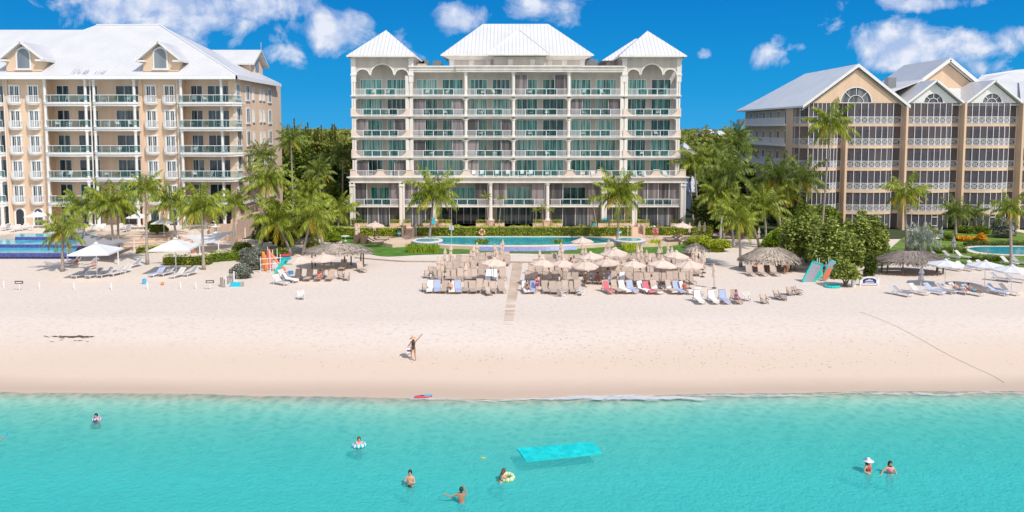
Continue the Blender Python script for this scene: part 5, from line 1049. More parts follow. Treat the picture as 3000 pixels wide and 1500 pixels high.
BUSH = [
 (800,735,150,110,'bush_dark',.17,'dark thicket under the kayak side palms'),
 (905,700,150,110,'bush_leaf',.18,'leafy thicket behind the golden palms'),
 (860,640,150,110,'bush_leaf',.22,'tall leafy thicket in the middle of the left gap'),
 (960,640,110,110,'bush_leaf',.22,'leafy thicket beside the middle building, left gap'),
 (770,660,110,90,'bush_leaf',.2,'leafy thicket along the left building side wall'),
 (2110,690,160,120,'bush_dark',.2,'dark thicket round the trunks at the left of the right grove'),
 (2230,700,170,130,'bush_dark',.2,'dark thicket behind the thatched hut in the right grove'),
 (2180,620,200,120,'bush_leaf',.24,'tall leafy thicket in the middle of the right grove'),
 (2320,660,170,110,'bush_leaf',.22,'leafy thicket before the left bays of the right building'),
 (2440,690,200,80,'bush_leaf',.2,'leafy thicket along the foot of the great gable'),
 # px, base py, width, height, material, leaf, label
 (446,692,76,46,'bush_leaf',.13,'round clipped green shrub beside the curved steps'),
 (700,742,70,30,'bush_dark',.12,'dark low shrub at the end of the yellow green hedge'),
 (728,772,100,46,'grey_leaf',.12,'blue grey beach shrub left of the kayak rack'),
 (728,795,80,48,'grey_leaf',.12,'pale grey green shrub spreading on the sand by the white posts'),
 (690,822,90,40,'grey_leaf',.11,'low scrubby grey plant fringe along the short fence'),
 (765,715,110,90,'bush_dark',.16,'dark leafy shrub mass under the leaning palm'),
 (716,640,90,48,'bush_dark',.16,'dark shrub behind the garden wall by the left building'),
 (822,765,60,40,'bush_leaf',.13,'green shrub behind the stacked floats'),
 (880,720,80,60,'bush_dark',.15,'dark undergrowth behind the small thatched umbrella'),
 (915,742,60,36,'hedge_leaf',.12,'spiky yellow green plants under the golden palm'),
 (972,712,66,34,'lime_leaf',.11,'bright lime green clipped bush by the left hut'),
 (905,660,60,30,'flower_orange',.12,'bush of yellow and orange flowers by the path in the left gap'),
 (1040,560,60,110,'bush_dark',.25,'dark leafy shrub tight against the left side of the middle building'),
 (2062,735,110,44,'hedge_leaf',.12,'yellow flowering shrubs right of the small beach thatch'),
 (2120,742,80,40,'hedge_leaf',.12,'yellow green shrub beside the palm on the sand'),
 (2200,660,120,60,'bush_dark',.16,'dark shrubs deep under the right grove'),
 (2060,640,70,60,'bush_leaf',.16,'leafy shrub beside the path right of the middle building'),
 (2130,650,90,60,'bush_dark',.16,'dark shrub behind the right grove trunks'),
 (2330,760,170,95,'lime_leaf',.14,'bright lime green shrub left of the sea grape tree'),
 (2290,745,120,70,'hedge_leaf',.13,'yellow green shrub right behind the right hand hut'),
 (2370,700,150,90,'bush_leaf',.16,'leafy shrub behind the leaning palm trunk'),
 (2495,848,105,80,'grape_leaf',.2,'bright bush in front of the sea grape tree beside the blue sign'),
 (2560,815,60,70,'bush_dark',.12,'bare stemmed low shrub between the bush and the sand'),
 (2740,690,60,26,'hedge_leaf',.12,'small yellow green bush by the lawn path'),
 (2835,672,110,44,'bush_dark',.14,'dark rounded shrub below the low bushy palm'),
 (2880,690,110,30,'bush_leaf',.13,'green shrub along the lawn under the right building'),
 (2960,702,90,60,'grey_leaf',.14,'grey green shrub behind the edge palm'),
 (2990,672,70,40,'bush_dark',.14,'dark shrub at the right edge under the building'),
 (2852,712,70,18,'flower_orange',.12,'orange leaved plants on the right lawn, the wider patch'),
 (2888,716,44,28,'flower_orange',.12,'tall orange leaved plant on the right lawn'),
 (2795,708,60,20,'bush_leaf',.10,'reddish green plant left of the orange plants'),
 (2650,640,70,60,'bush_dark',.15,'shrub in the corner behind the right palm'),
 (158,650,36,26,'flower_orange',.12,'orange flowering plant by the left garden doors'),
 (36,652,26,20,'flower_orange',.12,'small yellow plant beside the arched door at the left edge'),
 (420,650,50,26,'flower_orange',.12,'yellow flowering plant behind the left terrace parasols'),
 (1888,665,60,30,'bush_leaf',.12,'small shrub at the right end of the planters'),
]
for (px, py, w_, h, m_, lf, lab) in BUSH: bush(px, py, w_, h, m_, lab, leaf=lf, z=LT if (py < 700 and px < 450) else 0, stems=4)
SG = [(2395,785,205,165,'broad sea grape tree with round leaves, left half of the big clump'),(2565,785,180,155,'sea grape tree with yellowing leaves, right half of the big clump'),(2480,812,190,150,'darkest sea grape tree at the centre of the clump above the paddle boards')]
for (px, py, w_, h, lab) in SG: bush(px, py, w_, h, 'grape_leaf', lab, n=13000, leaf=.20, name='sea_grape_tree', cat='tree', k=30, stems=7, group='sea grape trees', size=.30, crown='crown')
# hedges
def hedge(a, b_, y, top, m, label, z=0.0, dep=1.3, leaf=.10, ya=None):
    A, B = G(a, y, z), G(b_, ya or y, z); h = V(a, top, A.y).z-z; n = int((B-A).length*(h+dep)*75*(.1/leaf)**1.5); d = (B-A)
    t = RNG.random((n,1)); P = np.array(A)[None,:]+t*np.array(d)[None,:]; q = leafbox(0,0,0,1,dep,h,n); wb = .10*np.sin(t[:,0]*d.length*1.3)+.07*np.sin(t[:,0]*d.length*3.1); P[:,1] += q[:,1]+wb; P[:,2] += q[:,2]*(1+wb*.8)
    e = empty('hedge', (0,0,0), 0, label, 'hedge'); leaves('foliage', P, leaf, m, e)
    MB().add([tuple(A+Vector((0,.25,0))), tuple(B+Vector((0,.25,0))), tuple(B+Vector((0,dep-.15,0))), tuple(A+Vector((0,dep-.15,0))), tuple(A+Vector((0,.25,h-.25))), tuple(B+Vector((0,.25,h-.25))), tuple(B+Vector((0,dep-.15,h-.25))), tuple(A+Vector((0,dep-.15,h-.25)))], [(0,3,2,1),(4,5,6,7),(0,1,5,4),(1,2,6,5),(2,3,7,6),(3,0,4,7)]).build('stem', 'bush_dark', e)
hedge(966,1180,693,666,'hedge_leaf','clipped yellow green hedge left of the salmon steps',DZ)
hedge(1212,1850,692,664,'hedge_leaf','long clipped yellow green hedge running behind the middle pool',DZ)
hedge(1888,2090,690,664,'hedge_leaf','clipped hedge right of the salmon steps at the far end of the pool',DZ)
hedge(396,560,744,724,'hedge_leaf','curving low hedge behind the right hand big white parasol',0,1.2,.10,734)
hedge(475,610,778,752,'hedge_leaf','low green hedge on the sand under the right big parasol',0,1.6)
hedge(600,705,772,745,'lime_leaf','bright yellow green hedge right of the wide crowned palm',0,1.8,.10,762)
hedge(2676,2835,744,724,'bush_leaf','long low hedge between the hut and the right pool',0,1.5)
hedge(2835,3200,722,708,'bush_dark','dark low hedge behind the right pool',0,1.2)
hedge(2870,2960,768,752,'bush_leaf','low green hedge patch in front of the right pool',0,2.2)
hedge(2770,3100,668,652,'bush_dark','dark planting strip at the foot of the right building',0.3,1.2)
hedge(1000,1060,664,640,'bush_leaf','green strip at the left foot of the middle building',DZ,1)
# strappy lily clumps on the lawn
def straps(px, py, wpx, hpx, n, m, label, z=.06):
    b = G(px, py, z); w_ = wpx/2200*b.y/2; h = hpx/2200*b.y*1.05; g = random.Random(px); mb = MB()
    for i in range(n):
        x, y = g.uniform(-w_, w_), g.uniform(-.2, 1.3); a = g.uniform(0, 6.28); r = g.uniform(.15, .5)*h; hh = h*g.uniform(.6, 1.05); s = .05
        mb.add([(x-s,y,0),(x+s,y,0),(x+s+r*.5*math.cos(a),y+r*.5*math.sin(a),hh*.75),(x-s+r*.5*math.cos(a),y+r*.5*math.sin(a),hh*.75),(x+r*math.cos(a)*1.3,y+r*math.sin(a)*1.3,hh*.9)], [(0,1,2,3),(3,2,4)])
    o = mb.build('lily_plant', m, None, loc=b); tag(o, label, 'plant', 'strap leaved plants on the middle lawn')
straps(1238,740,92,26,420,'lime_leaf','large clump of strap leaved plants at the foot of the left pool palm')
straps(1412,724,34,26,110,'palm_leaf','small strap leaved plant before the pool, left of the boardwalk')
straps(1636,722,26,22,90,'palm_leaf','small spiky plant before the pool, right of the boardwalk')
straps(1852,735,50,24,180,'hedge_leaf','yellow green strap leaved clump below the right hot tub')
straps(1922,722,30,22,100,'hedge_leaf','small strap leaved plant on the lawn towards its right end')
# --- trees in the gaps and the far wood
def tree(px, Y, top, wpx, m, label, n=5000, leaf=.3, k=10, feather=False):
    b = Vector((V(px,500,Y).x, Y, -.1)); h = V(px, top, Y).z+.1; w_ = wpx/2200*Y/2; e = empty('tree', b, 0, label, 'tree', 'trees behind the buildings'); g = np.random.default_rng(int(px*3+top))
    if feather:
        P = []; 
        for i in range(9): a = g.uniform(0,6.28); r = w_*g.uniform(.0,.8); hh = h*g.uniform(.78,1.0); q = g.random((n//9,1)); P.append(np.concatenate([r*math.cos(a)+g.normal(size=(n//9,1))*w_*.16*(1.15-q), r*math.sin(a)+g.normal(size=(n//9,1))*w_*.16*(1.15-q), h*.2+(hh-h*.2)*q], 1))
        P = np.concatenate(P)
    else: P = lobes(n, w_, w_, h*.75, int(px+top), k, .45); P[:,2] += h*.25
    leaves('crown', P, leaf, m, e); MB().tube([(0,0,0),(.2,0,h*.4),(.1,0,h*.8)], [.3,.2,.08], 7).build('trunk', 'bark', e)
TR = [(835,150,430,70,'bush_leaf','leafy tree beside the left building side wall',0),(880,160,400,70,'bush_leaf','green tree right of the tallest dark palm',0),(935,150,440,90,'bush_dark','dark tree filling the middle of the left gap',0),(985,155,455,80,'bush_dark','dark tree beside the middle building in the left gap',0),
 (905,140,520,80,'bush_leaf','lower green tree behind the golden palms',0),(975,138,540,80,'bush_leaf','lower green tree near the fan palm',0),(820,140,520,60,'bush_dark','lower dark tree by the left building',0),(1010,150,510,60,'bush_dark','low dark tree touching the middle building',0),
 (875,190,346,60,'wood_leaf','feathery casuarina with the highest spiky top in the left gap',1),(905,200,350,60,'wood_leaf','feathery casuarina right of the highest one',1),(942,200,362,60,'wood_leaf','thin feathery casuarina in the middle of the gap',1),(975,205,358,50,'wood_leaf','feathery casuarina nearest the middle building',1),(830,200,366,50,'wood_leaf','feathery casuarina nearest the left building',1),
 (2030,170,470,70,'bush_leaf','leafy tree behind the right corner of the middle building',0),(2075,150,500,80,'bush_dark','dark tree behind the left edge of the right grove',0),(2120,155,440,90,'bush_dark','dark tree in the heart of the right grove',0),(2190,140,470,90,'bush_dark','dark tree below the gallery of the right building',0),(2240,128,520,90,'bush_leaf','leafy tree close under the right building gallery',0),(2330,118,560,90,'bush_dark','dark tree before the left bay of the right building',0),
 (2065,260,362,80,'wood_leaf','far rounded tree on the skyline of the right gap',0),(2110,300,398,70,'wood_leaf','far low tree among the roofs of the right gap',0),(2020,280,400,60,'wood_leaf','far low tree beside the middle building skyline',0),(2160,190,400,50,'wood_leaf','tree beside the gallery end',0)]
for (px, Y, top, w_, m_, lab, ft) in TR: tree(px, Y, top, w_, m_, lab, 5200, .32 if not ft else .22, 11, ft)
def wood():
    n = 95000; g = np.random.default_rng(4); px = np.where(g.random(n) < .75, np.where(g.random(n) < .6, g.uniform(780,1060,n), g.uniform(1980,2200,n)), g.uniform(300,2700,n))
    Y = 185+1100*g.random(n)**2.6; x = (px-1500)/2200*Y; hump = 3.0*np.sin(x*.11+Y*.05)*np.sin(Y*.09-x*.03)+1.8*np.sin(x*.35+1)*np.sin(Y*.31); top = 10.5+hump*.8+np.minimum(2.5, Y/400)
    z = top*(1-.5*g.random(n)**2.2); P = np.stack([x, Y, z], 1); o = leaves('far_wood', P, 1.0, 'wood_leaf'); sc = None
    tag(o, 'far low green woodland stretching to the horizon', 'woodland', kind='stuff')
wood()
# far houses in the right gap
for i, (px, Y, y0, y1, w_, lab) in enumerate([(2080,330,378,400,46,'far white flat roofed building on the skyline'),(2120,300,383,404,34,'far white building right of the flat roofed one'),(2020,175,418,450,36,'white roofed house close beside the middle building'),(2045,150,512,560,40,'pale roofed house low behind the grove'),(2082,240,410,425,24,'red brown roofed house far behind the grove')]):
    a, c = V(px-w_/2, y1, Y), V(px+w_/2, y0, Y); e = empty('house', (0,0,0), 0, lab, 'house', 'far houses'); MB().box(a.x, Y, -.1, c.x, Y+12, a.z).build('wall', 'cream', e)
    r = MB(); zr = c.z; r.roofpoly([(a.x-.5,Y-.6,a.z),(c.x+.5,Y-.6,a.z),(c.x-1.5,Y+6,zr),(a.x+1.5,Y+6,zr)], .2); r.roofpoly([(c.x+.5,Y-.6,a.z),(c.x+.5,Y+12.6,a.z),(c.x-1.5,Y+6,zr)], .2); r.roofpoly([(a.x-.5,Y-.6,a.z),(a.x+1.5,Y+6,zr),(a.x-.5,Y+12.6,a.z)], .2); r.build('roof', 'terracotta' if i == 4 else 'roof_fine', e)
    w_ = MB(); 
    for q in range(3): xx = a.x+(c.x-a.x)*(.2+.3*q); w_.box(xx-.4, Y-.03, a.z-2.2, xx+.4, Y+.02, a.z-.9)
    w_.build('window', 'glass_dark', e)
# ================= beach furniture
def make_lounger(m_seat, m_frame, nm='sun_lounger', back=40, w_=.66):
    e = empty(nm, (0,0,0), 0, 'sun lounger', 'sun lounger'); h = w_/2; a = R(back); by, bz = .22+.86*math.cos(a), .34+.86*math.sin(a)
    f = MB(); 
    for s in (-1, 1): f.bar((s*h,-1.05,.31),(s*h,.22,.31), .05); f.bar((s*h,.22,.31),(s*h,by,bz), .05); f.bar((s*h,.22,.31),(s*h,.85,.25), .05)
    f.bar((-h,-1.05,.31),(h,-1.05,.31), .05); f.bar((-h,by,bz),(h,by,bz), .05); f.bar((-h,.6,.27),(-h,.22+.45*math.cos(a),.34+.45*math.sin(a)), .03); f.build('frame', m_frame, e)
    for x, y in ((-h,-.9),(h,-.9),(-h,.7),(h,.7)): MB().bar((x,y,0),(x,y,.29), .05).build('leg', m_frame, e)
    MB().box(-h+.03,-1.03,.315,h-.03,.22,.35).build('seat', m_seat, e)
    b = MB(); b.add([(-h+.03,.22,.335),(h-.03,.22,.335),(h-.03,by,bz+.01),(-h+.03,by,bz+.01),(-h+.03,.24,.30),(h-.03,.24,.30),(h-.03,by+.02,bz-.02),(-h+.03,by+.02,bz-.02)], [(0,1,2,3),(7,6,5,4),(0,4,5,1),(1,5,6,2),(2,6,7,3),(3,7,4,0)]).build('backrest', m_seat, e)
    return Proto(e)
LG = {'tan': make_lounger('sling', 'framet', back=62), 'brown': make_lounger('sling', 'slingd', back=35), 'pale': make_lounger('slingl', 'metalw', back=42), 'grey': make_lounger('slingg', 'metalw', back=38), 'cream': make_lounger('canvas', 'slingd', back=28)}
def make_chair(m_seat, m_frame, nm='beach_chair', low=True):
    e = empty(nm, (0,0,0), 0, 'beach chair', 'beach chair'); z = .22 if low else .44; f = MB()
    for s in (-.28, .28): f.bar((s,-.3,0),(s,.3,z+.02), .04); f.bar((s,.35,0),(s,-.28,z), .04); f.bar((s,.22,z),(s,.5,z+.55), .04); f.bar((s,-.28,z+.2),(s,.3,z+.24), .05)
    f.build('frame', m_frame, e); MB().box(-.26,-.28,z,.26,.24,z+.03).build('seat', m_seat, e)
    MB().add([(-.26,.22,z+.02),(.26,.22,z+.02),(.26,.5,z+.56),(-.26,.5,z+.56),(-.26,.25,z),(.26,.25,z),(.26,.53,z+.55),(-.26,.53,z+.55)], [(0,1,2,3),(7,6,5,4),(0,4,5,1),(1,5,6,2),(2,6,7,3),(3,7,4,0)]).build('backrest', m_seat, e)
    return Proto(e)
CH = {'tan': make_chair('sling', 'slingd'), 'white': make_chair('metalw', 'metalw', 'chair', False), 'pale': make_chair('slingl', 'metalw')}
def make_table():
    e = empty('side_table', (0,0,0), 0, 'table', 'side table'); MB().lathe([(.3,.42),(.3,.46)], (0,0,0), 14).build('top', 'slingl', e); MB().lathe([(.03,.0),(.03,.42)], (0,0,0), 6).lathe([(.2,0),(.2,.03)], (0,0,0), 10).build('base', 'framet', e); return Proto(e)
TB = make_table()
def make_open(m_, r=1.5, h=2.35, pole='slingd', seg=8, peak=.55, sq=False):
    e = empty('parasol', (0,0,0), 0, 'open parasol', 'parasol'); a0 = math.pi/4 if seg == 4 else math.pi/8; b = MB(); pts = [(r*(1.25 if seg == 4 else 1.03)*math.cos(a0+2*math.pi*i/seg), r*(1.25 if seg == 4 else 1.03)*math.sin(a0+2*math.pi*i/seg)) for i in range(seg)]
    for i in range(seg):
        p, q = pts[i], pts[(i+1)%seg]; mx_, my_ = (p[0]+q[0])/2*.97, (p[1]+q[1])/2*.97
        A = (0,0,h+peak); b.add([A,(p[0]*.5,p[1]*.5,h+peak*.48),(mx_*.5,my_*.5,h+peak*.42),(p[0],p[1],h),(mx_,my_,h-.02),(q[0]*.5,q[1]*.5,h+peak*.48),(q[0],q[1],h)], [(0,1,2),(1,3,4,2),(0,2,5),(2,4,6,5)])
        b.add([(p[0],p[1],h),(mx_,my_,h-.02),(mx_,my_,h-.17),(p[0],p[1],h-.14)], [(0,1,2,3)]); b.add([(mx_,my_,h-.02),(q[0],q[1],h),(q[0],q[1],h-.14),(mx_,my_,h-.17)], [(0,1,2,3)])
    b.lathe([(.24,h+peak-.03),(.04,h+peak+.13)], (0,0,0), 8); b.build('canopy', m_, e)
    MB().tube([(0,0,0),(0,0,h+peak)], .028 if seg == 8 else .05, 8).lathe([(.25,0),(.25,.05)], (0,0,0), 10).build('pole', pole, e); rb = MB()
    for p in pts: rb.bar((0,0,h+peak-.08), (p[0]*.97,p[1]*.97,h-.03), .025); 
    rb.build('ribs', pole, e); return Proto(e)
def make_closed(m_, h=2.75, r=.2, pole='slingd'):
    e = empty('closed_parasol', (0,0,0), 0, 'closed parasol', 'parasol'); b = MB(); vs = []; n = 16; prof = [(r*.95,h*.44),(r*1.15,h*.50),(r*.72,h*.66),(r*.80,h*.70),(r*1.2,h*.72),(r*.7,h*.84),(r*.35,h*.93),(.02,h)]
    for i, (q, z) in enumerate(prof):
        for k in range(n): a = 2*math.pi*k/n; rr = q*(1 if k % 2 else .68); vs.append((rr*math.cos(a), rr*math.sin(a), z))
    b.add(vs, [(i*n+k, i*n+(k+1)%n, (i+1)*n+(k+1)%n, (i+1)*n+k) for i in range(len(prof)-1) for k in range(n)]); b.build('canopy', m_, e)
    MB().tube([(0,0,0),(0,0,h)], .028, 8).lathe([(.25,0),(.25,.05)], (0,0,0), 10).build('pole', pole, e); return Proto(e)
OP = make_open('canvas', 1.45); OW = make_open('canvasw', 1.9, 2.3, 'metalw', 4, .72); OW8 = make_open('canvasw', 1.75, 2.3, 'metalw', 8, .45); CLt = make_closed('canvas'); CLg = make_closed('canvasg', 2.7, .24, 'metalw')
rj = random.Random(21)
def jit(p): return (p.x+rj.uniform(-.12,.12), p.y+rj.uniform(-.18,.18), p.z)
side_of = lambda x: 'left' if x < 1490 else 'right'
ROWS = [('left',855,[1262+20.5*i for i in range(11)],1),('left',820,[1272+20*i for i in range(11)],2),('left',795,[1296+18.7*i for i in range(10)],3),('left',777,[1322+18*i for i in range(10)],4),('left',765,[1398+17.5*i for i in range(6)],5),
        ('right',857,[1543,1562,1601,1619,1640,1658,1676,1694,1782,1803,1826,1852,1880,1898,1919,1962,1983,2004],1),('right',829,[1548+20*i for i in range(8)]+[1722+20*i for i in range(16)],2),('right',806,[1560+19.3*i for i in range(26)],3),('right',787,[1570+18.6*i for i in range(27)],4),('right',771,[1606+18*i for i in range(7)]+[1752+18*i for i in range(17)],5)]
LPOS = []
for (sd_, y, xs, rn) in ROWS:
    for i, x in enumerate(xs):
        p = GB(x, y, .035); q = jit(p); skew = rj.uniform(-.13,.13)+(.32 if (sd_ == 'right' and x > 1770 and rn == 1) else 0); n_ = len(xs)-i if sd_ == 'left' else i+1
        LG['tan'].put(q, skew, f'tan sun lounger, {ORD[n_-1]} from the boardwalk in the {ORD[rn-1]} row from the sea, {sd_} block', 'tan sun loungers in rows on the sand', (1,1,rj.uniform(.84,1.1))); LPOS.append((x, y, q, skew))
for i, x in enumerate([2046,2088,2120,2156]): LG['tan'].put(GB(x, 886, .035), .05, f'tan sun lounger, {ORD[i]} from the left in the short row nearest the sea', 'short row of tan loungers on open sand')
# side tables between loungers
k = 0
for (sd_, y, xs, rn) in ROWS:
    for i in range(0, len(xs)-1, 3):
        p = GB((xs[i]+xs[i+1])/2, y-9, .035); TB.put(p, 0, f'small side table, {ORD[i//3]} along the {ORD[rn-1]} lounger row of the {sd_} block', 'side tables among the loungers', .8)
OPEN = [(1444,832,'nearest the boardwalk in the left block'),(1588,838,'front left of the right block'),(1647,838,'second from the left in the front line of the right block'),(1712,842,'over the man in blue shorts, front line of the right block'),(1780,832,'in the middle of the right block'),(1735,812,'rear middle of the right block'),(1796,808,'behind the middle of the right block'),(1855,840,'with faded ribs before the right block middle'),(1935,846,'front line towards the right end of the block'),(1977,808,'rear right of the right block'),(2019,846,'last in the front line at the right end of the block'),(1708,760,'standing alone on the strip by the lawn'),(1800,800,'leaning close to its neighbour in the right block'),(883,822,'left of the pair before the left thatched hut'),(952,818,'right of the pair before the left thatched hut')]
for i, (x, y, l) in enumerate(OPEN): OP.put(GB(x, y, .035), i*.37, f'open tan parasol {l}', 'open tan parasols on the sand', rj.uniform(.93,1.05)).rotation_euler = (rj.uniform(-.07,.07), rj.uniform(-.07,.07), i*.37)
for (x, y, l) in [(1097,706,'left of the middle pool by the striped loungers'),(1996,708,'right of the middle pool by the deck loungers')]: OP.put(G(x, y, DZ), .3, f'open tan parasol on the deck {l}', 'open tan parasols on the pool deck')
CLO = [(1282,822),(1293,830),(1305,790),(1302,812),(1319,782),(1362,845),(1378,800),(1385,786),(1397,772),(1455,790),(1450,778),(1466,772),(1470,762),(1580,798),(1640,772),(1636,800),(1646,785),(1706,775),(1714,790),(1772,790),(1779,774),(1785,768),(1868,790),(1868,775),(1878,782),(1891,800),(1904,812),(1935,770),(1930,790),(1956,778),(1952,795),(1966,790),(2027,790),(2037,800),(2058,812),(2062,800),(2092,845)]
for i, (x, y) in enumerate(sorted(CLO)):
    sd_ = side_of(x); idx = [q for q in sorted(CLO) if side_of(q[0]) == sd_].index((x, y)); CLt.put(GB(x, y, .035), i*.7, f'closed tan parasol, {ORD[idx]} from the left in the {sd_} lounger block', 'closed tan parasols among the loungers', rj.uniform(.93,1.05)).rotation_euler = (rj.uniform(-.05,.05), rj.uniform(-.05,.05), i*.7)
for (x, y, l) in [(1050,706,'rightmost of the folded group by the left end of the pool deck'),(1043,712,'leftmost of the folded group by the left end of the pool deck'),(1096,700,'behind the striped loungers'),(2047,700,'left one near the right deck loungers'),(2062,702,'middle one near the right deck loungers'),(2018,704,'right beside the open deck parasol'),(2221,722,'beside the crooked palm behind the hut')]: CLt.put(G(x, y, DZ), .5, f'closed tan parasol {l}', 'closed tan parasols on the deck')
# chairs on the open sand
for (x, y, l, rz, kk) in [(1246,855,'left of the front row of the left block',.2,'tan'),(1262,802,'standing apart left of the second row',.1,'tan'),(1645,868,'alone before the right block, left of two',2.4,'pale'),(1700,866,'alone before the right block, right of two',-.6,'pale'),(1432,866,'just before the left block',.3,'tan'),(2190,882,'leftmost of the scattered chairs',.1,'pale'),(2240,890,'second of the scattered chairs on the right',.1,'tan'),(2280,876,'third of the scattered chairs on the right',.3,'tan'),(2296,880,'beside its twin among the scattered chairs',1.2,'tan'),(2316,866,'tallest of the scattered chairs on the right',0,'tan'),(2340,864,'rightmost of the scattered chairs',.8,'tan'),(1015,822,'right of the parasol pair by the left hut',.1,'tan'),(1000,818,'low one beside the parasol pair',.5,'tan'),(882,878,'alone and almost buried on the open sand',.3,'pale'),(2052,868,'left of the short lounger row',.3,'pale'),(1250,815,'small one at the left edge of the left block',0,'tan')]:
    CH[kk].put(GB(x, y, .03), rz, f'low beach chair {l}', 'low beach chairs')
# towels on loungers
def towel(pos, rz, m_, label, seat=True, bk=62):
    o = MB(); a = R(bk); by, bz = .22+.74*math.cos(a), .355+.74*math.sin(a); w_ = .29
    pts = [(-1.1,.22),(-1.02,.365),(-.4,.37),(.2,.37),(.22,.38),(by*.6+.22*.4,(bz*.6+.38*.4)+.02),(by-.02,bz+.03),(by+.06,bz-.12)]; V_ = [(s*w_*(1+.08*math.sin(i*2+s)), y, z+.01*s) for i, (y, z) in enumerate(pts) for s in (-1, 1)]
    o.add(V_, [(2*i, 2*i+1, 2*i+3, 2*i+2) for i in range(len(pts)-1)]); q = o.build('towel', m_, None, loc=pos); q.rotation_euler = (0,0,rz); sm_ = q.modifiers.new('thick', 'SOLIDIFY'); sm_.thickness = .015
    tag(q, label, 'towel', 'towels on the loungers')
def near(x, y): return min(LPOS, key=lambda t: abs(t[0]-x)+abs(t[1]-y)*.8)
for (x, y, m_, l) in [(1262,855,'towelw','white towel on the first front lounger of the left block'),(1283,855,'towelb','blue towel beside the white one, left block front row'),(1344,855,'towelb','blue towel in the middle of the left block front row'),(1324,855,'towelw','white towel left of the middle blue one'),(1432,820,'towelw','white towel under the parasol nearest the boardwalk'),(1460,820,'towelw','white towel right under the parasol nearest the boardwalk'),(1780,829,'towelb','lilac towel in the second row near the red towel'),(1820,829,'towelw','white towel hanging in the second row of the right block'),
   (1782,857,'towelr','muted red towel at the left of the slanted front loungers'),(1826,857,'towelw','white towel on the second slanted lounger'),(1852,857,'towelb','blue towel on a slanted front lounger'),(1880,857,'towelw','white towel left of the red towel'),(1898,857,'towelr','bright red towel on a front lounger of the right block'),(1919,857,'towelw','white towel right of the bright red towel'),(1962,857,'towelw','white towel first of the last three front loungers'),(1983,857,'towelb','blue and white towel on the last but one front lounger'),(2004,857,'towelw','white towel on the last front lounger'),(1562,857,'towelb','blue towel on the lounger beside the boy in purple shorts'),(1543,857,'towelw','pale towel on the lounger nearest the boardwalk')]:
    t = near(x, y); towel(t[2], t[3], m_, l)
for i, (x, m_, l) in enumerate([(2046,'towelw','white towel on the first lounger of the short row'),(2088,'towelw','pale towel covering the second lounger of the short row'),(2120,'towelb','lilac towel on the third lounger of the short row')]): towel(GB(x, 886, .035), .05, m_, l)
# --- thatched huts
def thatch(cx, cy, rx, ry, top, eave, ridge, m_, e, n=5200, sd_=1, len_=.75):
    g = np.random.default_rng(sd_); a = g.uniform(0, 2*math.pi, n); t = g.uniform(0, 1, n)**.6; wv = 1+.03*np.sin(a*7)
    rx_, ry_ = ridge+(rx-ridge)*t, .15+(ry-.15)*t; prof = top-(top-eave)*(t**1.18); x = cx+np.cos(a)*rx_*wv; y = cy+np.sin(a)*ry_*wv
    z = prof+g.normal(size=n)*.04; ox, oy = np.cos(a), np.sin(a)*ry/rx; L_ = len_*g.uniform(.6,1.2,n); sl_ = (top-eave)/max(rx, .1)*1.15; w_ = g.uniform(.03,.08,n)
    dx, dy, dz = ox*L_*.8, oy*L_*.8, -sl_*L_*.9-.12*(t > .93)*L_*2.4; px, py = -np.sin(a)*w_, np.cos(a)*w_; j = g.normal(size=(n,2))*.08
    V_ = np.stack([np.stack([x-px,y-py,z],1), np.stack([x+px,y+py,z],1), np.stack([x+px+dx+j[:,0],y+py+dy+j[:,1],z+dz],1), np.stack([x-px+dx+j[:,0],y-py+dy+j[:,1],z+dz],1)],1).reshape(-1,3)
    npmesh('thatch', V_, np.arange(4*n).reshape(n,4), m_, e); b = MB(); k = 28; ring = []
    for q in (0, .35, .7, 1):
        for i in range(k): aa = 2*math.pi*i/k; ring.append((cx+math.cos(aa)*(ridge+(rx-ridge)*q), cy+math.sin(aa)*(.15+(ry-.15)*q), top-.06-(top-eave)*(q**1.18)))
    b.add(ring, [(r_*k+i, r_*k+(i+1)%k, (r_+1)*k+(i+1)%k, (r_+1)*k+i) for r_ in range(3) for i in range(k)]); b.build('roof_lining', m_, e)
def hut(px, py, wpx, top_px, eave_px, m_, label, npost=8, ridge=.8, ry_=.62, sd_=1):
    c = GB(px, py, 0); rx = wpx/2200*c.y; ry = rx*ry_; top = V(px, top_px, c.y).z-c.z; eave = V(px, eave_px, c.y-ry).z-c.z; e = empty('thatched_hut', c, 0, label, 'thatched hut', 'thatched beach huts')
    thatch(0, 0, rx*.93, ry*.95, top, eave+.25, ridge, m_, e, sd_=sd_)
    for i in range(npost): a = 2*math.pi*(i+.5)/npost; x, y = rx*.80*math.cos(a), ry*.82*math.sin(a); MB().tube([(x,y,-.1),(x+.03,y,eave+.55)], .085, 8).build('post', 'wood', e)
    b = MB()
    for i in range(npost): a, a2 = 2*math.pi*(i+.5)/npost, 2*math.pi*(i+1.5)/npost; b.bar((rx*.8*math.cos(a),ry*.82*math.sin(a),eave+.28), (rx*.8*math.cos(a2),ry*.82*math.sin(a2),eave+.28), .12)
    b.build('ring_beam', 'wood', e); return c
HU1 = hut(990,784,97,712,747,'thatch','pale thatched hut left of the lounger blocks',8,1.0,.6,1)
HU2 = hut(2258,792,88,724,769,'thatch','pale thatched hut right of the lounger blocks under the palms',8,.9,.6,2)
HU3 = hut(2672,800,108,733,777,'thatchd','broad grey brown thatched hut with many posts on the right beach',10,1.2,.6,3)
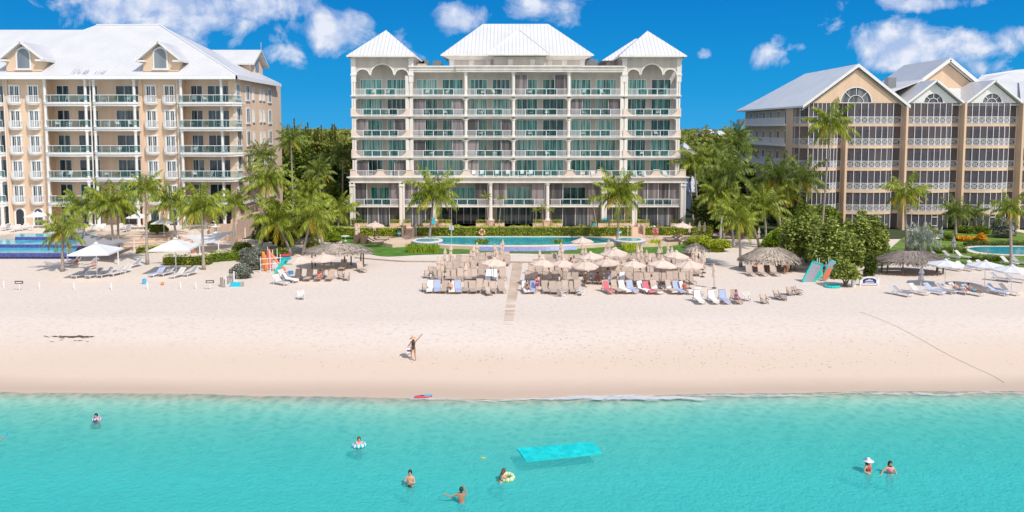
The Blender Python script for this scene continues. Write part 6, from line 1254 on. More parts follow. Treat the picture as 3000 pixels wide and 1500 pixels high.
def small_thatch(px, py, rpx, top_px, eave_px, label, z=0.0):
    c = G(px, py, z); r = rpx/2200*c.y; top = V(px, top_px, c.y).z-z; ev = V(px, eave_px, c.y).z-z; e = empty('thatched_umbrella', c, 0, label, 'thatched umbrella', 'small thatched umbrellas'); thatch(0,0,r,r,top,ev+.1,.05,'thatch',e,1400,int(px),.45); MB().tube([(0,0,0),(0,0,top-.1)], .07, 8).build('pole', 'wood', e)
small_thatch(2038,770,30,712,730,'small thatched umbrella at the right end of the lawn'); small_thatch(893,742,28,697,704,'small grey thatched umbrella under the golden palms')
for i, (x, y, l) in enumerate([(2197,806,'left'),(2232,806,'second'),(2268,806,'third')]): LG['tan'].put(GB(x, y, .03), 0, f'tan lounger in the shade of the right hut, {l} of three', 'loungers in the shade of the right hut')
for i, (x, y, l) in enumerate([(872,820,'leftmost'),(905,820,'second'),(936,820,'third, with the man in red'),(968,820,'rightmost')]): LG['tan'].put(GB(x, y, .03), 0, f'tan lounger before the left hut, {l} of the four', 'loungers before the left hut')
for (x, y, rz, l) in [(1005,790,0,'alone in the shade of the left hut'),(1058,796,.5,'at the right edge of the left hut'),(835,818,.9,'slanted by the kayak rack, upper one'),(822,834,1.0,'slanted by the kayak rack, middle one'),(850,826,.95,'slanted by the kayak rack, the one with the white back')]: LG['pale' if 'kayak' in l else 'tan'].put(GB(x, y, .03), rz, f'sun lounger {l}', 'odd loungers near the left hut')
# pool deck loungers
for i, (x, y) in enumerate([(1120,702),(1112,706),(1104,711),(1098,715)]): LG['cream'].put(G(x, y, DZ), R(95), f'cushioned brown framed lounger, {ORD[i]} from the back in the striped row left of the pool', 'cushioned loungers on the pool deck')
for i, (x, y) in enumerate([(1965,703),(1975,708),(2020,700),(2030,706)]): LG['brown'].put(G(x, y, DZ), R(-80), f'brown lounger, {ORD[i]} from the left on the deck right of the pool', 'brown loungers on the pool deck')
# right resort loungers
for i, (x, y, rz, kk, l) in enumerate([(2640,866,.5,'grey','grey, front row leftmost'),(2690,862,.5,'pale','white, front row second'),(2735,860,.5,'grey','grey with blue towel, front row third'),(2768,858,.5,'grey','grey, front row fourth'),(2808,860,.5,'pale','pale, front row under the parasols'),(2848,864,.5,'grey','grey, front row sixth'),(2920,862,.5,'grey','grey with blue towel, front row seventh'),(2955,862,.5,'pale','pale, front row last'),
   (2790,792,.5,'pale','pale, second row first'),(2825,792,.5,'pale','pale, second row second'),(2858,790,.5,'pale','pale, second row third'),(2884,788,.5,'pale','pale, second row fourth'),(2752,762,.6,'grey','grey, by the folded grey parasol'),(2785,758,.6,'grey','grey, right of the folded parasol'),(2820,758,.6,'pale','pale, on the lawn edge'),(2955,776,.5,'pale','pale, behind the edge palm'),(2985,775,.5,'grey','grey, at the right edge'),(2930,824,.7,'grey','grey, between the white parasols'),(2970,826,.7,'grey','grey, under the right white parasol')]): LG[kk].put(GB(x, y, .03), rz, f'right resort lounger, {l}', 'right resort loungers')
for (x, y, rz, l) in [(2560,760,1.2,'upper, behind the sea grape tree'),(2540,765,1.2,'lower, behind the sea grape tree')]: LG['pale'].put(GB(x, y, .03), rz, f'pale lounger {l}', 'right resort loungers')
for (x, y, l, pr) in [(2768,838,'first of the white line on the right beach',OW8),(2884,842,'second of the white line on the right beach',OW8),(2962,858,'largest at the right edge of the beach',OW8)]: pr.put(GB(x, y, .03), .2, f'open white parasol, {l}', 'open white parasols of the right resort')
for (x, y, l) in [(2697,856,'before the broad grey hut'),(2792,752,'behind the lounger row by the right pool'),(2756,722,'on the right lawn by the path'),(2964,712,'behind the edge palm'),(2664,742,'blue banded one beside the silver palm')]: CLg.put(G(x, y, .05), 0, f'closed grey parasol {l}', 'closed grey parasols of the right resort')
# left resort
for (x, y, l) in [(285,812,'left of the two on the sand'),(516,800,'right of the two on the sand')]: OW.put(GB(x, y, .03), .12, f'big open white parasol, {l}', 'big white parasols of the left resort', 1.25 if x < 300 else 1.3)
for (x, y, l) in [(112,668,'by the arched garden door'),(404,672,'behind the tall palm on the terrace'),(481,690,'nearest the round shrub on the terrace')]: OW.put(G(x, y, LT), .2, f'open white terrace parasol {l}', 'white terrace parasols', .82)
for i, (x, y, kk, l) in enumerate([(238,812,'grey','left under the left big parasol'),(278,812,'grey','second under the left big parasol'),(312,810,'grey','third under the left big parasol'),(345,806,'pale','right of the left big parasol'),(366,800,'pale','white, furthest right of that group'),(396,782,'grey','alone by the tall palm'),(462,808,'pale','blue towelled, under the right big parasol'),(490,806,'grey','grey, under the right big parasol'),(522,812,'pale','whitest, under the right big parasol'),(560,806,'grey','right end under the right big parasol'),(215,778,'grey','rear left behind the left big parasol'),(265,782,'grey','rear middle behind the left big parasol')]): LG[kk].put(GB(x, y, .03), -.35, f'left resort lounger, {l}', 'left resort loungers on the sand')
towel(GB(462,808,.03), -.35, 'towelb', 'lilac blue towel on a left resort lounger', bk=42); towel(GB(2735,860,.03), .5, 'towelb', 'blue towel on a right resort front lounger', bk=38); towel(GB(2920,862,.03), .5, 'towelb', 'blue towel on the seventh right resort lounger', bk=38); towel(GB(850,826,.03), .95, 'towelw', 'white towel on the slanted lounger by the kayak rack', bk=42)
for i, x in enumerate([20,45,70,150,170,192,235,272,352,372,465]): LG['pale' if i % 3 else 'grey'].put(G(x, 674+(i % 2)*4, LT), .1, f'terrace lounger, {ORD[i]} from the left above the tiered pool', 'loungers on the left terrace')
for i, (x, y) in enumerate([(300,676),(480,672),(560,668),(610,668),(590,690),(665,700),(90,676)]): CH['white'].put(G(x, y, LT if y < 695 else .3), i*.9, f'white garden chair, {ORD[i]} from the left on the terrace' if i < 4 else f'white garden chair, {["","","",""," by the fountain"," by the terracotta pot"," at the end of the pool"][i].strip()}', 'white garden chairs on the terrace')
# balcony furniture
M['cush'] = mat('cushion', (.62,.60,.56), .9, .1)
def small_plant():
    e = empty('potted_plant', (0,0,0), 0, 'potted plant', 'potted plant'); MB().lathe([(.16,0),(.22,.36)], (0,0,0), 10).build('pot', 'terracotta', e); leaves('foliage', RNG.normal(size=(150,3))*[.2,.2,.2]+[0,0,.62], .10, 'bush_leaf', e); return Proto(e)
SP = small_plant(); CB = make_chair('cush', 'metalw', 'balcony_chair', False); cnt = {}
for (x, y, z, kd, place) in FURN:
    key = (kd, place); cnt[key] = cnt.get(key, 0)+1; w_ = ['', 'left hand ', 'right hand ', 'further '][min(3, cnt[key])]
    {'chair': CB, 'table': TB, 'plant': SP}[kd].put((x, y, z), rj.uniform(-.8,.8), f'{w_}{ {"chair":"pale chair","table":"small round table","plant":"potted plant"}[kd]} on the {place}', 'furniture on the balconies', 1.15 if kd == 'table' else 1)
for i, (px, mm) in enumerate([(1388,'yellow'),(1412,'yellow'),(1456,'yellow'),(1488,'yellow'),(1530,'orange'),(1556,'orange')]):
    p = V(px, 500, YM+.9); CH['white'].put((p.x, YM+.9, SZ4), 0, f'terrace chair, {ORD[i]} from the left behind the long podium railing', 'chairs on the podium terrace')
for i, px in enumerate([1738,1862,1888,1950]): p = V(px, 500, YM+1.2); LG['pale'].put((p.x, YM+1.3, SZ4), 0, f'white deck lounger, {ORD[i]} from the left on the right part of the podium terrace', 'white loungers on the podium terrace', .9)
# ================= small things, signs, racks, people
def thing(name, loc, label, cat, group=None, rz=0): return empty(name, loc, rz, label, cat, group)
# shade sails
def sail(px_pts, zs, m_, label, zg):
    P = [V(a, b, G(a, gy, zg).y) for (a, b, gy) in px_pts]; e = thing('shade_sail', (0,0,0), label, 'shade sail', 'shade sails'); n = 10; b = MB(); Vv = []
    for i in range(n+1):
        for j in range(n+1):
            s, t = i/n, j/n; p = P[0]*(1-s)*(1-t)+P[1]*s*(1-t)+P[2]*s*t+P[3]*(1-s)*t; c = sum(P, Vector())/4; k = 1-.22*(4*s*(1-s) if min(t, 1-t) < .5 else 0)*abs(2*t-1)**2-.22*4*t*(1-t)*abs(2*s-1)**2
            p = c+(p-c)*k; p.z -= .5*(4*s*(1-s))*(4*t*(1-t))*.6; Vv.append(p)
    b.add(Vv, [(i*(n+1)+j, (i+1)*(n+1)+j, (i+1)*(n+1)+j+1, i*(n+1)+j+1) for i in range(n) for j in range(n)]); o = b.build('canvas', m_, e, smooth=True)
    for p in P: MB().tube([(p.x,p.y,-.1),(p.x,p.y,p.z+.1)], .07, 8).build('pole', 'metalw', e)
sail([(248,684,735),(392,704,735),(345,726,775),(196,722,775)], 0, 'canvasg', 'grey shade sail stretched over the right end of the tiered pool', 0)
sail([(520,690,722),(690,676,722),(640,712,745),(585,720,745)], 0, 'canvasw', 'pale shade sail stretched between palms below the round shrub', 0)
# white posts and small signs on the left sand
for i, (x, y) in enumerate([(116,846),(218,848),(327,848),(433,848),(530,846),(575,846),(12,842)]): tag(MB().box(-.05,-.05,0,.05,.05,.72).build('marker_post', 'metalw', None, loc=GB(x, y)), f'short white marker post on the left sand, {ORD[sorted([116,218,327,433,530,575,12]).index(x)]} from the left', 'post', 'white marker posts on the left sand')
def board_sign(px, py, hpx, w_, h, m_, label, txt=None, z=None, m2='metalw', rows=2):
    p = GB(px, py) if z is None else G(px, py, z); H = hpx/2200*p.y; e = thing('sign', p, label, 'sign'); MB().tube([(0,0,0),(0,0,H)], .035, 6).build('post', m2, e)
    b = MB().box(-w_/2,-.05,H-h,w_/2,-.01,H).build('board', m_, e)
    if rows:
        t = MB()
        for k in range(rows): t.box(-w_*.36,-.06,H-h*(k+.75)/(rows+.1),w_*.36*(1 if k % 2 == 0 else .7),-.052,H-h*(k+.45)/(rows+.1))
        t.build('lettering', 'cloth_white' if m_ != 'metalw' else 'cloth_navy', b)
    return e
board_sign(57,850,28,.85,.30,'wood','small brown two line sign on a thin post, left edge of the beach',rows=1); board_sign(616,848,28,.85,.30,'wood','small brown two line sign on a thin post beside the teal box',rows=1)
board_sign(1323,695,34,.62,.62,'metalw','white rules sign by the left end of the middle pool',z=DZ,rows=4); board_sign(1170,694,16,.5,.5,'cyanp','small blue sign right of the left hot tub',z=DZ,rows=1); board_sign(1815,694,18,.5,.42,'cyanp','small blue sign left of the right hot tub',z=DZ,rows=1)
for px, l in ((1269,'left'),(1772,'right')):
    p = V(px, 648, YM-.55); b = MB().box(-.30,-.06,-.5,.30,.0,.5).build('sign', 'cyanp', None, loc=(p.x, YM-.55, p.z)); tag(b, f'bright blue notice fixed to the {l} pedestal of the middle building', 'sign')
# teal storage box
c = GB(692, 839); e = thing('storage_box', c, 'teal box with an arched handle on the sand by the short fence', 'box'); MB().box(-.55,-.2,0,.55,.2,.42).build('body', 'cyanp', e); MB().box(.551,-.2,0,.75,.2,.46).build('end_panel', 'framet', e)
MB().tube([(-.12,0,.42),(-.12,0,.55),(-.06,0,.62),(.06,0,.62),(.12,0,.55),(.12,0,.42)], .025, 6).build('handle', 'metalw', e)
# short fence of grey and white stakes
e = thing('stake_fence', (0,0,0), 'short crooked fence of grey and white stakes by the pale shrubs', 'fence')
for i, (x, y, h, w_) in enumerate([(647,838,26,0),(652,842,30,0),(658,842,24,0),(662,835,28,1),(668,832,24,0),(674,828,26,0),(681,826,26,0),(686,822,28,1),(700,816,30,1),(719,806,28,1),(694,818,20,0)]): p = GB(x, y); h_ = h/2200*p.y; MB().box(p.x-.06,p.y-.06,p.z-.05,p.x+.06,p.y+.06,p.z+h_).build('stake', 'metalw' if w_ else 'grey_st', e)
# kayak rack
def kayak(loc, L_, m_, label, rx=0, ry=0, rz=0, wd=.36, name='kayak'):
    pr = []; n = 10; b = MB(); vs = []
    for i in range(n+1): t = i/n; w_ = wd*math.sin(math.pi*(.04+.92*t))**.6; vs += [(L_*(t-.5), -w_, .14), (L_*(t-.5), -w_*.6, .0), (L_*(t-.5), w_*.6, .0), (L_*(t-.5), w_, .14), (L_*(t-.5), w_*.5, .26), (L_*(t-.5), -w_*.5, .26)]
    b.add(vs, [(i*6+k, i*6+(k+1)%6, (i+1)*6+(k+1)%6, (i+1)*6+k) for i in range(n) for k in range(6)]+[tuple(range(6)), tuple(n*6+k for k in range(5, -1, -1))]); e = thing(name, loc, label, name, None); e.rotation_euler = (rx, ry, rz); b.build('hull', m_, e, smooth=True)
    MB().lathe([(wd*.62,.255),(wd*.5,.275)], (-.1,0,0), 12, 1.3, .8).build('cockpit', 'cloth_black', e); return e
c = GB(802, 800); e = thing('kayak_rack', c, 'white rack of upright poles holding orange kayaks beside the grey shrub', 'rack'); s_ = c.y/2200
for i, (x, hpx) in enumerate([(764,52),(771,60),(785,72),(792,70),(800,68),(813,66),(822,60),(779,44),(806,40)]):
    p = GB(x, 800-(i % 3)*6); MB().tube([(p.x-c.x,p.y-c.y,0),(p.x-c.x,p.y-c.y,hpx*s_*.95)], .04, 6).build('pole', 'metalw', e)
for hz in (26, 42): MB().tube([((762-802)*s_,0,hz*s_),((824-802)*s_,.3,(hz+3)*s_)], .04, 6).build('rail', 'metalw', e)
kayak(GB(772,796)+Vector((0,.2,1.0)), 2.6, 'orange', 'upright orange kayak, leftmost on the white rack', 0, R(80), R(80)); kayak(GB(785,790)+Vector((0,.4,1.1)), 2.5, 'coral', 'upright coral kayak, second on the white rack', 0, R(82), R(80)); kayak(GB(812,795)+Vector((0,.1,1.0)), 2.5, 'coral', 'coral kayak leaning at the right of the white rack', 0, R(50), R(0))
def board(loc, L_, w_, m_, m2, label, rot, name='paddle_board'):
    n = 12; up = [(L_*(t/n-.5), w_/2*math.sin(math.pi*(.05+.9*t/n))**.45) for t in range(n+1)]; o = up+[(x, -y) for x, y in up[::-1]]; e = thing(name, loc, label, name.replace('_', ' ')); e.rotation_euler = rot
    MB().slab(o, 0, .12).build('hull', m2, e); MB().slab([(x*.9, y*.8) for x, y in o], .121, .14).build('deck_pad', m_, e); return e
board(GB(818,800)+Vector((.2,-.3,.8)), 2.1, .42, 'teal', 'teal', 'teal board leaning against the right end of the kayak rack', (R(80), R(-55), 0))
c = GB(838,775); e = thing('float_stack', c, 'stack of green, blue and red pool floats behind the kayak rack', 'floats')
for i, (z, m_) in enumerate([(0,'teal'),(.25,'cloth_green'),(.5,'teal'),(.75,'cyanp'),(1.05,'cloth_red')]): MB().box(-.75+.06*i,-.35,z,.7-.05*i,.35,z+.2).build('float', m_, e)
tag(MB().tube([(0,0,0),(0,0,.35)], .3, 12).build('bucket', 'cloth_blue', None, loc=GB(852,803)), 'blue tub at the foot of the leaning palm trunk', 'bucket')
# right board rack
c = GB(2400,815); e = thing('board_rack', c, 'white rack with upright prongs holding turquoise paddle boards by the sea grape trees', 'rack'); s_ = c.y/2200
for i, x in enumerate([2380,2394,2401,2408,2420,2429,2436]): MB().tube([((x-2400)*s_,.1*(i % 3),0),((x-2400)*s_,.1*(i % 3),[52,60,60,44,50,62,40][i]*s_)], .04, 6).build('pole', 'metalw', e)
MB().tube([((2378-2400)*s_,0,24*s_),((2440-2400)*s_,0,24*s_)], .04, 6).build('rail', 'metalw', e)
c2 = GB(2372,826); e = thing('floating_mat', c2, 'big grey backed float with turquoise edges standing on its side', 'float'); q = 1.0
MB().prism([(-.85,0),(.35,-.05),(1.35,1.9),(.25,2.25)], -.12, .0).build('panel', 'board_grey', e); b = MB()
for a, d in (((-.85,0),(.35,-.05)),((.35,-.05),(1.35,1.9)),((1.35,1.9),(.25,2.25)),((.25,2.25),(-.85,0))): b.bar((a[0],-.08,a[1]), (d[0],-.08,d[1]), .16)
b.build('edge', 'teal', e)
board(GB(2432,818)+Vector((0,.1,1.15)), 2.0, 1.0, 'board_grey', 'teal', 'rounded grey and turquoise board upright in the rack', (R(88), R(-70), 0)); board(GB(2420,822)+Vector((0,-.2,.8)), 1.7, .7, 'coral', 'teal', 'small coral and turquoise board at the foot of the rack', (R(85), R(-65), 0))
board(GB(2385,824)+Vector((.2,-.2,.7)), 1.4, .8, 'teal', 'limeg', 'turquoise board with lime rim between the float and the rack', (R(88), R(-50), 0))
o = GB(2438,842); e = thing('inflatable_ring', o, 'flat turquoise inflatable lying on the sand below the rack', 'inflatable'); b = MB(); n = 16
for i in range(n): a, a2 = 2*math.pi*i/n, 2*math.pi*(i+1)/n; b.tube([(.7*math.cos(a),.45*math.sin(a),.12),(.7*math.cos(a2),.45*math.sin(a2),.12)], .13, 6)
b.box(-.6,-.35,.02,.6,.35,.06); b.build('tube', 'teal', e)
# navy arched beach sign and its small neighbour
c = GB(2546, 836); e = thing('resort_sign', c, 'navy arched sign board between white posts on the right beach', 'sign'); s_ = c.y/2200; W, H = 22*s_, 25*s_
bd = MB().prism([(-W,.15),(W,.15),(W,H*.62)]+arc(0,H*.62,W,0,math.pi,12,H*.38)+[(-W,H*.62)], -.05, .03).build('board', 'navy', e); rim = MB(); A = [(W,.15),(W,H*.62)]+arc(0,H*.62,W,0,math.pi,12,H*.38)+[(-W,.15),(W,.15)]
for i in range(len(A)-1): rim.bar((A[i][0],-.02,A[i][1]), (A[i+1][0],-.02,A[i+1][1]), .14)
rim.build('rim', 'metalw', bd); MB().box(-W*.5,-.065,H*.56,W*.45,-.055,H*.64).box(-W*.62,-.065,H*.36,W*.62,-.055,H*.43).box(-W*.2,-.065,H*.72,W*.2,-.055,H*.78).build('lettering', 'cloth_white', bd)
for s in (-1,1): MB().box(s*(W+.15)-.08,-.1,0,s*(W+.15)+.08,.1,H*.95).build('post', 'metalw', e)
p = GB(2500,840); e = thing('gate_post', p, 'tall thick white post left of the navy arched sign', 'post'); MB().box(-.17,-.17,0,.17,.17,1.75).build('shaft', 'metalw', e); MB().box(-.2,-.2,1.75,.2,.2,1.83).build('cap', 'metalw', e)
p = GB(2511,836); e = thing('sign', p, 'small round navy and white sign on slim posts beside the tall white post', 'sign'); MB().prism(arc(0,1.05,.24,0,2*math.pi,16)[:-1], -.05, 0).build('board', 'navy', e); MB().prism(arc(0,1.05,.31,0,2*math.pi,16)[:-1], .002, .04).build('rim', 'metalw', e)
for s in (-.3,.35): MB().tube([(s,0,0),(s,0,1.0)], .035, 6).build('post', 'metalw', e)
# pool side bits
p = G(1412,693,DZ); e = thing('life_ring', p, 'orange life ring hanging by the hedge behind the middle pool', 'life ring'); b = MB(); w_ = MB()
for i in range(16):
    a, a2 = 2*math.pi*i/16, 2*math.pi*(i+1)/16; (w_ if i % 4 == 0 else b).tube([(.38*math.cos(a),0,.65+.38*math.sin(a)),(.38*math.cos(a2),0,.65+.38*math.sin(a2))], .10, 6)
b.build('ring', 'orange', e); w_.build('bands', 'cloth_white', e); MB().tube([(0,.12,0),(0,.12,1.25)], .04, 6).build('post', 'metalw', e)
tag(MB().bar(G(1313,676,DZ)+Vector((0,-.2,.55)), G(1410,676,DZ)+Vector((0,-.2,.5)), .05).build('rescue_pole', 'metalw'), 'long white rescue pole lying level along the hedge', 'pole')
for px, l in ((1219,'left'),(1839,'right')):
    p = G(px, 692, DZ); e = thing('shower_post', p, f'white outdoor shower post behind the {l} hot tub', 'shower'); MB().tube([(0,0,0),(0,0,1.9)], .07, 8).build('pole', 'metalw', e); MB().tube([(0,0,1.8),(.0,-.35,1.85)], .03, 6).build('shower_head', 'metalw', e)
for (px, y, l) in ((1047,712,'left by the folded parasols'),(1068,714,'right by the folded parasols'),(2170,700,'in the right grove')): tag(MB().box(-.5,-.3,0,.5,.3,1.15).build('service_cabinet', 'wood', None, loc=G(px, y, DZ if px < 2000 else 0)), f'dark wooden service cabinet {l}', 'cabinet')
e = thing('garden_table', G(1012,706,DZ), 'round white garden table by the lime green bush', 'table'); MB().lathe([(.6,.7),(.6,.74)], (0,0,0), 16).build('top', 'cream', e); MB().lathe([(.3,0),(.06,.1),(.06,.7)], (0,0,0), 8).build('base', 'cream', e)
# fountain
e = thing('fountain', G(632,688,LT), 'tiered white stone fountain on the left terrace', 'fountain'); MB().lathe([(.7,0),(.6,.35),(.2,.45),(.18,1.0),(.75,1.15),(.72,1.25),(.12,1.28),(.11,1.8),(.4,1.9),(.38,1.98),(.06,2.0),(.03,2.4)], (0,0,0), 16).build('basin', 'cream', e, smooth=True)
for (x, y, r, l, z) in ((700,735,.38,'terracotta pot of pinkish bare twigs beside the yellow green hedge',0),(565,742,.3,'terracotta pot of red twigs behind the right white parasol',0)):
    e = thing('potted_shrub', G(x, y, z), l, 'potted plant'); MB().lathe([(r*.7,0),(r,r*1.5),(r*1.08,r*1.5),(r*1.08,r*1.7)], (0,0,0), 12).build('pot', 'terracotta', e); b = MB(); g = random.Random(x)
    for i in range(26): a = g.uniform(0,6.28); q = g.uniform(.3,1)*r*2; b.tube([(0,0,r*1.6),(q*.4*math.cos(a),q*.4*math.sin(a),r*2.6),(q*math.cos(a),q*math.sin(a),r*g.uniform(3.2,4.6))], .02, 4)
    b.build('twigs', 'terracotta', e)
e = thing('round_bin', G(688,690,.3), 'pale round stone pillar at the end of the garden wall', 'pillar'); MB().lathe([(.55,0),(.55,1.7),(.62,1.72),(.62,1.85)], (0,0,0), 16).build('shaft', 'salmon', e)
tag(MB().box(-1.3,-.05,0,1.3,.05,2.0).build('blue_screen', 'cyanp', None, loc=G(736,664,.3)), 'bright blue panel half hidden by palms beside the garden wall', 'panel')
e = thing('planter', (YM*0,0,0), 'blue glazed pot with a yellow green plant before the podium', 'planter'); e.location = (PX(1737,650), YM-1.1, DZ); MB().lathe([(.22,0),(.42,.3),(.38,.62),(.28,.7)], (0,0,0), 14).build('pot', 'cloth_blue', e, smooth=True); leaves('foliage', RNG.normal(size=(200,3))*[.25,.2,.16]+[0,0,.85], .1, 'lime_leaf', e)
b = thing('lamp_post', G(2112,700,.1), 'slim pale lamp post standing in the right grove', 'lamp post'); MB().tube([(0,0,0),(0,0,2.9)], .06, 8).build('pole', 'metalw', b); MB().lathe([(.12,2.9),(.2,3.1),(.05,3.25)], (0,0,0), 10).build('lantern', 'metalw', b)
for (x, y, m_, l) in ((423,832,'skyb','blue toy bucket standing on the left sand'),(476,835,'orange','orange ball on the left sand beside a pale cloth')):
    tag((MB().lathe([(.14,0),(.2,.3),(.21,.55)], (0,0,0), 10) if m_ == 'skyb' else MB().lathe([(.02,0),(.14,.05),(.2,.17),(.14,.29),(.02,.34)], (0,0,0), 10)).build('bucket' if m_ == 'skyb' else 'ball', m_, None, loc=GB(x, y)), l, 'beach toy')
# hammock lounge cloth in the right hut
b = MB(); P = [V(2206,772,88), V(2228,777,88), V(2262,776,88), V(2288,772,88)]
for i in range(3): b.add([P[i], P[i+1], P[i+1]-Vector((0,.3,.28)), P[i]-Vector((0,.3,.28))], [(0,1,2,3)])
tag(b.build('hammock', 'orange'), 'orange and red cloth slung inside the right hand hut', 'hammock')
# kayak on the waterline
kayak(G(1240,1164,SEA+.02), 1.15, 'cloth_red', 'small red and blue kayak at the water edge', 0, 0, R(12), .2).scale = (1,1,.5)
tag(MB().box(.08,-.12,.09,.5,.12,.14).build('kayak_cover', 'cyanp', None, loc=G(1241,1164,SEA+.02)), 'blue cover on the front half of the small kayak', 'cover').rotation_euler = (0,0,R(12))
# floating mat in the sea
c = [G(1514,1313,SEA+.05), G(1737,1294,SEA+.05), G(1764,1327,SEA+.05), G(1541,1350,SEA+.05)]; b = MB(); n = 14; m_ = 5; top = []
for j in range(m_+1):
    for i in range(n+1): s, t = i/n, j/m_; p = c[0]*(1-s)*(1-t)+c[1]*s*(1-t)+c[2]*s*t+c[3]*(1-s)*t; top.append((p.x, p.y, p.z+.010*math.sin(i*1.3+j)+.008*math.cos(j*2+i*.7)))
N_ = len(top); b.add(top+[(x, y, z-.1) for x, y, z in top], [(j*(n+1)+i, j*(n+1)+i+1, (j+1)*(n+1)+i+1, (j+1)*(n+1)+i) for j in range(m_) for i in range(n)]+[(N_+j*(n+1)+i, N_+(j+1)*(n+1)+i, N_+(j+1)*(n+1)+i+1, N_+j*(n+1)+i+1) for j in range(m_) for i in range(n)]+
    [(i, N_+i, N_+i+1, i+1) for i in range(n)]+[(m_*(n+1)+i+1, N_+m_*(n+1)+i+1, N_+m_*(n+1)+i, m_*(n+1)+i) for i in range(n)]+[((j+1)*(n+1), N_+(j+1)*(n+1), N_+j*(n+1), j*(n+1)) for j in range(m_)]+[(j*(n+1)+n, N_+j*(n+1)+n, N_+(j+1)*(n+1)+n, (j+1)*(n+1)+n) for j in range(m_)])
M['matb'] = mat('turquoise_foam', (.0,.50,.50), .55, 0, scale=2.5, c2=(.01,.66,.64), bump=.4, bscale=6)
tag(b.build('floating_mat', 'matb'), 'long bright turquoise foam mat floating on the sea', 'floating mat')
tag(MB().box(-.12,-.04,0,.12,.04,.03).build('snorkel', 'yellow', None, loc=G(1416,1342,SEA+.02)), 'small yellow snorkel afloat left of the turquoise mat', 'snorkel')
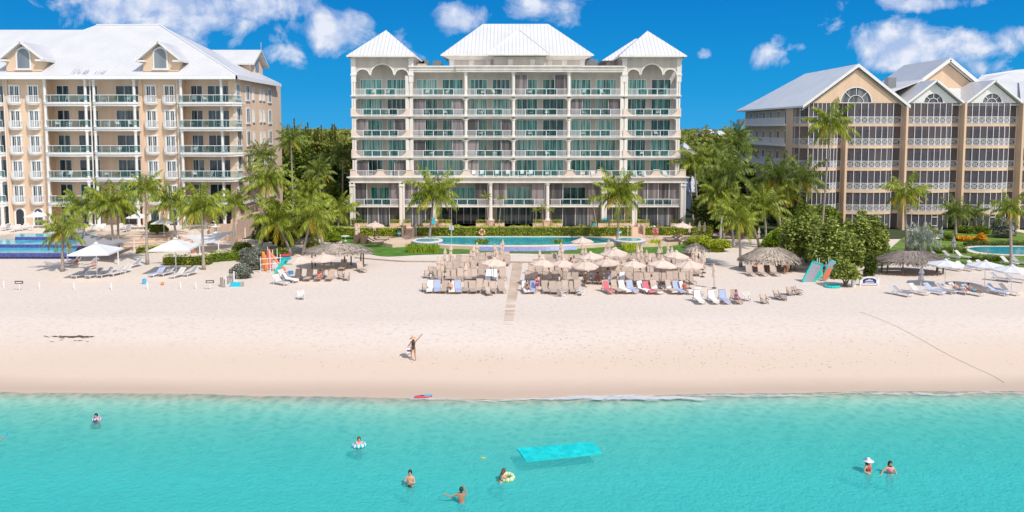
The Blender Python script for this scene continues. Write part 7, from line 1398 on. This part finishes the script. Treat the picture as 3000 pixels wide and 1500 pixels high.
# ================= people
def skinned(name, J, E, m_, parent, sub=1):
    ks = list(J); me = bpy.data.meshes.new(name); me.from_pydata([J[k][0] for k in ks], [(ks.index(a), ks.index(b)) for a, b in E], []); me.update(); me.materials.append(M[m_]); o = link(name, me, parent)
    s = o.modifiers.new('skin', 'SKIN'); s.use_smooth_shade = True
    for i, k in enumerate(ks): r = J[k][1]; me.skin_vertices[0].data[i].radius = (r, r) if not isinstance(r, tuple) else r
    me.skin_vertices[0].data[0].use_root = True
    u_ = o.modifiers.new('sub', 'SUBSURF'); u_.levels = sub; u_.render_levels = sub; return o
def person(loc, rz, label, skin='skin', hair='hair_dark', long_hair=False, top=None, bottom=None, suit=None, pose=None, hat=None, scale=1.0, rot=None, group=None):
    J = dict(pel=((0,0,.95),.125), sp=((0,0,1.14),.115), ch=((0,0,1.34),.14), nk=((0,0,1.47),.055), hb=((0,-.01,1.55),.068), hm=((0,-.015,1.635),.088), ht=((0,-.005,1.72),.062), ns=((0,-.105,1.61),.014))
    for s, n in ((1,'l'),(-1,'r')):
        J.update({n+'sh':((.17*s,0,1.41),.06), n+'el':((.25*s,.02,1.14),.042), n+'wr':((.27*s,-.05,.90),.028), n+'pm':((.275*s,-.07,.83),.034), n+'hp':((.10*s,0,.90),.10), n+'kn':((.11*s,-.02,.50),.062), n+'an':((.11*s,.02,.09),.036), n+'to':((.13*s,-.13,.035),.032)})
    if pose:
        for k, v in pose.items(): J[k] = (v, J[k][1])
    E = [('pel','sp'),('sp','ch'),('ch','nk'),('nk','hb'),('hb','hm'),('hm','ht'),('hm','ns')]
    for n in 'lr':
        E += [('ch',n+'sh'),(n+'sh',n+'el'),(n+'el',n+'wr'),(n+'wr',n+'pm'),('pel',n+'hp'),(n+'hp',n+'kn'),(n+'kn',n+'an'),(n+'an',n+'to')]
        w_ = Vector(J[n+'wr'][0]); p_ = Vector(J[n+'pm'][0]); d = (p_-w_).normalized(); q = d.cross(Vector((.3,1,.2))).normalized()
        for i in range(4): f1 = p_+d*.035+q*(.03-.02*i); f2 = f1+d*(.05+.012*(1.5-abs(i-1.3)))+d.cross(q)*.012; J[f'{n}f{i}'] = (tuple(f1), .009); J[f'{n}g{i}'] = (tuple(f2), .008); E += [(n+'pm', f'{n}f{i}'), (f'{n}f{i}', f'{n}g{i}')]
        t1 = w_+d*.03+q*.045; t2 = t1+d*.045+q*.012; J[n+'t0'] = (tuple(t1), .011); J[n+'t1'] = (tuple(t2), .009); E += [(n+'pm', n+'t0'), (n+'t0', n+'t1')]
    e = empty('person', loc, rz, label, 'person', group); e.scale = (scale,)*3
    if rot: e.rotation_euler = rot
    bd = skinned('body', J, E, skin, e); g = lambda k: Vector(J[k][0])
    hm, ht = g('hm'), g('ht'); up = (ht-g('hb')).normalized(); hc = hm+Vector((0,.018,.0))+up*.03
    b = MB().lathe([(.02,.115),(.07,.095),(.10,.04),(.106,-.02),(.10,-.07),(.06,-.10)], hc, 12, 1, 1.05); b.v = [v if v[1] > hc.y-.055 or v[2] > hc.z+.035 else (v[0]*1, hc.y-.05, v[2]+.03) for v in b.v]
    if long_hair: b.tube([hc+Vector((0,.05,0)), hc+Vector((0,.09,-.16)), hc+Vector((.02,.10,-.34))], [.09,.085,.04], 8)
    b.build('hair', hair, e, smooth=True)
    for sx_ in (-1, 1): MB().lathe([(.002,-.012),(.012,0),(.002,.012)], hm+Vector((sx_*.034,-.082,.012)), 6).build('eye', 'cloth_black', e)
    MB().box(-.025,-.004,-.005,.025,.004,.005).build('mouth', 'cloth_red', e, loc=hm+Vector((0,-.088,-.05)))
    if suit or top: MB().tube([g('sp'), g('ch'), g('ch')+Vector((0,0,.07))], [.135,.158,.12], 12).build('top', top or suit, e, smooth=True)
    if suit: MB().tube([g('pel')-Vector((0,0,.08)), g('pel'), g('sp')], [.13,.148,.132], 12).build('swimsuit', suit, e, smooth=True)
    if bottom:
        b = MB().tube([g('pel')+Vector((0,0,.08)), g('pel')-Vector((0,0,.04))], [.14,.15], 12)
        for n in 'lr': b.tube([g(n+'hp')+Vector((0,0,.02)), g(n+'hp').lerp(g(n+'kn'), .55)], [.125,.105], 10)
        b.build('shorts', bottom, e, smooth=True)
    if hat: MB().lathe([(.0,.13),(.07,.13),(.095,.05),(.10,.0),(.27,-.03),(.27,-.04),(.10,-.02)], hc+Vector((0,0,.03)), 18).build('hat', hat, e, smooth=True)
    return e
def in_sea(px, py, depth): return G(px, py, SEA)+Vector((0,0,-depth))
# walker with straw hat, left arm raised, towel bag in the other
wk = person(GB(1211,1055,0), R(200), 'woman in a wide straw hat and dark swimsuit walking with one arm raised', 'skin_tan', 'hair_brown', True, suit='cloth_black', hat='straw', scale=1.0,
    pose=dict(lkn=(.12,-.16,.50), lan=(.13,.02,.10), lto=(.14,-.12,.05), rkn=(-.11,.06,.50), ran=(-.11,.28,.12), rto=(-.12,.17,.03), rel=(-.42,.02,1.62), rwr=(-.60,.0,1.84), rpm=(-.66,0,1.90), lel=(.30,.0,1.18), lwr=(.30,-.18,1.08), lpm=(.30,-.25,1.07)))
c = wk.location; e = thing('beach_bag', (c.x-.30, c.y+.12, c.z+.55), 'white and navy striped beach bag carried by the walking woman', 'bag'); MB().prism([(-.17,0),(.15,-.04),(.2,.38),(-.16,.42)], -.07, .07).build('bag_body', 'cloth_white', e); MB().prism([(-.175,.1),(.17,.07),(.18,.2),(-.172,.23)], -.075, .075).build('stripe', 'cloth_navy', e); MB().tube([(-.12,0,.4),(-.05,0,.62),(.05,0,.66),(.15,0,.4)], .012, 5).build('strap', 'cloth_pink', e)
person(GB(1573,856,0), R(15), 'boy in a red shirt and purple shorts standing in front of the right lounger block', 'skin', 'hair_brown', top='cloth_red', bottom='cloth_purple', scale=.93)
sit = dict(pel=(0,0,.42), sp=(0,.03,.62), ch=(0,.05,.82), nk=(0,.04,.95), hb=(0,.02,1.03), hm=(0,.01,1.115), ht=(0,.02,1.20), ns=(0,-.08,1.09), lsh=(.17,.05,.89), rsh=(-.17,.05,.89), lel=(.25,-.02,.64), rel=(-.25,-.02,.64), lwr=(.2,-.24,.55), rwr=(-.2,-.24,.55), lpm=(.18,-.31,.53), rpm=(-.18,-.31,.53), lhp=(.1,-.02,.40), rhp=(-.1,-.02,.40), lkn=(.14,-.44,.46), rkn=(-.14,-.44,.46), lan=(.14,-.5,.09), ran=(-.14,-.5,.09), lto=(.15,-.65,.04), rto=(-.15,-.65,.04))
lie = dict(pel=(0,-.1,.45), sp=(0,.08,.55), ch=(0,.24,.70), nk=(0,.33,.82), hb=(0,.36,.90), hm=(0,.36,.985), ht=(0,.39,1.06), ns=(0,.27,.97), lsh=(.17,.26,.76), rsh=(-.17,.26,.76), lel=(.26,.05,.58), rel=(-.26,.05,.58), lwr=(.2,-.15,.52), rwr=(-.2,-.15,.52), lpm=(.18,-.22,.5), rpm=(-.18,-.22,.5), lhp=(.1,-.14,.44), rhp=(-.1,-.14,.44), lkn=(.12,-.55,.55), rkn=(-.12,-.55,.50), lan=(.12,-.95,.42), ran=(-.12,-.98,.42), lto=(.13,-1.02,.5), rto=(-.13,-1.04,.5))
def seated(px, py, rz, label, pose=lie, **k): return person(GB(px, py, .035), rz, label, pose=pose, **k)
seated(1714,838,R(-20),'man in blue shorts sitting sideways on a lounger under a parasol',sit,skin='skin_tan',bottom='cloth_blue'); seated(1752,830,0,'person in red lying on a lounger right of the man in blue shorts',skin='skin_tan',suit='cloth_red')
seated(2156,888,R(30),'woman sitting upright on the last lounger of the short row',sit,skin='skin_tan',hair='hair_brown',suit='cloth_purple'); seated(936,822,0,'man in a red shirt lying on a lounger before the left hut',top='cloth_red',bottom='cloth_red')
seated(1673,785,R(160),'woman seen from behind sitting among the rear loungers',sit,skin='skin',long_hair=True,suit='cloth_pink'); seated(1697,783,0,'dark haired person lying among the rear loungers near the standing parasol',skin='skin_tan',bottom='cloth_black')
seated(2006,857,0,'person in a red striped towel on the last front lounger of the right block',skin='skin_tan',suit='cloth_red'); seated(1545,857,R(10),'person in a dark cap reclining nearest the boardwalk',skin='skin_tan',top='cloth_black')
seated(2306,802,R(-40),'person sitting in the shade of the right hand hut',sit,skin='skin_tan',bottom='cloth_black'); seated(225,782,R(-20),'dark haired person reclining behind the left big parasol',skin='skin_tan',suit='cloth_black'); seated(278,788,R(-10),'person in dark red reclining under the left big parasol',top='cloth_red'); seated(2806,860,R(28),'person reclining on a lounger of the right resort front row',bottom='cloth_blue'); seated(2848,864,R(28),'person in bright blue shorts reclining under the white parasols',skin='skin_tan',bottom='skyb')
seated(1320,857,0,'person sunbathing on a front lounger of the left block',skin='skin',bottom='cloth_black'); seated(1990,712,R(-80),'person in pink lying on the deck right of the pool',suit='cloth_pink').location.z = DZ
person(G(1916,697,DZ), R(20), 'woman in a red dress and white hat standing at the right of the pool', 'skin', 'hair_brown', suit='cloth_pink', bottom='cloth_pink', hat='cloth_white'); person(G(1924,698,DZ), R(-30), 'woman in a pink dress standing close beside the one in the white hat', 'skin', 'hair_brown', True, suit='cloth_pink', bottom='cloth_pink')
# swimmers
person(in_sea(1202,1424,.93), R(-10), 'man standing waist deep with hands together before his chest', 'skin', 'hair_dark', bottom='cloth_black', pose=dict(lel=(.26,-.10,1.16), rel=(-.26,-.10,1.16), lwr=(.06,-.26,1.28), rwr=(-.05,-.26,1.28), lpm=(.02,-.29,1.34), rpm=(-.02,-.28,1.34)))
person(in_sea(1352,1473,.98), R(175), 'man seen from behind in blue shorts, left arm stretched out, nearest swimmer', 'skin_tan', 'hair_dark', bottom='cloth_blue', pose=dict(rel=(-.26,-.02,1.5), rwr=(-.14,-.05,1.74), rpm=(-.10,-.06,1.81), lel=(.46,.02,1.28), lwr=(.70,.05,1.33), lpm=(.78,.06,1.37)))
person(in_sea(2543,1383,1.05), R(30), 'woman with a white cap and red bikini standing in the sea', 'skin', 'hair_dark', True, top='cloth_red', bottom='cloth_red', hat='cloth_white', pose=dict(rel=(-.33,.0,1.18), rwr=(-.2,-.16,1.08), rpm=(-.14,-.2,1.06)))
person(in_sea(2607,1388,1.08), R(0), 'dark haired woman in a magenta bikini standing in the sea', 'skin', 'hair_dark', True, top='cloth_pink', bottom='cloth_pink', pose=dict(rel=(-.38,-.02,1.24), rwr=(-.52,-.10,1.06), rpm=(-.55,-.14,1.0), lel=(.30,.0,1.16), lwr=(.34,-.08,.98), lpm=(.35,-.12,.92)))
person(in_sea(1052,1312,1.12), R(20), 'bather leaning back in a blue and white ring', 'skin', 'hair_brown', bottom='cloth_blue')
person(in_sea(282,1233,1.30), R(0), 'child with only head and shoulders showing in a lilac ring', 'skin', 'hair_dark', top='cloth_navy')
person(in_sea(1466,1411,1.05), R(120), 'bather in a green top leaning on a green and white float', 'skin', 'hair_brown', True, top='cloth_green', bottom='cloth_green', pose=dict(ch=(0,-.10,1.30), nk=(0,-.16,1.42), hb=(0,-.20,1.49), hm=(0,-.22,1.575), ht=(0,-.21,1.66), ns=(0,-.32,1.55), lsh=(.17,-.12,1.36), rsh=(-.17,-.12,1.36), lel=(.25,-.3,1.15), rel=(-.25,-.3,1.15), lwr=(.2,-.5,1.12), rwr=(-.2,-.5,1.12), lpm=(.2,-.57,1.12), rpm=(-.2,-.57,1.12)))
person(in_sea(-14,1312,1.0), R(60), 'bather at the left edge lifting an arm with a blue fin', 'skin', 'hair_dark', bottom='cloth_black', pose=dict(lel=(.40,.0,1.52), lwr=(.60,.0,1.66), lpm=(.66,0,1.70))).rotation_euler = (0,0,R(-10))
tag(MB().add([(0,0,0),(.08,.02,.0),(.20,.0,.28),(.10,0,.32),(0,.05,0),(.08,.07,.0),(.20,.05,.28),(.10,.05,.32)], [(0,1,2,3),(7,6,5,4),(0,4,5,1),(1,5,6,2),(2,6,7,3),(3,7,4,0)]).build('swim_fin', 'skyb', None, loc=in_sea(-14,1312,1.0)+Vector((.64,-.13,1.70))), 'blue swim fin held up by the bather at the left edge', 'swim fin')
def ring(loc, R_, r, m1, m2, label, tilt=0):
    e = thing('swim_ring', loc, label, 'swim ring', 'swim rings and floats'); e.rotation_euler = (R(tilt), 0, .3); a_, b_ = MB(), MB()
    for i in range(20):
        q, q2 = 2*math.pi*i/20, 2*math.pi*(i+1)/20
        (a_ if i % 2 else b_).tube([(R_*math.cos(q),R_*math.sin(q),0),(R_*math.cos(q2),R_*math.sin(q2),0)], r, 8)
    a_.build('tube', m1, e, smooth=True); b_.build('light_panels', m2, e, smooth=True)
ring(in_sea(1052,1308,-.10), .31, .11, 'cyanp', 'cloth_white', 'blue and white chequered swim ring round a bather', -4); ring(in_sea(284,1230,-.06), .23, .075, 'cloth_purple', 'cloth_white', 'small lilac and white swim ring round the child', -2); ring(in_sea(1486,1404,-.12), .30, .11, 'limeg', 'cloth_white', 'lime green and white float in the arms of the bather in green', 6)
